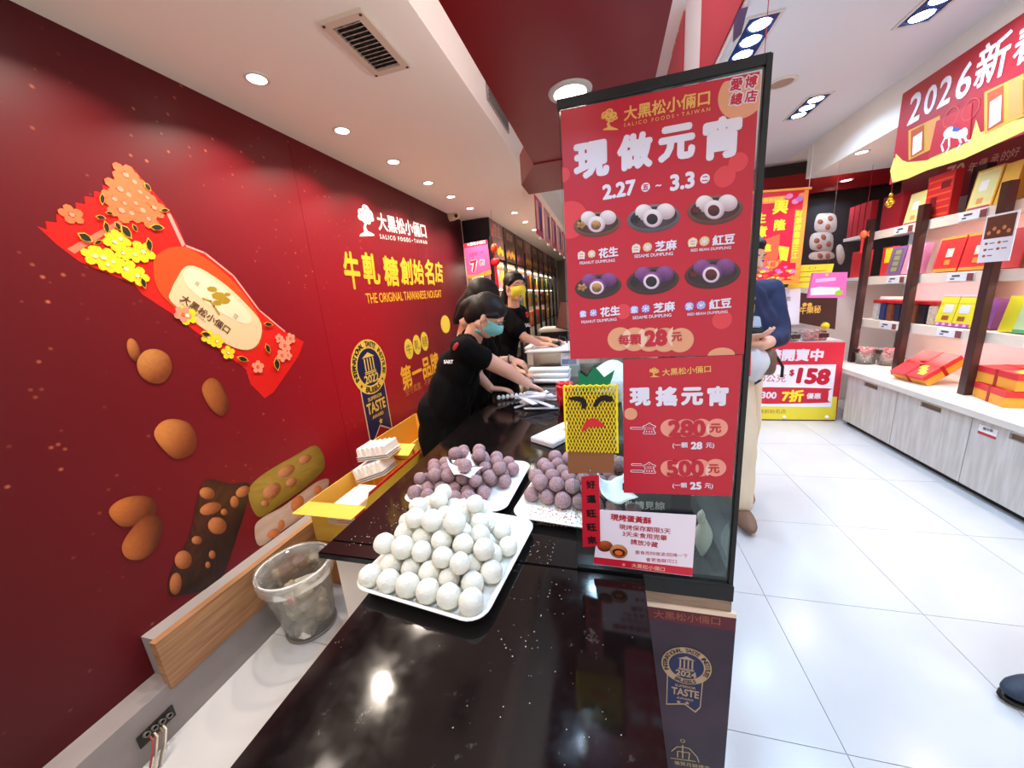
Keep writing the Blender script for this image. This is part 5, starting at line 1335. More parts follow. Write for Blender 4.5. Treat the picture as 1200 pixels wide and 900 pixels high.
# white sign 8 and the dark panel behind
T7, S7 = poster('price_card', 0, 0, 0, 0, fr_('board_white', 232, 230, 240), 'white and red price card showing an 8 behind the man', 'sign', y=4.3, th=0.006, quad=[(900, 383), (936, 380), (938, 338), (900, 342)])
S7.poly([(900, 338), (918, 337), (918, 347), (900, 348)], fr_('board_red', 206, 34, 56), 1)
S7.text('7折', (906, 343), (916, 342), fr_('lemon', 240, 220, 40), 0.02, l=3); S7.text('公克', (915, 351), (927, 350), tagk, 0.0, l=3); S7.text('8', (914, 362), (923, 362), pr, 0.05, l=3)
T8, S8 = poster('brown_sign', 0, 0, 0, 0, fr_('sign_brown', 70, 40, 36), 'dark brown sign with yellow brush characters behind the display table', 'sign', y=4.35, th=0.008, quad=[(935, 378), (978, 386), (981, 349), (938, 343)])
S8.text('牛樂秘', (937, 364), (962, 362), fr_('brush_yellow', 232, 190, 90), 0.02, l=3, hs=1.3)
S8.disc((943, 357), 0.02, fr_('brush_yellow', 232, 190, 90), 3, n=12); S8.disc((949, 357), 0.02, fr_('brush_yellow', 232, 190, 90), 3, n=12)
bh = tag(MB().box((1.32, 4.61, 0.0), (2.14, 4.95, 1.29)).build('back_cupboard', fr_('back_white', 226, 216, 214)), 'white back cupboard under the nougat picture', 'cupboard')
gs = tag(MB().box((2.16, 4.77, 0.0), (2.98, 4.95, 1.30)).build('corner_cupboard', fr_('back_white', 226, 216, 214)), 'white corner cupboard behind the far shelf post', 'cupboard')
T9, S9 = poster('yellow_sign', 0, 0, 0, 0, fr_('sign_yellow', 240, 214, 60), 'yellow paper sign with fine brown print above the brown sign', 'sign', y=4.36, th=0.006, quad=[(922, 338), (970, 336), (977, 309), (934, 311)])
for k in range(3): S9.line([(936, 319 + k*6), (968, 317 + k*6)], 0.006, fr_('brush_brown', 150, 110, 40), 2)
S9.disc((952, 314), 0.03, fr_('brush_brown', 150, 110, 40), 2, ry=0.012, rin=0.8)
T10, S10 = poster('pink_pouch', 0, 0, 0, 0, fr_('pouch_pink', 226, 110, 180, rough=0.2), 'glossy pink pouch hanging in front of the yellow sign', 'pouch', y=3.98, th=0.03, quad=[(945, 349), (988, 349), (991, 319), (951, 320)])
S10.poly([(950, 338), (960, 336), (984, 337), (984, 345), (950, 346)], fr_('pouch_white', 240, 226, 240), 2); S10.disc((983, 343), 0.03, fr_('lime', 150, 206, 50), 4, 0.022); S10.line([(957, 329), (978, 327)], 0.03, fr_('pouch_light', 240, 180, 220), 2)
S10.disc((969, 322), 0.012, fr_('brush_yellow', 232, 190, 90), 2)
MB().tube([onY(969, 320, 3.97), onY(969, 320, 3.97) + Vector((0, 0, 0.9))], 0.0006, 4).build('string', flat('wire_grey', 120, 110, 108), T10)
# scroll with wishes
T11, S11 = poster('lucky_scroll', 0, 0, 0, 0, fr_('scroll_red', 216, 20, 56), 'red and gold New Year scroll with yellow brush characters hanging in the aisle', 'scroll', y=4.2, th=0.006, quad=[(880, 336), (936, 332), (948, 222), (880, 226)])
so = fr_('scroll_orange', 240, 150, 60); sy_ = fr_('scroll_yellow', 248, 226, 50); sp_ = fr_('scroll_pink', 236, 130, 170); sv = fr_('scroll_violet', 190, 110, 190)
S11.poly([(930, 332), (936, 332), (948, 222), (943, 222)], so, 1); S11.poly([(880, 336), (936, 332), (937, 328), (880, 330)], so, 1)
S11.poly([(929, 322), (940, 322), (934, 240), (945, 238)], so, 1) if False else S11.poly([(926, 308), (938, 308), (942, 246), (932, 246)], so, 1)
S11.text('隆', (907, 264), (921, 263), sy_, 0.04, l=3); S11.text('興', (906, 243), (924, 242), sy_, 0.04, l=3)
S11.text('生', (885, 256), (898, 255), sy_, 0.04, l=3); S11.text('意', (885, 272), (899, 271), sy_, 0.04, l=3)
for k, ch in enumerate('財源廣進達三江'): S11.text(ch, (930.5 + 1.8 - k*0.9, 250.5 + k*8.2), (939 + 1.3 - k*0.9, 250 + k*8.2), sy_, 0.02, l=4)
S11.poly([(892, 232), (922, 229), (919, 237), (894, 239)], so, 2); S11.text('恭賀新禧', (895, 235), (918, 233), sy_, 0.0, l=3)
S11.poly([(886, 284), (914, 274), (912, 300), (905, 318), (888, 320)], fr_('scroll_coral', 232, 96, 60), 2); S11.text('進', (894, 291), (904, 290), sy_, 0.03, l=4)
S11.poly([(912, 288), (925, 290), (922, 306), (914, 304)], sy_, 2)
rr = random.Random(5)
for k in range(34):
    S11.disc((884 + rr.random()*42, 304 + rr.random()*24), 0.014 + rr.random()*0.016, rr.choice([sp_, sv, so, sy_, M_WHITE, fr_('scroll_coral', 232, 96, 60)]), 3 + k*0.1, ry=0.012, n=10)
S11.disc((906, 310), 0.045, so, 7, ry=0.035); S11.text('旺', (903, 310), (909, 310), fr_('scroll_red', 216, 20, 56), 0.03, l=8)
for x_, y_, m_ in ((925, 230, sp_), (932, 236, sp_), (940, 229, so), (937, 233, sv), (886, 240, sp_), (928, 318, sp_), (890, 300, sv), (930, 325, so)): S11.disc((x_, y_), 0.03, m_, 3, ry=0.024, n=10)
MB().tube([onY(878, 226, 4.19), onY(951, 220.5, 4.19)], 0.012, 8).build('rod', so, T11)
pz_ = onY(948, 221, 4.19)
MB().tube([pz_, Vector((pz_.x, pz_.y, ZU))], 0.002, 5).build('cord', M_WHITE, T11)
# goods on the display table
rr = random.Random(9)
cols = [((232, 210, 120), 'yellow wrapped'), ((236, 190, 186), 'pale pink wrapped'), ((230, 130, 130), 'coral wrapped'), ((236, 226, 220), 'white wrapped'), ((236, 200, 190), 'peach wrapped'), ((232, 160, 160), 'rose wrapped')]
pos6 = [('front row left', 1.46, 4.10), ('front row middle', 1.68, 4.10), ('front row right', 1.91, 4.10), ('back row left', 1.50, 4.31), ('back row middle', 1.74, 4.31), ('back row right', 1.99, 4.31)]
for k, (nm_, x_, y_) in enumerate(pos6):
    t = thing('sweet_bag', (x_, y_, 0.79), 'open bag of %s sweets, display table %s' % (cols[k][1], nm_), 'bag', 'sweet bags on the display table')
    mb = MB()
    for i in range(26): mb.ball((x_ + rr.uniform(-.085, .085), y_ + rr.uniform(-.06, .06), 0.80 + 0.06*rr.random()), (0.024, 0.014, 0.013), 8, 6, rot=rotz(rr.random()*6))
    tag(mb.build('sweets', mat('sweets_%d' % k, cols[k][0], 0.3), t), kind='stuff')
    MB().box((x_+0.02, y_-0.072, 0.82), (x_+0.10, y_-0.068, 0.86)).build('label', fr_('label_dark', 60, 34, 30), t)
    MB().box((x_-0.095, y_-0.068, 0.791), (x_+0.095, y_+0.07, 0.868), bev=0.01).build('film', FILM, t)
p = onY(967, 382, 4.14)
og = thing('mandarin', p, 'small yellow mandarin with a green leaf on the sweet bags', 'fruit')
MB().ball(p, 0.034, 14, 10).build('fruit', fr_('mandarin_yellow', 246, 206, 40), og, smooth=True); MB().ball(p + Vector((-0.01, 0, 0.036)), (0.018, 0.01, 0.006), 8, 6).build('leaf', fr_('leaf_green', 70, 110, 40), og)
# charm string in front: gold tassel by the poster edge
gt = thing('gold_tassel', onY(884, 300, 1.6), 'long gold and red tassel hanging behind the right edge of the tall poster', 'tassel')
p0 = onY(882, 262, 1.6); p1 = onY(880, 372, 1.6); p2 = onY(876, 388, 1.6); p3 = onY(874, 440, 1.6)
MB().tube([p0 + (p1-p0)*(k/24) + Vector((0.004*math.sin(k*2.1), 0, 0)) for k in range(25)], [0.009 + 0.004*(k % 2) for k in range(25)], 8).build('gold_chain', fr_('tinsel_gold', 226, 180, 60, rough=0.25, metal=0.6), gt)
MB().tube([p1, p2], 0.012, 8).build('knot', fr_('charm_orange', 236, 110, 60), gt); MB().tube([p2, p3], [0.014, 0.017], 10).build('tassel', fr_('tassel_red', 206, 40, 40), gt)
MB().tube([p0, p0 + Vector((0, 0, ZU - p0.z))], 0.0015, 5).build('thread', fr_('ribbon_red', 166, 20, 30), gt)

# flags on the white fascia board beside the canopy
def hang(name, x, ya, yb2, za, zb3, m, label, group=None):
    t = thing(name, (x, (ya+yb2)/2, za), label, 'flag', group)
    MB().box((x-0.004, ya, za), (x, yb2, zb3)).build('cloth', m, t)
    return t
XFb = 0.350
u = [onX(780, 40, XFb).y, onX(802, 40, XFb).y, onX(823, 20, XFb).y]
fl1 = hang('hanging_poster', XFb, onX(776, 60, XFb).y - 0.0, u[1], 2.10, 2.58, fr_('flag_red', 190, 40, 60), 'narrow red printed poster on the white fascia above the tall poster')
fl2 = hang('hanging_poster', XFb, 0.30, u[2], 2.10, 2.58, fr_('flag_red', 190, 40, 60), 'wide red printed poster on the white fascia at the top edge of the picture')
Sf = Sheet((XFb-0.004, 0, 0), (0, 1, 0), (0, 0, 1), fl2, 'X', XFb-0.004, dz=0.0006)
Sf.poly([(838, 0), (846, 0), (836, 60), (827, 74)], fr_('flag_gold', 220, 150, 110), 2); Sf.poly([(860, 12), (876, 8), (868, 40), (858, 50)], fr_('flag_violet', 70, 50, 110), 2)
Sf.line([(862, 14), (866, 22), (860, 34), (864, 44)], 0.006, fr_('flag_cream', 232, 200, 190), 3)
Sf2 = Sheet((XFb-0.004, 0, 0), (0, 1, 0), (0, 0, 1), fl1, 'X', XFb-0.004, dz=0.0006)
Sf2.text('福', (786, 70), (797, 66), fr_('flag_gold', 220, 150, 110), 0.03); Sf2.line([(790, 30), (792, 52)], 0.012, fr_('flag_violet', 70, 50, 110), 2)

# ================================================================ far left shelving
XS = -1.28
ls_ = thing('shelf_rack', (-1.45, 6.5, 0), 'long dark framed product rack running down the far left of the shop', 'shelving')
MB().box((-1.60, 4.16, 1.95), (XS, 4.19, ZF-0.002)).build('end_panel', M_BLACK, ls_)
MB().box((-1.60, 4.19, 0.0), (-1.56, 9.9, 1.95)).build('back_panel', mat('rack_back', (236, 214, 196), rough=0.6), ls_)
MB().box((-1.56, 4.16, 1.93), (XS-0.02, 4.20, 1.95)).build('end_rail', M_BLACK, ls_)
ypost = [4.15 + 0.60*k for k in range(10)]
for y in ypost: MB().box((XS-0.03, y, 0.0 if y > 4.2 else 0.5), (XS+0.01, y+0.035, 2.1)).build('post', M_BLACK, ls_)
for z in (0.55, 0.92, 1.25, 1.56, 1.88):
    s_ = MB().box((-1.56, 4.20, z-0.02), (XS-0.03, 9.6, z)).build('shelf', shelf_m if z > 1 else M_BLACK, ls_)
    if z > 0.9:
        MB().box((-1.40, 4.25, z-0.026), (-1.38, 9.5, z-0.021)).build('led_strip', mat('shelf_led', (255, 240, 220), emit=5), s_)
MB().box((-1.56, 4.2, 0.02), (XS-0.03, 9.6, 0.50)).build('base', M_BLACK, ls_)
for y in (4.8, 6.0, 7.2, 8.4):
    l = bpy.data.lights.new('shelf_light', 'AREA'); l.shape = 'RECTANGLE'; l.size = 0.02; l.size_y = 1.0; l.energy = 3.2; l.color = (1, 0.9, 0.78)
    lo = bpy.data.objects.new('shelf_light', l); COL.objects.link(lo); lo.parent = ls_; lo.location = Vector((-1.36, y, 1.85)) - Vector(ls_.location)
rr = random.Random(31)
# picture panels over the rack
names9 = ['first', 'second', 'third', 'fourth', 'fifth', 'sixth', 'seventh', 'eighth', 'ninth']
for k in range(9):
    y0_, y1_ = ypost[k]+0.04, ypost[k+1]-0.005
    t = thing('header_picture', (XS-0.005, (y0_+y1_)/2, 1.93), 'dark food picture panel above the left rack, %s from the black end' % names9[k], 'picture', 'picture panels over the left rack')
    MB().box((XS-0.02, y0_, 1.90), (XS-0.005, y1_, ZF-0.004)).build('panel', mat('header_%d' % (k % 3), ((112, 76, 76), (92, 70, 50), (104, 62, 58))[k % 3], 0.4, rgb2=((150, 116, 116), (60, 44, 34), (70, 46, 46))[k % 3], nscale=5), t)
    Sp = Sheet((XS-0.005, 0, 0), (0, 1, 0), (0, 0, 1), t, 'X', XS-0.005, dz=0.001)
    Sp.text(('禮盒', '鳳梨酥', '牛軋糖')[k % 3], (y0_+0.12, 2.22), (y1_-0.12, 2.22), fr_('header_gold', 226, 200, 140), 0.0, px=False)
    for q in range(5):
        Sp.disc((y0_ + 0.1 + 0.09*q, 1.98 + 0.03*(q % 2)), 0.045, fr_(('cake_yellow', 'cake_amber', 'cake_rose')[k % 3], *((240, 200, 40), (210, 150, 60), (170, 90, 90))[k % 3]), 1 + 0.2*q, px=False, n=10)
# goods: one coloured packet per place
pal = [(236, 214, 50), (206, 50, 50), (240, 236, 226), (120, 160, 60), (230, 130, 60), (90, 130, 180), (236, 180, 190), (150, 40, 50), (250, 226, 90)]
pn = ['yellow', 'red', 'white', 'green', 'orange', 'blue', 'pink', 'dark red', 'light yellow']
for b in range(8):
    for zi, z in enumerate((0.92, 1.25, 1.56)):
        n = 3 if b < 4 else 2
        if b == 0 and z < 1.0: continue
        for q in range(n):
            y = ypost[b] + 0.05 + (0.54/n)*(q+0.5)
            c = rr.randrange(9)
            if b == 0: c = 6 if z > 1.2 else 7
            if b == 1: c = rr.choice((0, 8, 0))
            h = 0.17 + rr.random()*0.08; wd = 0.44/n
            nm_ = 'gift_packet'
            t = thing(nm_, (-1.40, y, z), '%s packet, %s shelf of left rack, %s bay, %s place' % (pn[c], ('lower', 'middle', 'upper')[zi], names9[b], ['first', 'second', 'third'][q]), 'packet', 'packets on the left rack')
            MB().box((-1.42, y-wd/2, z+0.0005), (-1.335, y+wd/2, z+h), bev=0.004).build('pack', fr_('pack_%d' % c, *pal[c]), t)
            MB().box((-1.3345, y-wd*0.3, z+h*0.35), (-1.3335, y+wd*0.3, z+h*0.75)).build('label', fr_('pack_%d' % ((c+2) % 9), *pal[(c+2) % 9]), t)
# counter under the far rack and far wall door
MB2 = MB().box((-0.85, 3.75, 0), (-0.15, 7.5, 0.86)).box((-0.87, 3.73, 0.86), (-0.13, 7.52, 0.89))
rc = thing('cash_counter', (-0.5, 5.0, 0), 'far white topped cash counter behind the staff', 'counter')
MB().box((-0.85, 3.75, 0), (-0.15, 7.5, 0.86)).build('body', flat('cash_body', 190, 180, 172), rc)
MB().box((-0.87, 3.73, 0.861), (-0.13, 7.52, 0.89), bev=0.003).build('top', flat('cash_top', 226, 218, 210), rc)
struct('door_1', B((-0.95, 10.17, 0), (-0.55, 10.199, 2.05)), flat('door_white', 236, 236, 240))
struct('trim_4', B((-1.28, 9.95, 0), (-1.0, 10.19, 2.3)), flat('far_pillar', 120, 108, 104))

# pink sale sign 7 on its black post, with a red lantern charm
T12, S12 = poster('sale_sign', 0, 0, 0, 0, flat('sale_pink', 232, 90, 150, rough=0.4), 'pink and red sale sign with a big 7 on the black rack end', 'sign', y=3.92, th=0.01, quad=[(548.5, 326.5), (576, 321), (571, 281), (543.5, 286)])
S12.poly([(544, 291), (571.6, 286), (571, 281), (543.5, 286)], flat('sale_red', 220, 30, 50), 1); S12.text('大黑松小倆口', (547, 287), (568.5, 283.2), pw, 0.02, l=3)
S12.text('全館第二件', (549.5, 299), (566.5, 295.5), flat('sale_violet', 110, 40, 110), 0.0, l=3, hs=1.2)
S12.text('7', (551, 313), (560.5, 311), pw, 0.12, l=3); S12.text('7', (551.8, 313), (559.8, 311), flat('sale_red', 220, 30, 50), 0.03, l=5)
S12.text('折', (561.5, 308), (568.5, 307), pw, 0.1, l=3); S12.text('折', (562, 308), (568, 307), flat('sale_violet', 110, 40, 110), 0.02, l=5)
S12.poly([(548.5, 326.5), (576, 321), (575.5, 316), (566, 318.5), (560, 322), (548, 322)], flat('sale_flowers', 226, 150, 50), 2)
MB().box((onY(575.5, 300, 3.95).x, 3.935, 1.55), (onY(579.5, 300, 3.95).x, 3.96, onY(573, 277, 3.95).z)).build('post', M_BLACK, T12)
MB().box((onY(575.5, 300, 3.95).x, 3.935, 0.0), (onY(579.5, 300, 3.95).x, 3.96, 1.5495)).build('pole', M_BLACK, T12)
lt = thing('lantern_charm', onY(580, 300, 3.86), 'small red lantern charm with a tassel beside the pink sale sign', 'charm')
p = onY(579, 291, 3.86)
MB().ball(p, (0.035, 0.035, 0.05), 12, 8).build('lantern', flat('lantern_orange', 226, 70, 30), lt, smooth=True)
MB().ball(p - Vector((0, 0, 0.14)), (0.05, 0.02, 0.045), 12, 8).build('knot', flat('lantern_red', 200, 20, 30), lt, smooth=True)
MB().tube([p - Vector((0, 0, 0.04)), p - Vector((0, 0, 0.17)), p - Vector((0, 0, 0.42))], [0.006, 0.012, 0.02], 8).build('tassel', flat('lantern_red', 200, 20, 30), lt)
MB().tube([p + Vector((0, 0, 0.05)), Vector((p.x, p.y, ZF))], 0.002, 6).build('string', flat('lantern_red', 200, 20, 30), lt)
# big pink blossom poster behind the bent woman
bp = thing('blossom_panel', (-1.5, 4.3, 0.9), 'white and pink blossom panel beneath the black rack end', 'panel')
MB().box((-1.55, 4.205, 0.93), (-1.32, 4.215, 1.24)).box((-1.55, 4.205, 1.27), (-1.32, 4.215, 1.54)).build('panel', mat('blossom', (240, 214, 212), rough=0.4, rgb2=(226, 70, 84), nscale=9), bp)

# row of hanging flags beyond the canopy
for k in range(10):
    ya = 3.35 + 0.50*k
    t = thing('hanging_flag', (-0.60, ya, 1.95), 'pink and cream flag under the left ceiling edge, %s from the canopy' % (names9 + ['tenth'])[k], 'flag', 'flags along the ceiling edge')
    MB().box((-0.602, ya, 1.95), (-0.597, ya+0.36, 2.27)).build('cloth', flat('flag_pink', 206, 70, 110) if k % 2 == 0 else flat('flag_rose', 226, 150, 160), t)
    MB().box((-0.5968, ya+0.05, 2.0), (-0.5955, ya+0.14, 2.24)).build('print', flat('flag_cream', 236, 214, 196), t)
    MB().box((-0.5968, ya+0.2, 2.0), (-0.5955, ya+0.31, 2.22)).build('print', flat('flag_violet', 150, 60, 130), t)
    MB().tube([(-0.6, ya+0.02, 2.27), (-0.6, ya+0.02, ZF)], 0.0015, 5).tube([(-0.6, ya+0.34, 2.27), (-0.6, ya+0.34, ZF)], 0.0015, 5).build('cord', M_WHITE, t)
    MB().ball((-0.6, ya+0.18, 1.935), 0.014, 8, 6).build('bead', M_WHITE, t)

# ================================================================ bin beside the ledge
rc_ = onZ(333, 660, 0.36); ra = onZ(289, 681, 0.36); rb_ = onZ(377, 640, 0.36); Rr = (ra-rb_).length/2
bc_ = onZ(351, 728, 0.0); rc_.x = max(rc_.x, -1.470 + Rr); bc_.x = max(bc_.x, rc_.x - 0.03)
bin_ = thing('waste_bin', (bc_.x, bc_.y, 0), 'clear plastic bin lined with a plastic bag on the floor by the plank', 'bin')
def cone_rings(rs, n=28, wob=0.0, rnd=random.Random(1)):
    vs = []
    for (t_, r) in rs:
        c = Vector((bc_.x, bc_.y, 0)).lerp(Vector((rc_.x, rc_.y, 0.36)), t_)
        for k in range(n):
            a = 2*PI*k/n; q = r*(1 + wob*math.sin(5*a + t_*9) + rnd.uniform(-wob, wob)*0.6)
            vs.append(c + Vector((q*math.cos(a), q*math.sin(a), rnd.uniform(-wob, wob)*0.04)))
    m_ = len(rs); fs = [(i*n+k, i*n+(k+1) % n, (i+1)*n+(k+1) % n, (i+1)*n+k) for i in range(m_-1) for k in range(n)]
    return vs, fs, n
Rb = Rr*0.70
vs, fs, n_ = cone_rings([(0.0, Rb), (0.5, (Rb+Rr*0.97)/2), (1.0, Rr*0.97)])
MB().add([v + Vector((0, 0, 0.004)) for v in vs], fs + [tuple(reversed(range(n_)))]).build('bucket', glass_mat('bin_plastic', (244, 243, 238), 0.05, 0.15, 0.10), bin_, smooth=True)
c_ = Vector((rc_.x, rc_.y, 0.36))
MB().tube([c_ + Vector((Rr*math.cos(a), Rr*math.sin(a), 0)) for a in [2*PI*k/36 for k in range(36)]], 0.0045, 8, closed=True).build('rim', flat('rim_clear', 224, 226, 224, rough=0.2), bin_, smooth=True)
MB().tube([Vector((bc_.x, bc_.y, 0.008)) + Vector((Rb*1.01*math.cos(a), Rb*1.01*math.sin(a), 0)) for a in [2*PI*k/36 for k in range(36)]], 0.006, 8, closed=True).build('foot_ring', flat('foot_grey', 120, 112, 104, rough=0.3), bin_, smooth=True)
vs, fs, n_ = cone_rings([(0.06, Rb*0.9), (0.3, Rb*1.03), (0.62, Rr*0.86), (0.85, Rr*0.9), (1.0, Rr*0.94), (1.02, Rr*1.03), (0.93, Rr*1.07), (0.86, Rr*1.06)], 40, 0.02)
MB().add(vs, fs).build('liner_bag', glass_mat('liner_film', (246, 246, 243), 0.10, 0.18, 0.16), bin_, smooth=True)
rr = random.Random(77)
for k in range(26):
    t_ = 0.10 + 0.62*rr.random(); a = rr.random()*6.28; c0 = Vector((bc_.x, bc_.y, 0)).lerp(c_, t_); q = (Rb*0.66)*math.sqrt(rr.random())
    r_ = 0.032 + rr.random()*0.016
    tg = MB().ball(c0 + Vector((q*math.cos(a), q*math.sin(a), 0)), (r_, r_, r_*0.8), 12, 8, jit=0.09, rnd=rr).build('crumpled_litter', mat('litter_%d' % (k % 4), ((226, 222, 208), (196, 190, 172), (236, 234, 226), (176, 166, 148))[k % 4], 0.45, noise=0.25, nscale=30), bin_, smooth=True)
MB().ball(c_.lerp(Vector((bc_.x, bc_.y, 0)), 0.32) + Vector((0.03, -0.085, 0)), (0.016, 0.006, 0.02), 8, 6).build('pink_wrapper', flat('wrap_pink', 220, 120, 150), bin_, smooth=True)
ft = MB()
for a0_, a1_ in ((0.3, 3.3), (0.8, 3.9), (0.1, 2.6)):
    P0 = c_ + Vector((Rr*math.cos(a0_), Rr*math.sin(a0_), 0.004)); P1 = c_ + Vector((Rr*math.cos(a1_), Rr*math.sin(a1_), 0.004))
    wv = (P1-P0).cross(Vector((0, 0, 1))).normalized()*0.03
    n = 10; vs = []
    for i in range(n+1):
        p = P0.lerp(P1, i/n) - Vector((0, 0, 0.03*math.sin(PI*i/n)))
        vs += [p - wv*math.sin(PI*i/n), p + wv*math.sin(PI*i/n) + Vector((0, 0, 0.012*math.sin(i*2)))]
    ft.add(vs, [(2*i, 2*i+1, 2*i+3, 2*i+2) for i in range(n)])
ft.build('film_fold', glass_mat('fold_film', (240, 240, 238), 0.22, 0.1), bin_, smooth=True)

# ================================================================ open cartons with plastic trays
cy_ = mat('carton_yellow', (226, 180, 74), rough=0.5); cb_ = mat('carton_brown', (178, 122, 66), rough=0.7); cr_ = flat('carton_red', 206, 30, 36, rough=0.5)
def carton(name, x0, x1, y0, y1, z0, z1, m_out, label, flaps=()):
    t = thing(name, ((x0+x1)/2, (y0+y1)/2, z0), label, 'carton')
    w_ = 0.004
    for nm2, a, b in (('side_panel', (x0, y0, z0), (x0+w_, y1, z1)), ('side_panel', (x1-w_, y0, z0), (x1, y1, z1)), ('end_panel', (x0+w_, y0, z0), (x1-w_, y0+w_, z1)), ('end_panel', (x0+w_, y1-w_, z0), (x1-w_, y1, z1)), ('bottom_panel', (x0+w_, y0+w_, z0), (x1-w_, y1-w_, z0+w_))):
        MB().box(a, b).build(nm2, m_out, t)
    for pts, m_ in flaps: MB().prism(pts, (0, 0, 0.003)).build('flap', m_, t)
    return t
under = tag(MB().box((-1.465, 1.30, 0.0), (-1.13, 1.76, 0.28), bev=0.003).build('closed_carton', cb_), 'closed brown carton under the open yellow carton', 'carton')
zA = 0.50
ca = carton('open_carton', -1.46, -1.125, 1.28, 1.775, 0.281, zA, cy_, 'open yellow and red carton holding stacks of ribbed plastic trays', [
    ([(-1.46, 1.28, zA-0.004), (-1.125, 1.28, zA-0.004), (-1.135, 1.19, zA-0.012), (-1.47, 1.19, zA-0.012)], cy_)])
MB().prism([(-1.1245, 1.28, zA), (-1.1245, 1.775, zA), (-1.100, 1.775, zA+0.055), (-1.100, 1.28, zA+0.055)], (0.003, 0, 0)).build('yellow_flap', flat('flap_yellow', 236, 196, 50), ca)
MB().prism([(-1.0995, 1.28, zA+0.056), (-1.0995, 1.775, zA+0.056), (-1.091, 1.775, zA+0.078), (-1.091, 1.28, zA+0.078)], (0.003, 0, 0)).build('red_flap_edge', cr_, ca)
MB().box((-1.30, 1.2795, 0.40), (-1.13, 1.2785, 0.49)).build('red_print', cr_, ca)
cb2 = carton('open_carton', -1.455, -1.16, 1.79, 2.36, 0.20, 0.60, cy_, 'empty open yellow carton standing behind the one with trays', [
    ([(-1.455, 1.79, 0.598), (-1.13, 1.79, 0.598), (-1.13, 1.70, 0.565), (-1.44, 1.70, 0.565)], cy_)])
MB().prism([(-1.159, 1.79, 0.60), (-1.159, 2.36, 0.60), (-1.135, 2.36, 0.52), (-1.135, 1.79, 0.52)], (0.003, 0, 0)).build('flap', cy_, cb2)
tag(MB().box((-1.455, 1.79, 0.0), (-1.16, 2.36, 0.199), bev=0.003).build('closed_carton', cb_), 'closed brown carton under the empty yellow carton', 'carton')
tag(MB().box((-1.455, 2.38, 0.0), (-1.19, 2.9, 0.50), bev=0.003).build('closed_carton', cy_), 'closed yellow carton by the wall behind the bent woman', 'carton')
mtr = glass_mat('tray_clear', (232, 234, 236), 0.14, 0.2)
mtr2 = flat('tray_frosted', 226, 226, 224, rough=0.3)
def rib_tray(c, lx, ly, n, h, rot, label):
    t = thing('plastic_tray_stack', c, label, 'tray')
    c = Vector(c)
    for k in range(n):
        y = (k+0.5)/n*ly - ly/2
        mb = MB(); pr = [(-ly/n*0.46, 0), (-ly/n*0.30, h*0.85), (-ly/n*0.12, h), (ly/n*0.12, h), (ly/n*0.30, h*0.85), (ly/n*0.46, 0)]
        mb.prism([c + rot @ Vector((-lx/2, y+a, b)) for a, b in pr], rot @ Vector((lx, 0, 0)))
        mb.build('rib', mtr2 if k % 2 == 0 else mat('tray_frosted2', (238, 238, 236), rough=0.22), t)
    for q in range(3):
        MB().box(c + Vector((-lx/2-0.004, -ly/2-0.004, -0.004-0.012*q)), c + Vector((lx/2+0.004, ly/2+0.004, -0.001-0.012*q)), rot=rot, piv=c).build('tray_rim', mtr2, t)
    return t
RZ = rotz(0.0)
rib_tray((-1.27, 1.375, 0.425), 0.20, 0.15, 6, 0.055, rotz(PI/2) @ Matrix.Identity(3), 'ribbed clear tray stack lying at the near end of the yellow carton')
rib_tray((-1.33, 1.655, 0.49), 0.14, 0.20, 6, 0.06, rotz(PI/2) @ rotx(-0.35), 'ribbed clear tray stack tilted in the far end of the yellow carton')
rib_tray((-1.31, 1.68, 0.60), 0.13, 0.20, 6, 0.05, rotz(PI/2) @ rotx(-0.15), 'topmost ribbed clear tray stack above the far end of the yellow carton')
tag(MB().box((-1.38, 1.48, 0.44), (-1.22, 1.56, 0.445)).build('paper_slip', M_WHITE), 'white paper slip between the tray stacks in the carton', 'paper')

# ================================================================ things on the far counter
def clampack(c, w_, l_, h_, rot, label):
    t = thing('clear_pack', c, label, 'packaging'); c = Vector(c)
    MB().box(c + Vector((-w_/2, -l_/2, 0.001)), c + Vector((w_/2, l_/2, h_)), rot=rot, piv=c, bev=0.004).build('shell', mat('pack_shell', (226, 222, 222), rough=0.15, alpha=0.85), t)
    for s_ in (-1, 1):
        MB().box(c + Vector((-w_*0.42, s_*l_*0.24-l_*0.19, h_+0.0002)), c + Vector((w_*0.42, s_*l_*0.24+l_*0.19, h_+0.002)), rot=rot, piv=c).build('white_panel', flat('pack_white', 236, 230, 234, rough=0.25), t)
    return t
clampack((-0.215, 1.53, ZC), 0.13, 0.27, 0.025, rotz(-0.55), 'flat pack of clear plastic boxes lying on the counter behind the purple dumplings')
clampack((-0.10, 1.62, ZC), 0.13, 0.25, 0.035, rotz(-0.5), 'second pack of clear plastic boxes behind the pineapple ornament')
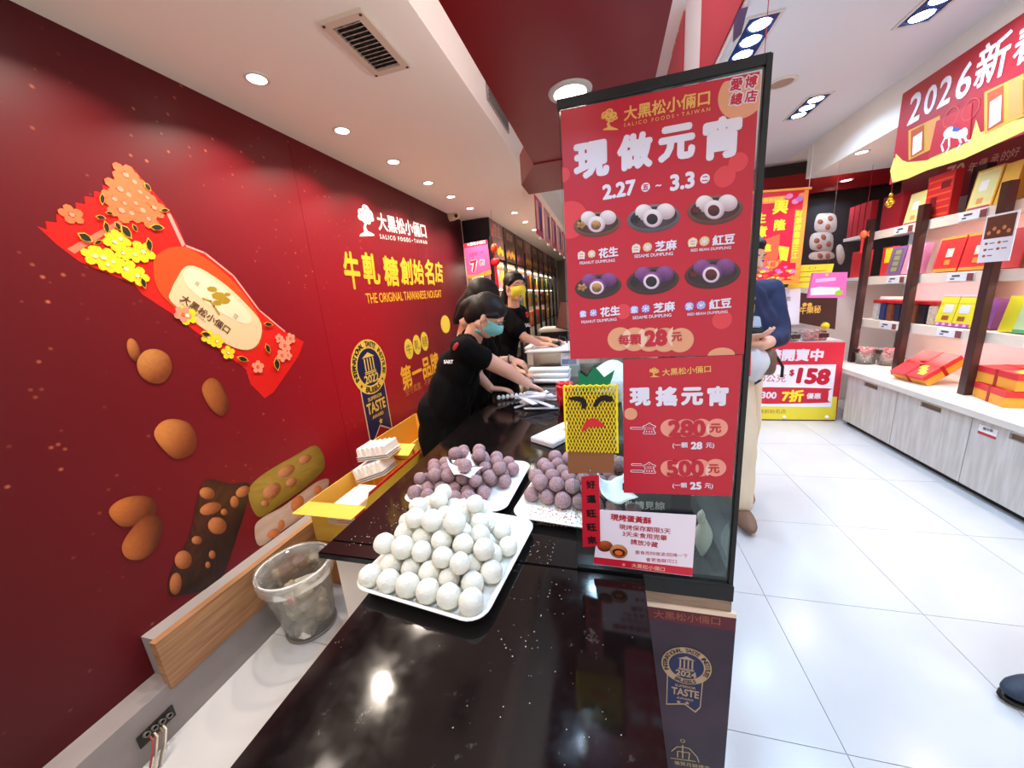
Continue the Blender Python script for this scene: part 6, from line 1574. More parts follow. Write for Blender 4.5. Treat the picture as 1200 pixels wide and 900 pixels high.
# thin plastic lids and tray fans under the woman's hand
fan = thing('plastic_lid_pile', (-0.40, 1.98, ZC), 'loose pile of thin clear plastic lids under the bent woman\'s hand', 'lids')
rr = random.Random(15)
for k in range(13):
    c0 = Vector((-0.42 + rr.uniform(-0.05, 0.055), 1.99 + rr.uniform(-0.10, 0.12), ZC + 0.012 + 0.005*k))
    R = rotz(rr.uniform(-0.9, 0.9)) @ rotx(rr.uniform(-0.22, 0.22)) @ roty(rr.uniform(-0.3, 0.12))
    m_ = mat('lid_white', (236, 234, 238), rough=0.2, alpha=0.75)
    MB().box(c0 + Vector((-0.10, -0.018, 0)), c0 + Vector((0.10, 0.018, 0.006)), rot=R, bev=0.003).build('lid', m_, fan)
for k in range(7):
    p = Vector((-0.68 + 0.026*k, 2.10 + 0.012*k, ZC))
    t = thing('wrapped_dumpling', p, 'white wrapped dumpling in the short row on the counter, %s from left' % names9[k], 'dumpling', 'wrapped dumplings in a row')
    MB().ball(p + Vector((0, 0, 0.018)), (0.0125, 0.020, 0.017), 12, 8).build('ball', M_PVC, t, smooth=True)
rr = random.Random(22)
for k in range(12):
    z = ZC + 0.022 + (k // 5)*0.036 if k < 10 else ZC + 0.094
    i = k % 5
    p = Vector((-0.42, 2.52 + i*0.045 + (k//5)*0.02, z))
    t = thing('plastic_roll', p, 'white rolled plastic bag in the pile, %s from the front, layer %s' % (names9[i], ['one', 'two', 'three'][k//5]), 'roll', 'white rolls on the counter')
    MB().tube([p + Vector((-0.13, rr.uniform(-.01, .01), 0)), p + Vector((0.0, 0, 0.0)), p + Vector((0.14, rr.uniform(-.01, .01), 0))], [0.019, 0.017, 0.018], 10).build('roll', M_PVC, t, smooth=True)
    MB().ball(p + Vector((-0.14, 0, 0)), 0.02, 10, 8).build('end', M_PVC, t, smooth=True)
ht = thing('red_cup', (-0.235, 1.93, ZC), 'glossy red pot standing on the counter left of the pineapple ornament', 'pot')
c0 = Vector((-0.235, 1.93, ZC))
MB().lathe([(0.0, 0.001), (0.035, 0.001), (0.05, 0.06), (0.052, 0.13), (0.046, 0.145), (0.047, 0.13), (0.044, 0.06), (0.0, 0.02)], c0, 24).build('pot', flat('pot_red', 190, 20, 34, rough=0.2), ht, smooth=True)
MB().ball(c0 + Vector((-0.02, 0, 0.145)), (0.028, 0.03, 0.016), 12, 8).ball(c0 + Vector((0.022, 0, 0.145)), (0.028, 0.03, 0.016), 12, 8).build('rounded_lid', flat('pot_red', 190, 20, 34, rough=0.2), ht, smooth=True)
# white crumpled bag behind glass, beyond the poster gap
wb = thing('plastic_sack', (-0.02, 2.0, ZC), 'large crumpled translucent plastic sack on the counter behind the pineapple ornament', 'bag')
MB().ball((0.02, 2.05, ZC+0.125), (0.13, 0.13, 0.12), 24, 16, jit=0.035, rnd=random.Random(3)).build('sack', mat('sack_plastic', (222, 222, 226), rough=0.22, bump=0.9, bscale=22, dist=0.02), wb, smooth=True)
# stainless box with white board, scales, terminal and screen
sx = thing('steel_box', (-0.47, 3.0, ZC), 'stainless steel box under a white board beside the standing woman', 'box')
MB().box((-0.60, 2.86, ZC), (-0.36, 3.15, 0.985), bev=0.006).build('body', mat('stainless', (190, 180, 166), rough=0.25, metal=0.9), sx)
wbd = tag(MB().box((-0.63, 2.70, 0.987), (-0.13, 3.22, 1.0), bev=0.003).build('white_board', M_WHITE), 'white board lying on the steel box under the standing woman\'s hand', 'board')
tm_ = thing('card_terminal', (-0.42, 2.94, 1.0), 'small black card terminal under the standing woman\'s hand', 'terminal')
MB().box((-0.46, 2.90, 1.001), (-0.38, 3.02, 1.03), bev=0.006).build('body', M_BLACK, tm_)
MB().box((-0.45, 2.96, 1.0305), (-0.39, 3.01, 1.033)).build('screen', flat('terminal_screen', 90, 110, 110, rough=0.2), tm_)
MB().tube([(-0.42, 3.02, 1.02), (-0.40, 3.08, 1.06), (-0.36, 3.10, 1.05), (-0.34, 3.08, 1.003)], 0.006, 8).build('handle', M_BLACK, tm_)
pr2 = thing('receipt_printer', (-0.50, 3.92, 0.89), 'grey and black receipt printer on the far cash counter', 'printer')
MB().box((-0.70, 3.80, 0.891), (-0.30, 4.15, 1.03), bev=0.01).build('body', M_BLACK, pr2)
MB().box((-0.72, 3.79, 1.031), (-0.36, 4.12, 1.07), bev=0.01).build('lid', flat('printer_grey', 186, 178, 170), pr2)
mn = thing('monitor', (-0.40, 3.75, 0.89), 'black framed till monitor with a brown screen at the edge of the tall poster', 'monitor')
q = [onY(656, 353, 3.66), onY(651, 384, 3.66), onY(668, 391, 3.66), onY(668, 352, 3.66)]
q[2].x += 0.12; q[3].x += 0.12
MB().prism([p + Vector((0, 0.004, 0)) for p in q], (0, 0.03, 0)).build('back', M_BLACK, mn)
cq = sum(q, Vector())/4
MB().prism([cq + (p-cq)*0.93 for p in q], (0, 0.003, 0)).build('screen', flat('screen_brown', 120, 70, 58, rough=0.25), mn)
MB().tube([(cq.x+0.03, 3.70, q[1].z+0.03), (cq.x+0.05, 3.72, 0.90)], 0.018, 10).build('stand', M_BLACK, mn)
MB().lathe([(0, 0), (0.08, 0), (0.08, 0.012), (0, 0.014)], (cq.x+0.05, 3.72, 0.891), 20).build('foot', M_BLACK, mn)
for k, (px_, c_, nm_) in enumerate(((645, (236, 220, 90), 'yellow'), (640, (40, 36, 40), 'black'), (649, (226, 90, 70), 'red'))):
    p = onY(px_, 381, 4.35)
    t = thing('small_bottle', (p.x, 4.35, 0.89), 'small %s bottle on the far cash counter' % nm_, 'bottle')
    MB().lathe([(0, 0.001), (0.03, 0.001), (0.03, 0.11), (0.012, 0.13), (0.012, 0.155), (0, 0.156)], (p.x, 4.35, 0.89), 16).build('bottle', mat('bottle_%d' % k, c_, 0.3), t, smooth=True)
dv = thing('label_scale', (-0.29, 2.62, ZC), 'white and blue label machine behind the edge of the tall poster', 'machine')
MB().box((-0.36, 2.75, ZC+0.085), (-0.22, 2.84, ZC+0.19), bev=0.006).build('body', M_WHITE, dv)
MB().box((-0.35, 2.745, ZC+0.10), (-0.24, 2.749, ZC+0.14)).build('panel', flat('panel_blue', 120, 130, 170), dv)
MB().box((-0.36, 2.75, ZC+0.0), (-0.22, 2.84, ZC+0.084)).build('foot', flat('machine_grey', 170, 168, 172), dv)

# ================================================================ people
def remesh(mb, voxel, name, m, parent, smooth_it=3, disp=0.0):
    o = mb.build('tmp', None)
    bm = bmesh.new(); bm.from_mesh(o.data); bmesh.ops.remove_doubles(bm, verts=bm.verts, dist=1e-6); bmesh.ops.recalc_face_normals(bm, faces=bm.faces); bm.to_mesh(o.data); bm.free()
    r = o.modifiers.new('r', 'REMESH'); r.mode = 'VOXEL'; r.voxel_size = voxel
    s = o.modifiers.new('s', 'SMOOTH'); s.factor = 0.5; s.iterations = smooth_it
    dg = bpy.context.evaluated_depsgraph_get()
    me = bpy.data.meshes.new_from_object(o.evaluated_get(dg)); me.name = name
    bpy.data.objects.remove(o)
    if disp:
        n = len(me.vertices); co = np.empty(n*3); me.vertices.foreach_get('co', co); co = co.reshape(-1, 3)
        nr = np.empty(n*3); me.vertices.foreach_get('normal', nr); nr = nr.reshape(-1, 3)
        q = np.sin(co[:, 2]*31 + 7*np.sin(co[:, 0]*13+co[:, 1]*9))*0.5 + np.sin(co[:, 0]*37 + co[:, 2]*17 + 3*np.sin(co[:, 1]*21))*0.5
        me.vertices.foreach_set('co', (co + nr*(q*disp)[:, None]).ravel())
    org = world_loc(parent); me.transform(Matrix.Translation(-org)); me.update()
    me.materials.clear(); me.materials.append(m); me.shade_smooth()
    o = bpy.data.objects.new(name, me); COL.objects.link(o); o.parent = parent
    return o
def cap(mb, p0, p1, r0, r1, n=14):
    """closed capsule tapering from r0 to r1"""
    p0, p1 = Vector(p0), Vector(p1); d = p1-p0; L = d.length
    prof = [(r0*math.sin(a), -r0*math.cos(a)) for a in (0.001, 0.5, 1.0)] + [(r0, 0.0)] + [(r1, L)] + [(r1*math.cos(a), L + r1*math.sin(a)) for a in (0.5, 1.0, 1.5698)]
    mb.lathe(prof, p0, n, d); return mb
def chain(mb, pts, rs, n=14):
    for a, b, r, q in zip(pts[:-1], pts[1:], rs[:-1], rs[1:]): cap(mb, a, b, r, q, n)
    return mb
def frame(fwd, up):
    """rotation whose x axis is forward, z axis is up"""
    f = Vector(fwd).normalized(); u = Vector(up); l = u.cross(f).normalized(); u = f.cross(l).normalized()
    return Matrix((f, l, u)).transposed()
skin = mat('skin', (226, 172, 146), rough=0.5, sss=0.12, noise=0.05, nscale=40)
lipm = flat('lips', 176, 84, 80, rough=0.4)
hairm = mat('black_hair', (22, 14, 12), rough=0.55, bump=0.7, bscale=90, stretch=(1, 1, 0.12), spec=0.35, dist=0.003)
tee = mat('black_cotton', (11, 10, 11), rough=0.95, bump=0.25, bscale=16, dist=0.01, spec=0.15)
def hand(mb, wrist, dirv, palm_n, side, curl=0.4, size=1.0, spread=0.12):
    """palm with five unequal bent fingers; palm_n = where the palm faces, side = +1 thumb towards cross(dir, palm_n)"""
    d = Vector(dirv).normalized(); n = Vector(palm_n); n = (n - d*n.dot(d)).normalized(); s = d.cross(n)*side
    w_ = Vector(wrist); S_ = size
    for k in range(4):
        o = s*(0.026 - 0.0175*k)*S_
        cap(mb, w_ + d*0.006 + o*0.6, w_ + d*0.082*S_ + o, 0.0135*S_, 0.0105*S_, 10)
    cap(mb, w_ + s*0.016, w_ + d*0.06*S_ + s*0.018, 0.015*S_, 0.013*S_, 10); cap(mb, w_ - s*0.012, w_ + d*0.06*S_ - s*0.016, 0.015*S_, 0.012*S_, 10)
    for k, (L, a) in enumerate(((0.070, 0.16), (0.078, 0.04), (0.072, -0.06), (0.056, -0.2))):
        o = s*(0.028 - 0.0185*k)*S_; p = w_ + d*0.084*S_ + o; dd2 = (d + s*(a + spread*(1.5-k)*0.35)).normalized(); c = curl*(0.8 + 0.15*k)
        for j, (f, r0, r1) in enumerate(((0.42, 0.0088, 0.0082), (0.32, 0.0082, 0.0074), (0.26, 0.0074, 0.0062))):
            dd2 = (dd2*math.cos(c*0.6) + n*math.sin(c*0.6)).normalized()
            q = p + dd2*L*f*S_; cap(mb, p, q, r0*S_, r1*S_, 9); p = q
    p = w_ + d*0.022*S_ + s*0.026*S_; td = (d*0.7 + s*0.75 + n*0.25).normalized()
    for f, r0, r1 in ((0.036, 0.0125, 0.0105), (0.030, 0.0105, 0.009), (0.022, 0.009, 0.007)):
        q = p + td*f*S_; cap(mb, p, q, r0*S_, r1*S_, 9); p = q; td = (td + d*0.25 + n*0.12).normalized()
def head(mb, c, F, s=1.0):
    """c = middle of the skull; F maps x forward, y left, z up"""
    q = lambda x, y, z: Vector(c) + F @ (Vector((x, y, z))*s)
    mb.ball(q(-0.012, 0, 0.03), (0.092*s, 0.074*s, 0.088*s), 20, 14, rot=F)
    mb.ball(q(0.022, 0, -0.02), (0.066*s, 0.062*s, 0.085*s), 18, 12, rot=F)
    mb.ball(q(0.042, 0, -0.075), (0.036*s, 0.038*s, 0.032*s), 14, 10, rot=F)
    cap(mb, q(-0.01, 0.05, -0.045), q(0.045, 0.018, -0.082), 0.026*s, 0.02*s); cap(mb, q(-0.01, -0.05, -0.045), q(0.045, -0.018, -0.082), 0.026*s, 0.02*s)
    for sd in (-1, 1): mb.ball(q(0.060, 0.032*sd, -0.018), (0.022*s, 0.022*s, 0.020*s), 10, 8, rot=F)
    cap(mb, q(0.082, 0, 0.006), q(0.101, 0, -0.026), 0.008*s, 0.0125*s, 10)
    for sd in (-1, 1):
        mb.ball(q(0.095, 0.010*sd, -0.028), (0.009*s, 0.008*s, 0.007*s), 8, 6, rot=F)
        cap(mb, q(0.078, 0.016*sd, 0.022), q(0.066, 0.048*sd, 0.024), 0.009*s, 0.007*s, 8)
        mb.ball(q(-0.004, 0.074*sd, -0.006), (0.015*s, 0.008*s, 0.027*s), 12, 8, rot=F)
    mb.ball(q(0.086, 0, -0.056), (0.010*s, 0.022*s, 0.006*s), 10, 8, rot=F); mb.ball(q(0.084, 0, -0.066), (0.010*s, 0.018*s, 0.006*s), 10, 8, rot=F)
def face_bits(t, c, F, s=1.0, look=0.0, down=0.0, lips=False):
    q = lambda x, y, z: Vector(c) + F @ (Vector((x, y, z))*s)
    for sd in (-1, 1):
        MB().ball(q(0.0715, 0.031*sd, 0.004), (0.0105*s, 0.0145*s, 0.0085*s), 12, 8, rot=F).build('eye', flat('eye_white', 232, 226, 222, rough=0.2), t, smooth=True)
        MB().ball(q(0.0805, 0.031*sd + look*0.006, 0.004 - down*0.004), (0.003*s, 0.0062*s, 0.0062*s), 10, 6, rot=F).build('iris', flat('iris_dark', 34, 20, 16, rough=0.15), t, smooth=True)
        MB().tube([q(0.0790, 0.014*sd, 0.010), q(0.0825, 0.028*sd, 0.0140), q(0.073, 0.045*sd, 0.008)], 0.0018*s, 6).build('eyelid', flat('lash_dark', 50, 32, 28), t, smooth=True)
        MB().tube([q(0.0885, 0.014*sd, 0.028), q(0.0860, 0.032*sd, 0.034), q(0.0735, 0.050*sd, 0.028)], [0.003*s, 0.0034*s, 0.0015*s], 6).build('eyebrow', flat('brow_dark', 44, 30, 26), t, smooth=True)
    if lips: MB().ball(q(0.092, 0, -0.060), (0.006*s, 0.022*s, 0.008*s), 12, 8, rot=F).build('lips', lipm, t, smooth=True)
def mask(t, c, F, m, s=1.0, sm=None):
    q = lambda x, y, z: Vector(c) + F @ (Vector((x, y, z))*s)
    vs = []; nu, nv = 14, 9
    for j in range(nv+1):
        v = j/nv; z = 0.002 - 0.098*v
        fx = 0.100 + 0.020*math.sin(PI*min(1, v*1.35)) - 0.032*v*v + (0.0012 if j % 3 == 0 else 0)
        for i in range(nu+1):
            u = i/nu*2-1; y = 0.066*math.sin(u*1.25)*(1 - 0.28*v**2); x = fx - 0.080*abs(u)**1.9 - 0.004
            vs.append(q(x, y, z + 0.010*(1-u*u)*(1-v)))
    fs = [(j*(nu+1)+i, j*(nu+1)+i+1, (j+1)*(nu+1)+i+1, (j+1)*(nu+1)+i) for j in range(nv) for i in range(nu)]
    o = MB().add(vs, fs).build('face_mask', m, t, smooth=True); o.modifiers.new('s', 'SOLIDIFY').thickness = 0.0015
    for sd in (-1, 1):
        MB().tube([q(0.035, 0.066*sd, -0.006), q(0.0, 0.079*sd, 0.020), q(-0.014, 0.082*sd, 0.012)], 0.0014, 6).tube([q(0.02, 0.056*sd, -0.08), q(-0.004, 0.072*sd, -0.045), q(-0.014, 0.080*sd, -0.02)], 0.0014, 6).build('ear_loop', M_WHITE, o)
    return o

# ---------------------------------------------------------------- woman bending over the counter
Wd = Vector((-0.98, 1.98, 0.0))
w1 = thing('person', Wd, 'person in black T-shirt and teal face mask bending over the counter', 'person')
hc = Vector((-0.655, 1.955, 1.315)); F1 = frame((0.76, 0.06, -0.64), (0.6, 0.0, 0.75))
sR = Vector((-0.755, 1.80, 1.165)); sL = Vector((-0.80, 2.14, 1.16))
eR = onY(593, 434, 1.97); wR = onY(619, 452, 2.10); wL = onY(575, 455, 2.16); eL = Vector((-0.86, 2.22, 0.93))
wR.z = max(wR.z, 0.885); wL.z = max(wL.z, 0.84)
def lower_body(mb, hip, yaw, hgt=0.0, rr_=1.0):
    c_, s_ = math.cos(yaw), math.sin(yaw)
    for sd in (-1, 1):
        h = hip + Vector((-s_*0.09*sd, c_*0.09*sd, -0.02)); k = Vector((h.x + c_*0.02, h.y + s_*0.02, 0.47)); a = Vector((h.x - c_*0.02, h.y - s_*0.02, 0.09))
        chain(mb, [h, k, a], [0.085*rr_, 0.058*rr_, 0.042*rr_])
        mb.ball((a.x + c_*0.06, a.y + s_*0.06, 0.045), (0.12, 0.045, 0.035), 12, 8, rot=rotz(yaw))
mb = MB(); hip = Vector((-1.00, 1.98, 0.80))
head(mb, hc, F1, 1.02)
neck0 = Vector((-0.775, 1.97, 1.175)); cap(mb, neck0, hc + F1 @ Vector((-0.03, 0, -0.05)), 0.058, 0.052)
chain(mb, [hip, Vector((-0.93, 1.98, 0.92)), Vector((-0.86, 1.97, 1.04)), neck0], [0.105, 0.095, 0.095, 0.055])
cap(mb, sR + Vector((-0.01, 0.05, -0.01)), sL, 0.046, 0.046)
chain(mb, [sR, eR, wR], [0.056, 0.043, 0.027]); chain(mb, [sL, eL, wL], [0.050, 0.040, 0.027])
hand(mb, wR, (0.45, 0.35, -0.30), (-0.2, -0.1, -1), 1, 0.55); hand(mb, wL, (0.85, 0.32, -0.16), (0, 0, -1), 1, 0.32)
lower_body(mb, hip, 0.0)
remesh(mb, 0.0052, 'body', skin, w1)
face_bits(w1, hc, F1, 1.02, down=1)
mask(w1, hc, F1, mat('mask_teal', (126, 200, 196), rough=0.7), 1.03)
mb = MB()                                                          # T-shirt
cap(mb, sR + Vector((-0.02, 0.03, 0)), sL + Vector((-0.02, 0, 0)), 0.072, 0.070)
chain(mb, [Vector((-1.04, 1.97, 0.54)), Vector((-1.0, 1.97, 0.70)), Vector((-0.945, 1.97, 0.83)), Vector((-0.865, 1.97, 1.01)), Vector((-0.795, 1.97, 1.125))], [0.145, 0.140, 0.135, 0.125, 0.095], 20)
mb.ball((-0.93, 1.90, 0.87), (0.125, 0.12, 0.22), 18, 12, rot=roty(0.35)); mb.ball((-0.83, 1.87, 1.05), (0.10, 0.085, 0.12), 16, 10); mb.ball((-0.93, 2.08, 0.88), (0.125, 0.11, 0.22), 16, 10, rot=roty(0.35))
mb.ball((-1.02, 1.90, 0.60), (0.135, 0.12, 0.22), 16, 10); mb.ball((-0.90, 1.90, 0.90), (0.11, 0.11, 0.16), 16, 10)
slv = sR.lerp(eR, 0.40); chain(mb, [sR, slv], [0.066, 0.068]); chain(mb, [sL, sL.lerp(eL, 0.6)], [0.068, 0.066])
mb.ball((-0.865, 1.96, 1.03), (0.13, 0.16, 0.13), 16, 10)
remesh(mb, 0.009, 't_shirt', tee, w1, 16, 0.005)
mb = MB()                                                          # trousers
for sd in (-1, 1): chain(mb, [hip + Vector((-0.02, 0.09*sd, -0.02)), Vector((-1.02, 1.98+0.09*sd, 0.47)), Vector((-1.04, 1.98+0.09*sd, 0.10))], [0.115, 0.085, 0.07])
mb.ball(hip + Vector((-0.02, 0, -0.03)), (0.14, 0.19, 0.14), 16, 10)
remesh(mb, 0.012, 'trousers', flat('trouser_black', 11, 11, 13, rough=0.95, spec=0.15), w1)
for sd in (-1, 1): MB().ball((-0.98, 1.98+0.09*sd, 0.045), (0.15, 0.055, 0.044), 16, 10).build('shoe', M_BLACK, w1, smooth=True)
mb = MB(); q = lambda x, y, z: hc + F1 @ Vector((x, y, z))         # hair pulled back
mb.ball(q(-0.022, 0, 0.050), (0.100, 0.084, 0.080), 22, 16, rot=F1); mb.ball(q(-0.055, 0, 0.01), (0.075, 0.083, 0.095), 18, 12, rot=F1)
mb.ball(q(0.020, 0, 0.082), (0.058, 0.066, 0.034), 16, 10, rot=F1); mb.ball(q(-0.075, 0, -0.03), (0.055, 0.066, 0.07), 16, 10, rot=F1)
chain(mb, [q(-0.10, 0.0, 0.02), q(-0.135, 0.01, -0.03), q(-0.145, 0.01, -0.11)], [0.05, 0.042, 0.02])
for sd in (-1, 1): cap(mb, q(0.045, 0.062*sd, 0.05), q(0.008, 0.076*sd, 0.022), 0.016, 0.012, 10)
remesh(mb, 0.007, 'hair', hairm, w1, 4, 0.0015)
MB().tube([wL + Vector((0.004, 0.030*math.cos(a), 0.028*math.sin(a))) for a in [2*PI*k/20 for k in range(20)]], 0.005, 8, closed=True).build('bracelet', flat('bracelet_silver', 200, 190, 180, metal=0.8, rough=0.3), w1, smooth=True)
# print on the back of the shirt, seen edge-on
def shirt_text(t, s, p, u, v, wdt, m, bold=0.05):
    vs, fs, w0, h0 = glyphs(s, bold); k = wdt/w0; U, V = Vector(u).normalized(), Vector(v).normalized(); N = U.cross(V)
    P = [Vector(p) + U*(a[0]*k) + V*(a[1]*k) + N*(0.0001*(a[2] if len(a) == 3 else 0)) for a in vs]
    return MB().add(P, fs).build('shirt_print', m, t)
def on_surface(o, p, d):
    """first hit on object o from p along d (both world)"""
    org = world_loc(o); ok, loc, nrm, _ = o.ray_cast(Vector(p) - org, Vector(d).normalized())
    return (loc + org, nrm) if ok else (None, None)
ts1 = [c for c in w1.children if c.name.startswith('t_shirt')][0]
def stick_text(t, shirt, s, px, py, wdt, m, up=(0, 0, 1), size=None):
    d = ray(px, py).normalized(); hit, n = on_surface(shirt, EYE, d)
    if hit is None: print('MISS', px, py); return None
    V = Vector(up); V = (V - n*V.dot(n)).normalized(); U = V.cross(n)
    return shirt_text(t, s, hit + n*0.004, U, V, wdt, m)
bpy.context.view_layer.update()
stick_text(w1, ts1, 'SART', 526, 424, 0.062, M_WHITE, up=(0, 0, 1))
d_ = ray(534, 406).normalized(); h_, n_2 = on_surface(ts1, EYE, d_)
MB().ball(h_, (0.012, 0.006, 0.026), 10, 8, rot=roty(0.7)).build('red_print', flat('print_red', 190, 30, 40), w1, smooth=True)

# ---------------------------------------------------------------- person hidden behind her
w3 = thing('person', (-1.02, 2.42, 0), 'person in black mostly hidden behind the one in the teal mask', 'person')
hc3 = onY(567, 352, 2.28); F3 = frame((0.85, 0.05, -0.42), (0.40, 0, 0.9))
mb = MB(); hip3 = Vector((-1.02, 2.42, 0.88)); head(mb, hc3, F3, 0.98)
nk3 = hc3 + Vector((-0.13, 0.0, -0.12)); cap(mb, nk3, hc3 + F3 @ Vector((-0.03, 0, -0.05)), 0.056, 0.05)
s3 = Vector((-0.86, 2.30, 1.20)); s3b = Vector((-0.88, 2.60, 1.20)); e3 = Vector((-0.78, 2.36, 0.98)); w3r = onY(599, 421, 2.38)
chain(mb, [hip3, Vector((-0.98, 2.43, 1.1)), nk3], [0.10, 0.10, 0.05]); cap(mb, s3, s3b, 0.045, 0.045)
chain(mb, [s3, e3, w3r], [0.052, 0.04, 0.026]); chain(mb, [s3b, Vector((-0.85, 2.66, 0.95)), Vector((-0.66, 2.55, 0.88))], [0.05, 0.038, 0.026])
hand(mb, w3r, (0.75, 0.1, -0.35), (-0.2, 0.3, -0.9), -1, 0.7); hand(mb, Vector((-0.66, 2.55, 0.88)), (0.9, -0.2, -0.2), (0, 0, -1), 1, 0.5)
lower_body(mb, hip3, 0.0)
remesh(mb, 0.006, 'body', skin, w3)
face_bits(w3, hc3, F3, 0.98, down=1)
mb = MB(); cap(mb, s3 + Vector((-0.03, 0, -0.02)), s3b + Vector((-0.03, 0, -0.02)), 0.08, 0.08)
chain(mb, [Vector((-1.04, 2.43, 0.72)), Vector((-1.0, 2.43, 0.95)), Vector((-0.93, 2.43, 1.12))], [0.17, 0.165, 0.15], 18); chain(mb, [s3, s3.lerp(e3, 0.7)], [0.078, 0.070]); chain(mb, [s3b, s3b.lerp(Vector((-0.85, 2.66, 0.95)), 0.7)], [0.076, 0.068])
remesh(mb, 0.011, 't_shirt', tee, w3, 4, 0.004)
mb = MB(); 
for sd in (-1, 1): chain(mb, [hip3 + Vector((0, 0.09*sd, -0.02)), Vector((-1.0, 2.42+0.09*sd, 0.47)), Vector((-1.04, 2.42+0.09*sd, 0.10))], [0.11, 0.085, 0.07])
mb.ball(hip3, (0.14, 0.18, 0.12), 14, 10)
remesh(mb, 0.014, 'trousers', flat('trouser_black', 11, 11, 13, rough=0.95, spec=0.15), w3)
mb = MB(); q = lambda x, y, z: hc3 + F3 @ Vector((x, y, z))
mb.ball(q(-0.02, 0, 0.045), (0.112, 0.09, 0.095), 22, 16, rot=F3); mb.ball(q(-0.06, 0, -0.01), (0.08, 0.086, 0.11), 18, 12, rot=F3); chain(mb, [q(-0.09, 0, 0.0), q(-0.13, 0, -0.1), q(-0.13, 0, -0.2)], [0.05, 0.042, 0.025])
remesh(mb, 0.009, 'hair', hairm, w3, 4, 0.0015)
MB().tube([w3r + Vector((-0.012, 0.030*math.cos(a), 0.028*math.sin(a))) for a in [2*PI*k/20 for k in range(20)]], 0.006, 8, closed=True).build('watch_strap', flat('strap_grey', 90, 84, 86, rough=0.4), w3, smooth=True)

# ---------------------------------------------------------------- standing woman in a yellow mask
w2 = thing('person', (-0.97, 2.98, 0), 'person in black T-shirt and yellow face mask standing behind the counter', 'person')
hc2 = onY(604, 337, 2.90); F2 = frame((0.70, -0.70, -0.02), (0, 0, 1))
mb = MB(); hip2 = Vector((-0.94, 2.98, 0.90)); head(mb, hc2, F2, 1.0)
nk2 = Vector((hc2.x-0.035, hc2.y+0.03, 1.33)); cap(mb, nk2, hc2 + Vector((-0.02, 0.01, -0.05)), 0.050, 0.048)
sa = onY(592, 372, 2.86); sb = Vector((sa.x+0.05, sa.y+0.30, sa.z)); sa.z = sb.z = 1.285
ea = onY(614, 395, 2.80); wa = onY(633, 404, 2.86); wa.z = max(wa.z, 1.035)
cap(mb, sa, sb, 0.042, 0.042); chain(mb, [hip2, Vector((-0.88, 2.99, 1.08)), Vector((-0.80, 2.99, 1.22)), nk2], [0.10, 0.085, 0.08, 0.048])
chain(mb, [sa, ea, wa], [0.046, 0.037, 0.025]); chain(mb, [sb, Vector((sb.x+0.02, sb.y-0.02, 1.05)), Vector((-0.50, 3.06, 1.04))], [0.046, 0.036, 0.025])
hand(mb, wa, (0.95, 0.1, -0.12), (0, 0, -1), 1, 0.25); hand(mb, Vector((-0.50, 3.06, 1.04)), (0.9, -0.2, -0.1), (0, 0, -1), -1, 0.3)
lower_body(mb, hip2, -0.6)
remesh(mb, 0.0052, 'body', skin, w2)
face_bits(w2, hc2, F2, 1.0, look=-0.6)
mask(w2, hc2, F2, mat('mask_yellow', (236, 222, 66), rough=0.7), 1.02)
mb = MB(); cap(mb, sa + Vector((0.0, 0.0, -0.012)), sb + Vector((0, 0, -0.012)), 0.068, 0.068)
chain(mb, [Vector((-0.92, 2.98, 0.74)), Vector((-0.91, 2.98, 0.92)), Vector((-0.86, 2.99, 1.08)), Vector((-0.79, 2.99, 1.225)), nk2 + Vector((0, 0, -0.035))], [0.135, 0.135, 0.125, 0.115, 0.065], 20)
mb.ball((-0.88, 2.90, 0.90), (0.11, 0.10, 0.16), 14, 10); mb.ball((-0.78, 2.97, 1.14), (0.11, 0.10, 0.10), 14, 10)
chain(mb, [sa, sa.lerp(ea, 0.66)], [0.068, 0.076]); chain(mb, [sb, sb.lerp(Vector((sb.x+0.02, sb.y-0.02, 1.05)), 0.75)], [0.068, 0.074])
remesh(mb, 0.008, 't_shirt', tee, w2, 4, 0.003)
mb = MB(); c_, s_ = math.cos(-0.6), math.sin(-0.6)
for sd in (-1, 1): chain(mb, [hip2 + Vector((-s_*0.09*sd, c_*0.09*sd, -0.02)), Vector((hip2.x-s_*0.09*sd+0.02, hip2.y+c_*0.09*sd, 0.47)), Vector((hip2.x-s_*0.09*sd-0.02, hip2.y+c_*0.09*sd, 0.10))], [0.11, 0.08, 0.07])
mb.ball(hip2, (0.13, 0.17, 0.12), 14, 10)
remesh(mb, 0.013, 'trousers', flat('trouser_black', 11, 11, 13, rough=0.95, spec=0.15), w2)
mb = MB(); q = lambda x, y, z: hc2 + F2 @ Vector((x, y, z))
mb.ball(q(-0.024, 0, 0.048), (0.100, 0.084, 0.082), 22, 16, rot=F2); mb.ball(q(-0.055, 0, 0.0), (0.07, 0.080, 0.09), 18, 12, rot=F2); mb.ball(q(0.015, 0.0, 0.090), (0.050, 0.056, 0.028), 14, 10, rot=F2)
chain(mb, [q(-0.09, -0.02, -0.03), q(-0.105, -0.05, -0.09), q(-0.09, -0.075, -0.14)], [0.048, 0.04, 0.02])
for sd in (-1, 1): cap(mb, q(0.044, 0.06*sd, 0.05), q(0.012, 0.074*sd, 0.02), 0.015, 0.010, 10)
remesh(mb, 0.007, 'hair', hairm, w2, 4, 0.0012)
ts2 = [c for c in w2.children if c.name.startswith('t_shirt')][0]
bpy.context.view_layer.update()
stick_text(w2, ts2, 'SAL', 618, 381, 0.07, M_WHITE)
d_ = ray(617, 369).normalized(); h_, n_2 = on_surface(ts2, EYE, d_)
MB().ball(h_, (0.022, 0.022, 0.026), 10, 8).build('red_print', flat('print_red', 190, 30, 40), w2, smooth=True)

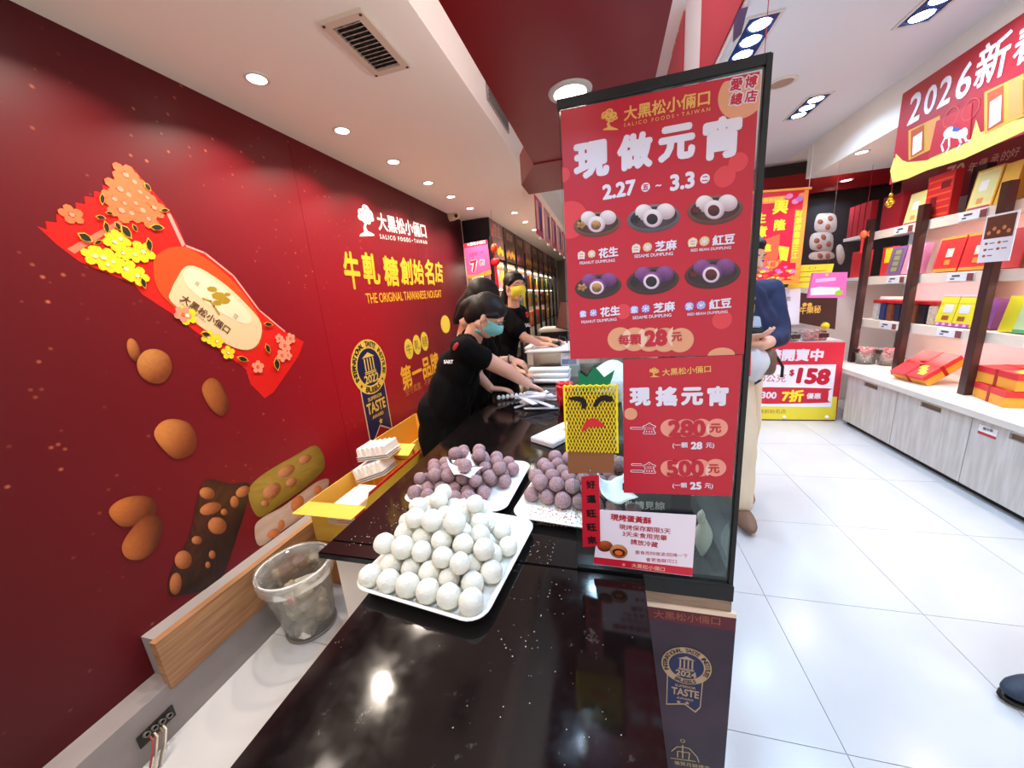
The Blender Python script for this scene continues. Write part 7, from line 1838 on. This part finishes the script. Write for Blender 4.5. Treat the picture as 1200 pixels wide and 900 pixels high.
# ---------------------------------------------------------------- man half behind the poster
mn_ = thing('person', (0.80, 2.42, 0), 'person in navy jacket and khaki trousers holding a phone behind the tall poster', 'person')
hm = onY(874, 303, 2.42); Fm = frame((0.50, -0.80, -0.25), (0, 0, 1)); navy_ = mat('navy_jacket', (26, 34, 66), rough=0.85, bump=0.3, bscale=18, dist=0.01)
mb = MB(); hipm = Vector((0.76, 2.44, 0.92)); head(mb, hm, Fm, 1.03)
nkm = Vector((hm.x-0.02, hm.y+0.03, 1.40)); cap(mb, nkm, hm + Vector((-0.02, 0.01, -0.05)), 0.058, 0.055)
sm1 = onY(902, 352, 2.52); sm1.z = 1.33; sm2 = Vector((sm1.x-0.36, sm1.y-0.10, 1.33)); em = onY(912, 394, 2.40); wm = onY(895, 404, 2.20)
chain(mb, [hipm, Vector((0.76, 2.44, 1.15)), nkm], [0.13, 0.14, 0.06]); cap(mb, sm1, sm2, 0.06, 0.06)
chain(mb, [sm1, em, wm], [0.055, 0.045, 0.03]); e2_ = Vector((sm2.x-0.02, sm2.y-0.08, 1.07)); w2_ = Vector((0.70, 2.20, 1.10)); chain(mb, [sm2, e2_, w2_], [0.055, 0.045, 0.03])
hand(mb, wm, (-0.9, -0.1, 0.12), (0.0, 0.35, 0.9), 1, 0.5); hand(mb, w2_, (0.8, -0.2, 0.1), (0, 0.3, 0.9), -1, 0.5)
for sd, (fx, fy) in ((1, (0.835, 2.50)), (-1, (0.745, 2.20))):
    h = hipm + Vector((0.05*sd, 0.07*sd, -0.02)); a = Vector((fx, fy, 0.09)); k = h.lerp(a, 0.5) + Vector((0.01, -0.03, 0.02)); chain(mb, [h, k, a], [0.085, 0.06, 0.042]); mb.ball((a.x, a.y-0.05, 0.045), (0.045, 0.12, 0.035), 12, 8)
remesh(mb, 0.0065, 'body', skin, mn_)
face_bits(mn_, hm, Fm, 1.03, down=1, lips=True)
mb = MB(); cap(mb, sm1 + Vector((-0.01, 0, -0.012)), sm2, 0.08, 0.08); chain(mb, [Vector((0.76, 2.45, 0.90)), Vector((0.76, 2.45, 1.12)), Vector((0.76, 2.45, 1.27))], [0.16, 0.165, 0.14], 18)
mb.ball((0.82, 2.42, 1.12), (0.13, 0.13, 0.17), 14, 10); chain(mb, [sm1, em, em.lerp(wm, 0.55)], [0.074, 0.062, 0.048]); chain(mb, [sm2, e2_, e2_.lerp(w2_, 0.6)], [0.08, 0.068, 0.05])
mb.tube([Vector((hm.x-0.02 + 0.066*math.cos(a), hm.y+0.02 + 0.066*math.sin(a), 1.40)) for a in [2*PI*k/16 for k in range(16)]], 0.016, 8, closed=True)
remesh(mb, 0.010, 'jacket', navy_, mn_, 4, 0.005)
kh = mat('khaki_cloth', (214, 196, 170), rough=0.85, bump=0.2, bscale=18, dist=0.01)
mb = MB(); mb.ball(hipm + Vector((0, 0, -0.02)), (0.17, 0.15, 0.13), 16, 10)
for sd, (fx, fy) in ((1, (0.835, 2.50)), (-1, (0.745, 2.20))):
    h = hipm + Vector((0.05*sd, 0.07*sd, -0.02)); a = Vector((fx, fy, 0.13)); k = h.lerp(a, 0.5) + Vector((0.01, -0.03, 0.02)); chain(mb, [h, k, a], [0.112, 0.092, 0.078])
remesh(mb, 0.011, 'trousers', kh, mn_, 4, 0.004)
for fx, fy in ((0.835, 2.50), (0.745, 2.20)):
    MB().ball((fx+0.012, fy-0.06, 0.047), (0.052, 0.145, 0.046), 16, 10).build('shoe', mat('shoe_brown', (120, 92, 74), rough=0.6), mn_, smooth=True)
mb = MB(); q = lambda x, y, z: hm + Fm @ Vector((x, y, z))
mb.ball(q(-0.024, 0, 0.054), (0.102, 0.086, 0.082), 20, 14, rot=Fm); mb.ball(q(0.03, 0, 0.086), (0.055, 0.06, 0.03), 14, 10, rot=Fm); mb.ball(q(-0.055, 0, 0.0), (0.066, 0.079, 0.085), 16, 12, rot=Fm)
remesh(mb, 0.008, 'hair', hairm, mn_, 4, 0.0015)
ph = thing('phone', onY(884, 381, 2.14), 'black phone in a grey case held by the man behind the poster', 'phone')
p = onY(882, 380, 2.13); MB().box(p + Vector((-0.06, -0.006, -0.018)), p + Vector((0.04, 0.004, 0.045)), rot=rotx(-0.5) @ rotz(0.2), bev=0.006).build('case', flat('phone_grey', 150, 160, 170, rough=0.25), ph)
MB().box(p + Vector((-0.055, -0.012, -0.045)), p + Vector((0.05, 0.0, 0.0)), rot=rotx(-0.5) @ rotz(0.2), bev=0.004).build('screen', M_BLACK, ph)
bgx = thing('shoulder_bag', onY(893, 430, 2.22), 'white and brown folded bag hanging at the man\'s waist', 'bag')
p = onY(884, 425, 2.22)
MB().ball(p, (0.07, 0.05, 0.10), 16, 12, jit=0.05, rnd=random.Random(4)).build('white_pouch', flat('pouch_grey', 206, 206, 212, rough=0.5), bgx, smooth=True)
p = onY(897, 424, 2.25)
MB().ball(p, (0.055, 0.05, 0.075), 16, 12, jit=0.06, rnd=random.Random(6)).build('brown_flap', mat('flap_brown', (104, 78, 62), rough=0.6), bgx, smooth=True)
MB().tube([p + Vector((0.05, 0, 0.03)), p + Vector((0.085, 0, -0.03)), p + Vector((0.085, 0, -0.09))], 0.008, 8).build('strap', M_BLACK, bgx)
# shoe of a shopper cut by the right edge
sp = thing('person', (1.32, 1.25, 0), 'person cut off by the right edge, only one dark shoe showing', 'person')
c0 = onZ(1207, 806, 0.05)
mb = MB(); mb.ball((c0.x+0.045, c0.y+0.0, 0.045), (0.13, 0.05, 0.042), 16, 10, rot=rotz(0.15)); mb.ball((c0.x+0.11, c0.y+0.01, 0.06), (0.07, 0.045, 0.055), 14, 10)
remesh(mb, 0.006, 'shoe', mat('shoe_navy', (36, 48, 66), rough=0.6), sp)
MB().ball((c0.x+0.05, c0.y, 0.012), (0.135, 0.053, 0.012), 18, 6, rot=rotz(0.15)).build('sole', M_BLACK, sp, smooth=True)
# the rest of that shopper stands outside the picture
bx = c0.x + 0.16; by2 = c0.y; hs = Vector((bx + 0.10, by2 + 0.02, 1.56)); Fs = frame((-0.2, 1, 0), (0, 0, 1))
mb = MB()
for sd in (-1, 1): chain(mb, [Vector((bx+0.09+0.08*sd, by2, 0.86)), Vector((bx+0.07+0.09*sd, by2, 0.48)), Vector((bx+0.05+0.09*sd, by2, 0.09))], [0.10, 0.075, 0.06])
mb.ball((bx+0.10, by2, 0.90), (0.15, 0.12, 0.12), 16, 10)
remesh(mb, 0.012, 'trousers', flat('trouser_black', 11, 11, 13), sp)
MB().ball((c0.x+0.26, c0.y+0.06, 0.045), (0.05, 0.13, 0.044), 16, 10).build('shoe', mat('shoe_navy', (36, 48, 66), rough=0.6), sp, smooth=True)
mb = MB(); head(mb, hs, Fs, 1.0); cap(mb, (bx+0.10, by2, 1.36), (bx+0.10, by2+0.02, 1.50), 0.055, 0.05); chain(mb, [(bx+0.10, by2, 0.95), (bx+0.10, by2, 1.34)], [0.09, 0.09])
for sd in (-1, 1):
    chain(mb, [Vector((bx+0.10+0.16*sd, by2, 1.32)), Vector((bx+0.10+0.18*sd, by2-0.02, 1.06)), Vector((bx+0.10+0.16*sd, by2+0.08, 0.84))], [0.05, 0.04, 0.027])
    hand(mb, Vector((bx+0.10+0.16*sd, by2+0.08, 0.84)), (0, 0.2, -1), (-sd, 0, 0), sd, 0.4)
remesh(mb, 0.008, 'body', skin, sp)
mb = MB(); chain(mb, [(bx+0.10, by2, 0.92), (bx+0.10, by2, 1.15), (bx+0.10, by2, 1.30)], [0.14, 0.135, 0.12])
for sd in (-1, 1): cap(mb, (bx+0.10, by2, 1.33), (bx+0.10+0.15*sd, by2, 1.33), 0.075, 0.07); cap(mb, (bx+0.10+0.16*sd, by2, 1.32), (bx+0.10+0.18*sd, by2-0.02, 1.06), 0.07, 0.06)
remesh(mb, 0.011, 'jacket', mat('shopper_jacket', (58, 62, 70), rough=0.9), sp, 4, 0.004)
mb = MB(); mb.ball(hs + Fs @ Vector((-0.025, 0, 0.045)), (0.1, 0.086, 0.085), 18, 12, rot=Fs); mb.ball(hs + Fs @ Vector((-0.055, 0, 0)), (0.068, 0.08, 0.085), 16, 10, rot=Fs)
remesh(mb, 0.01, 'hair', hairm, sp, 4)
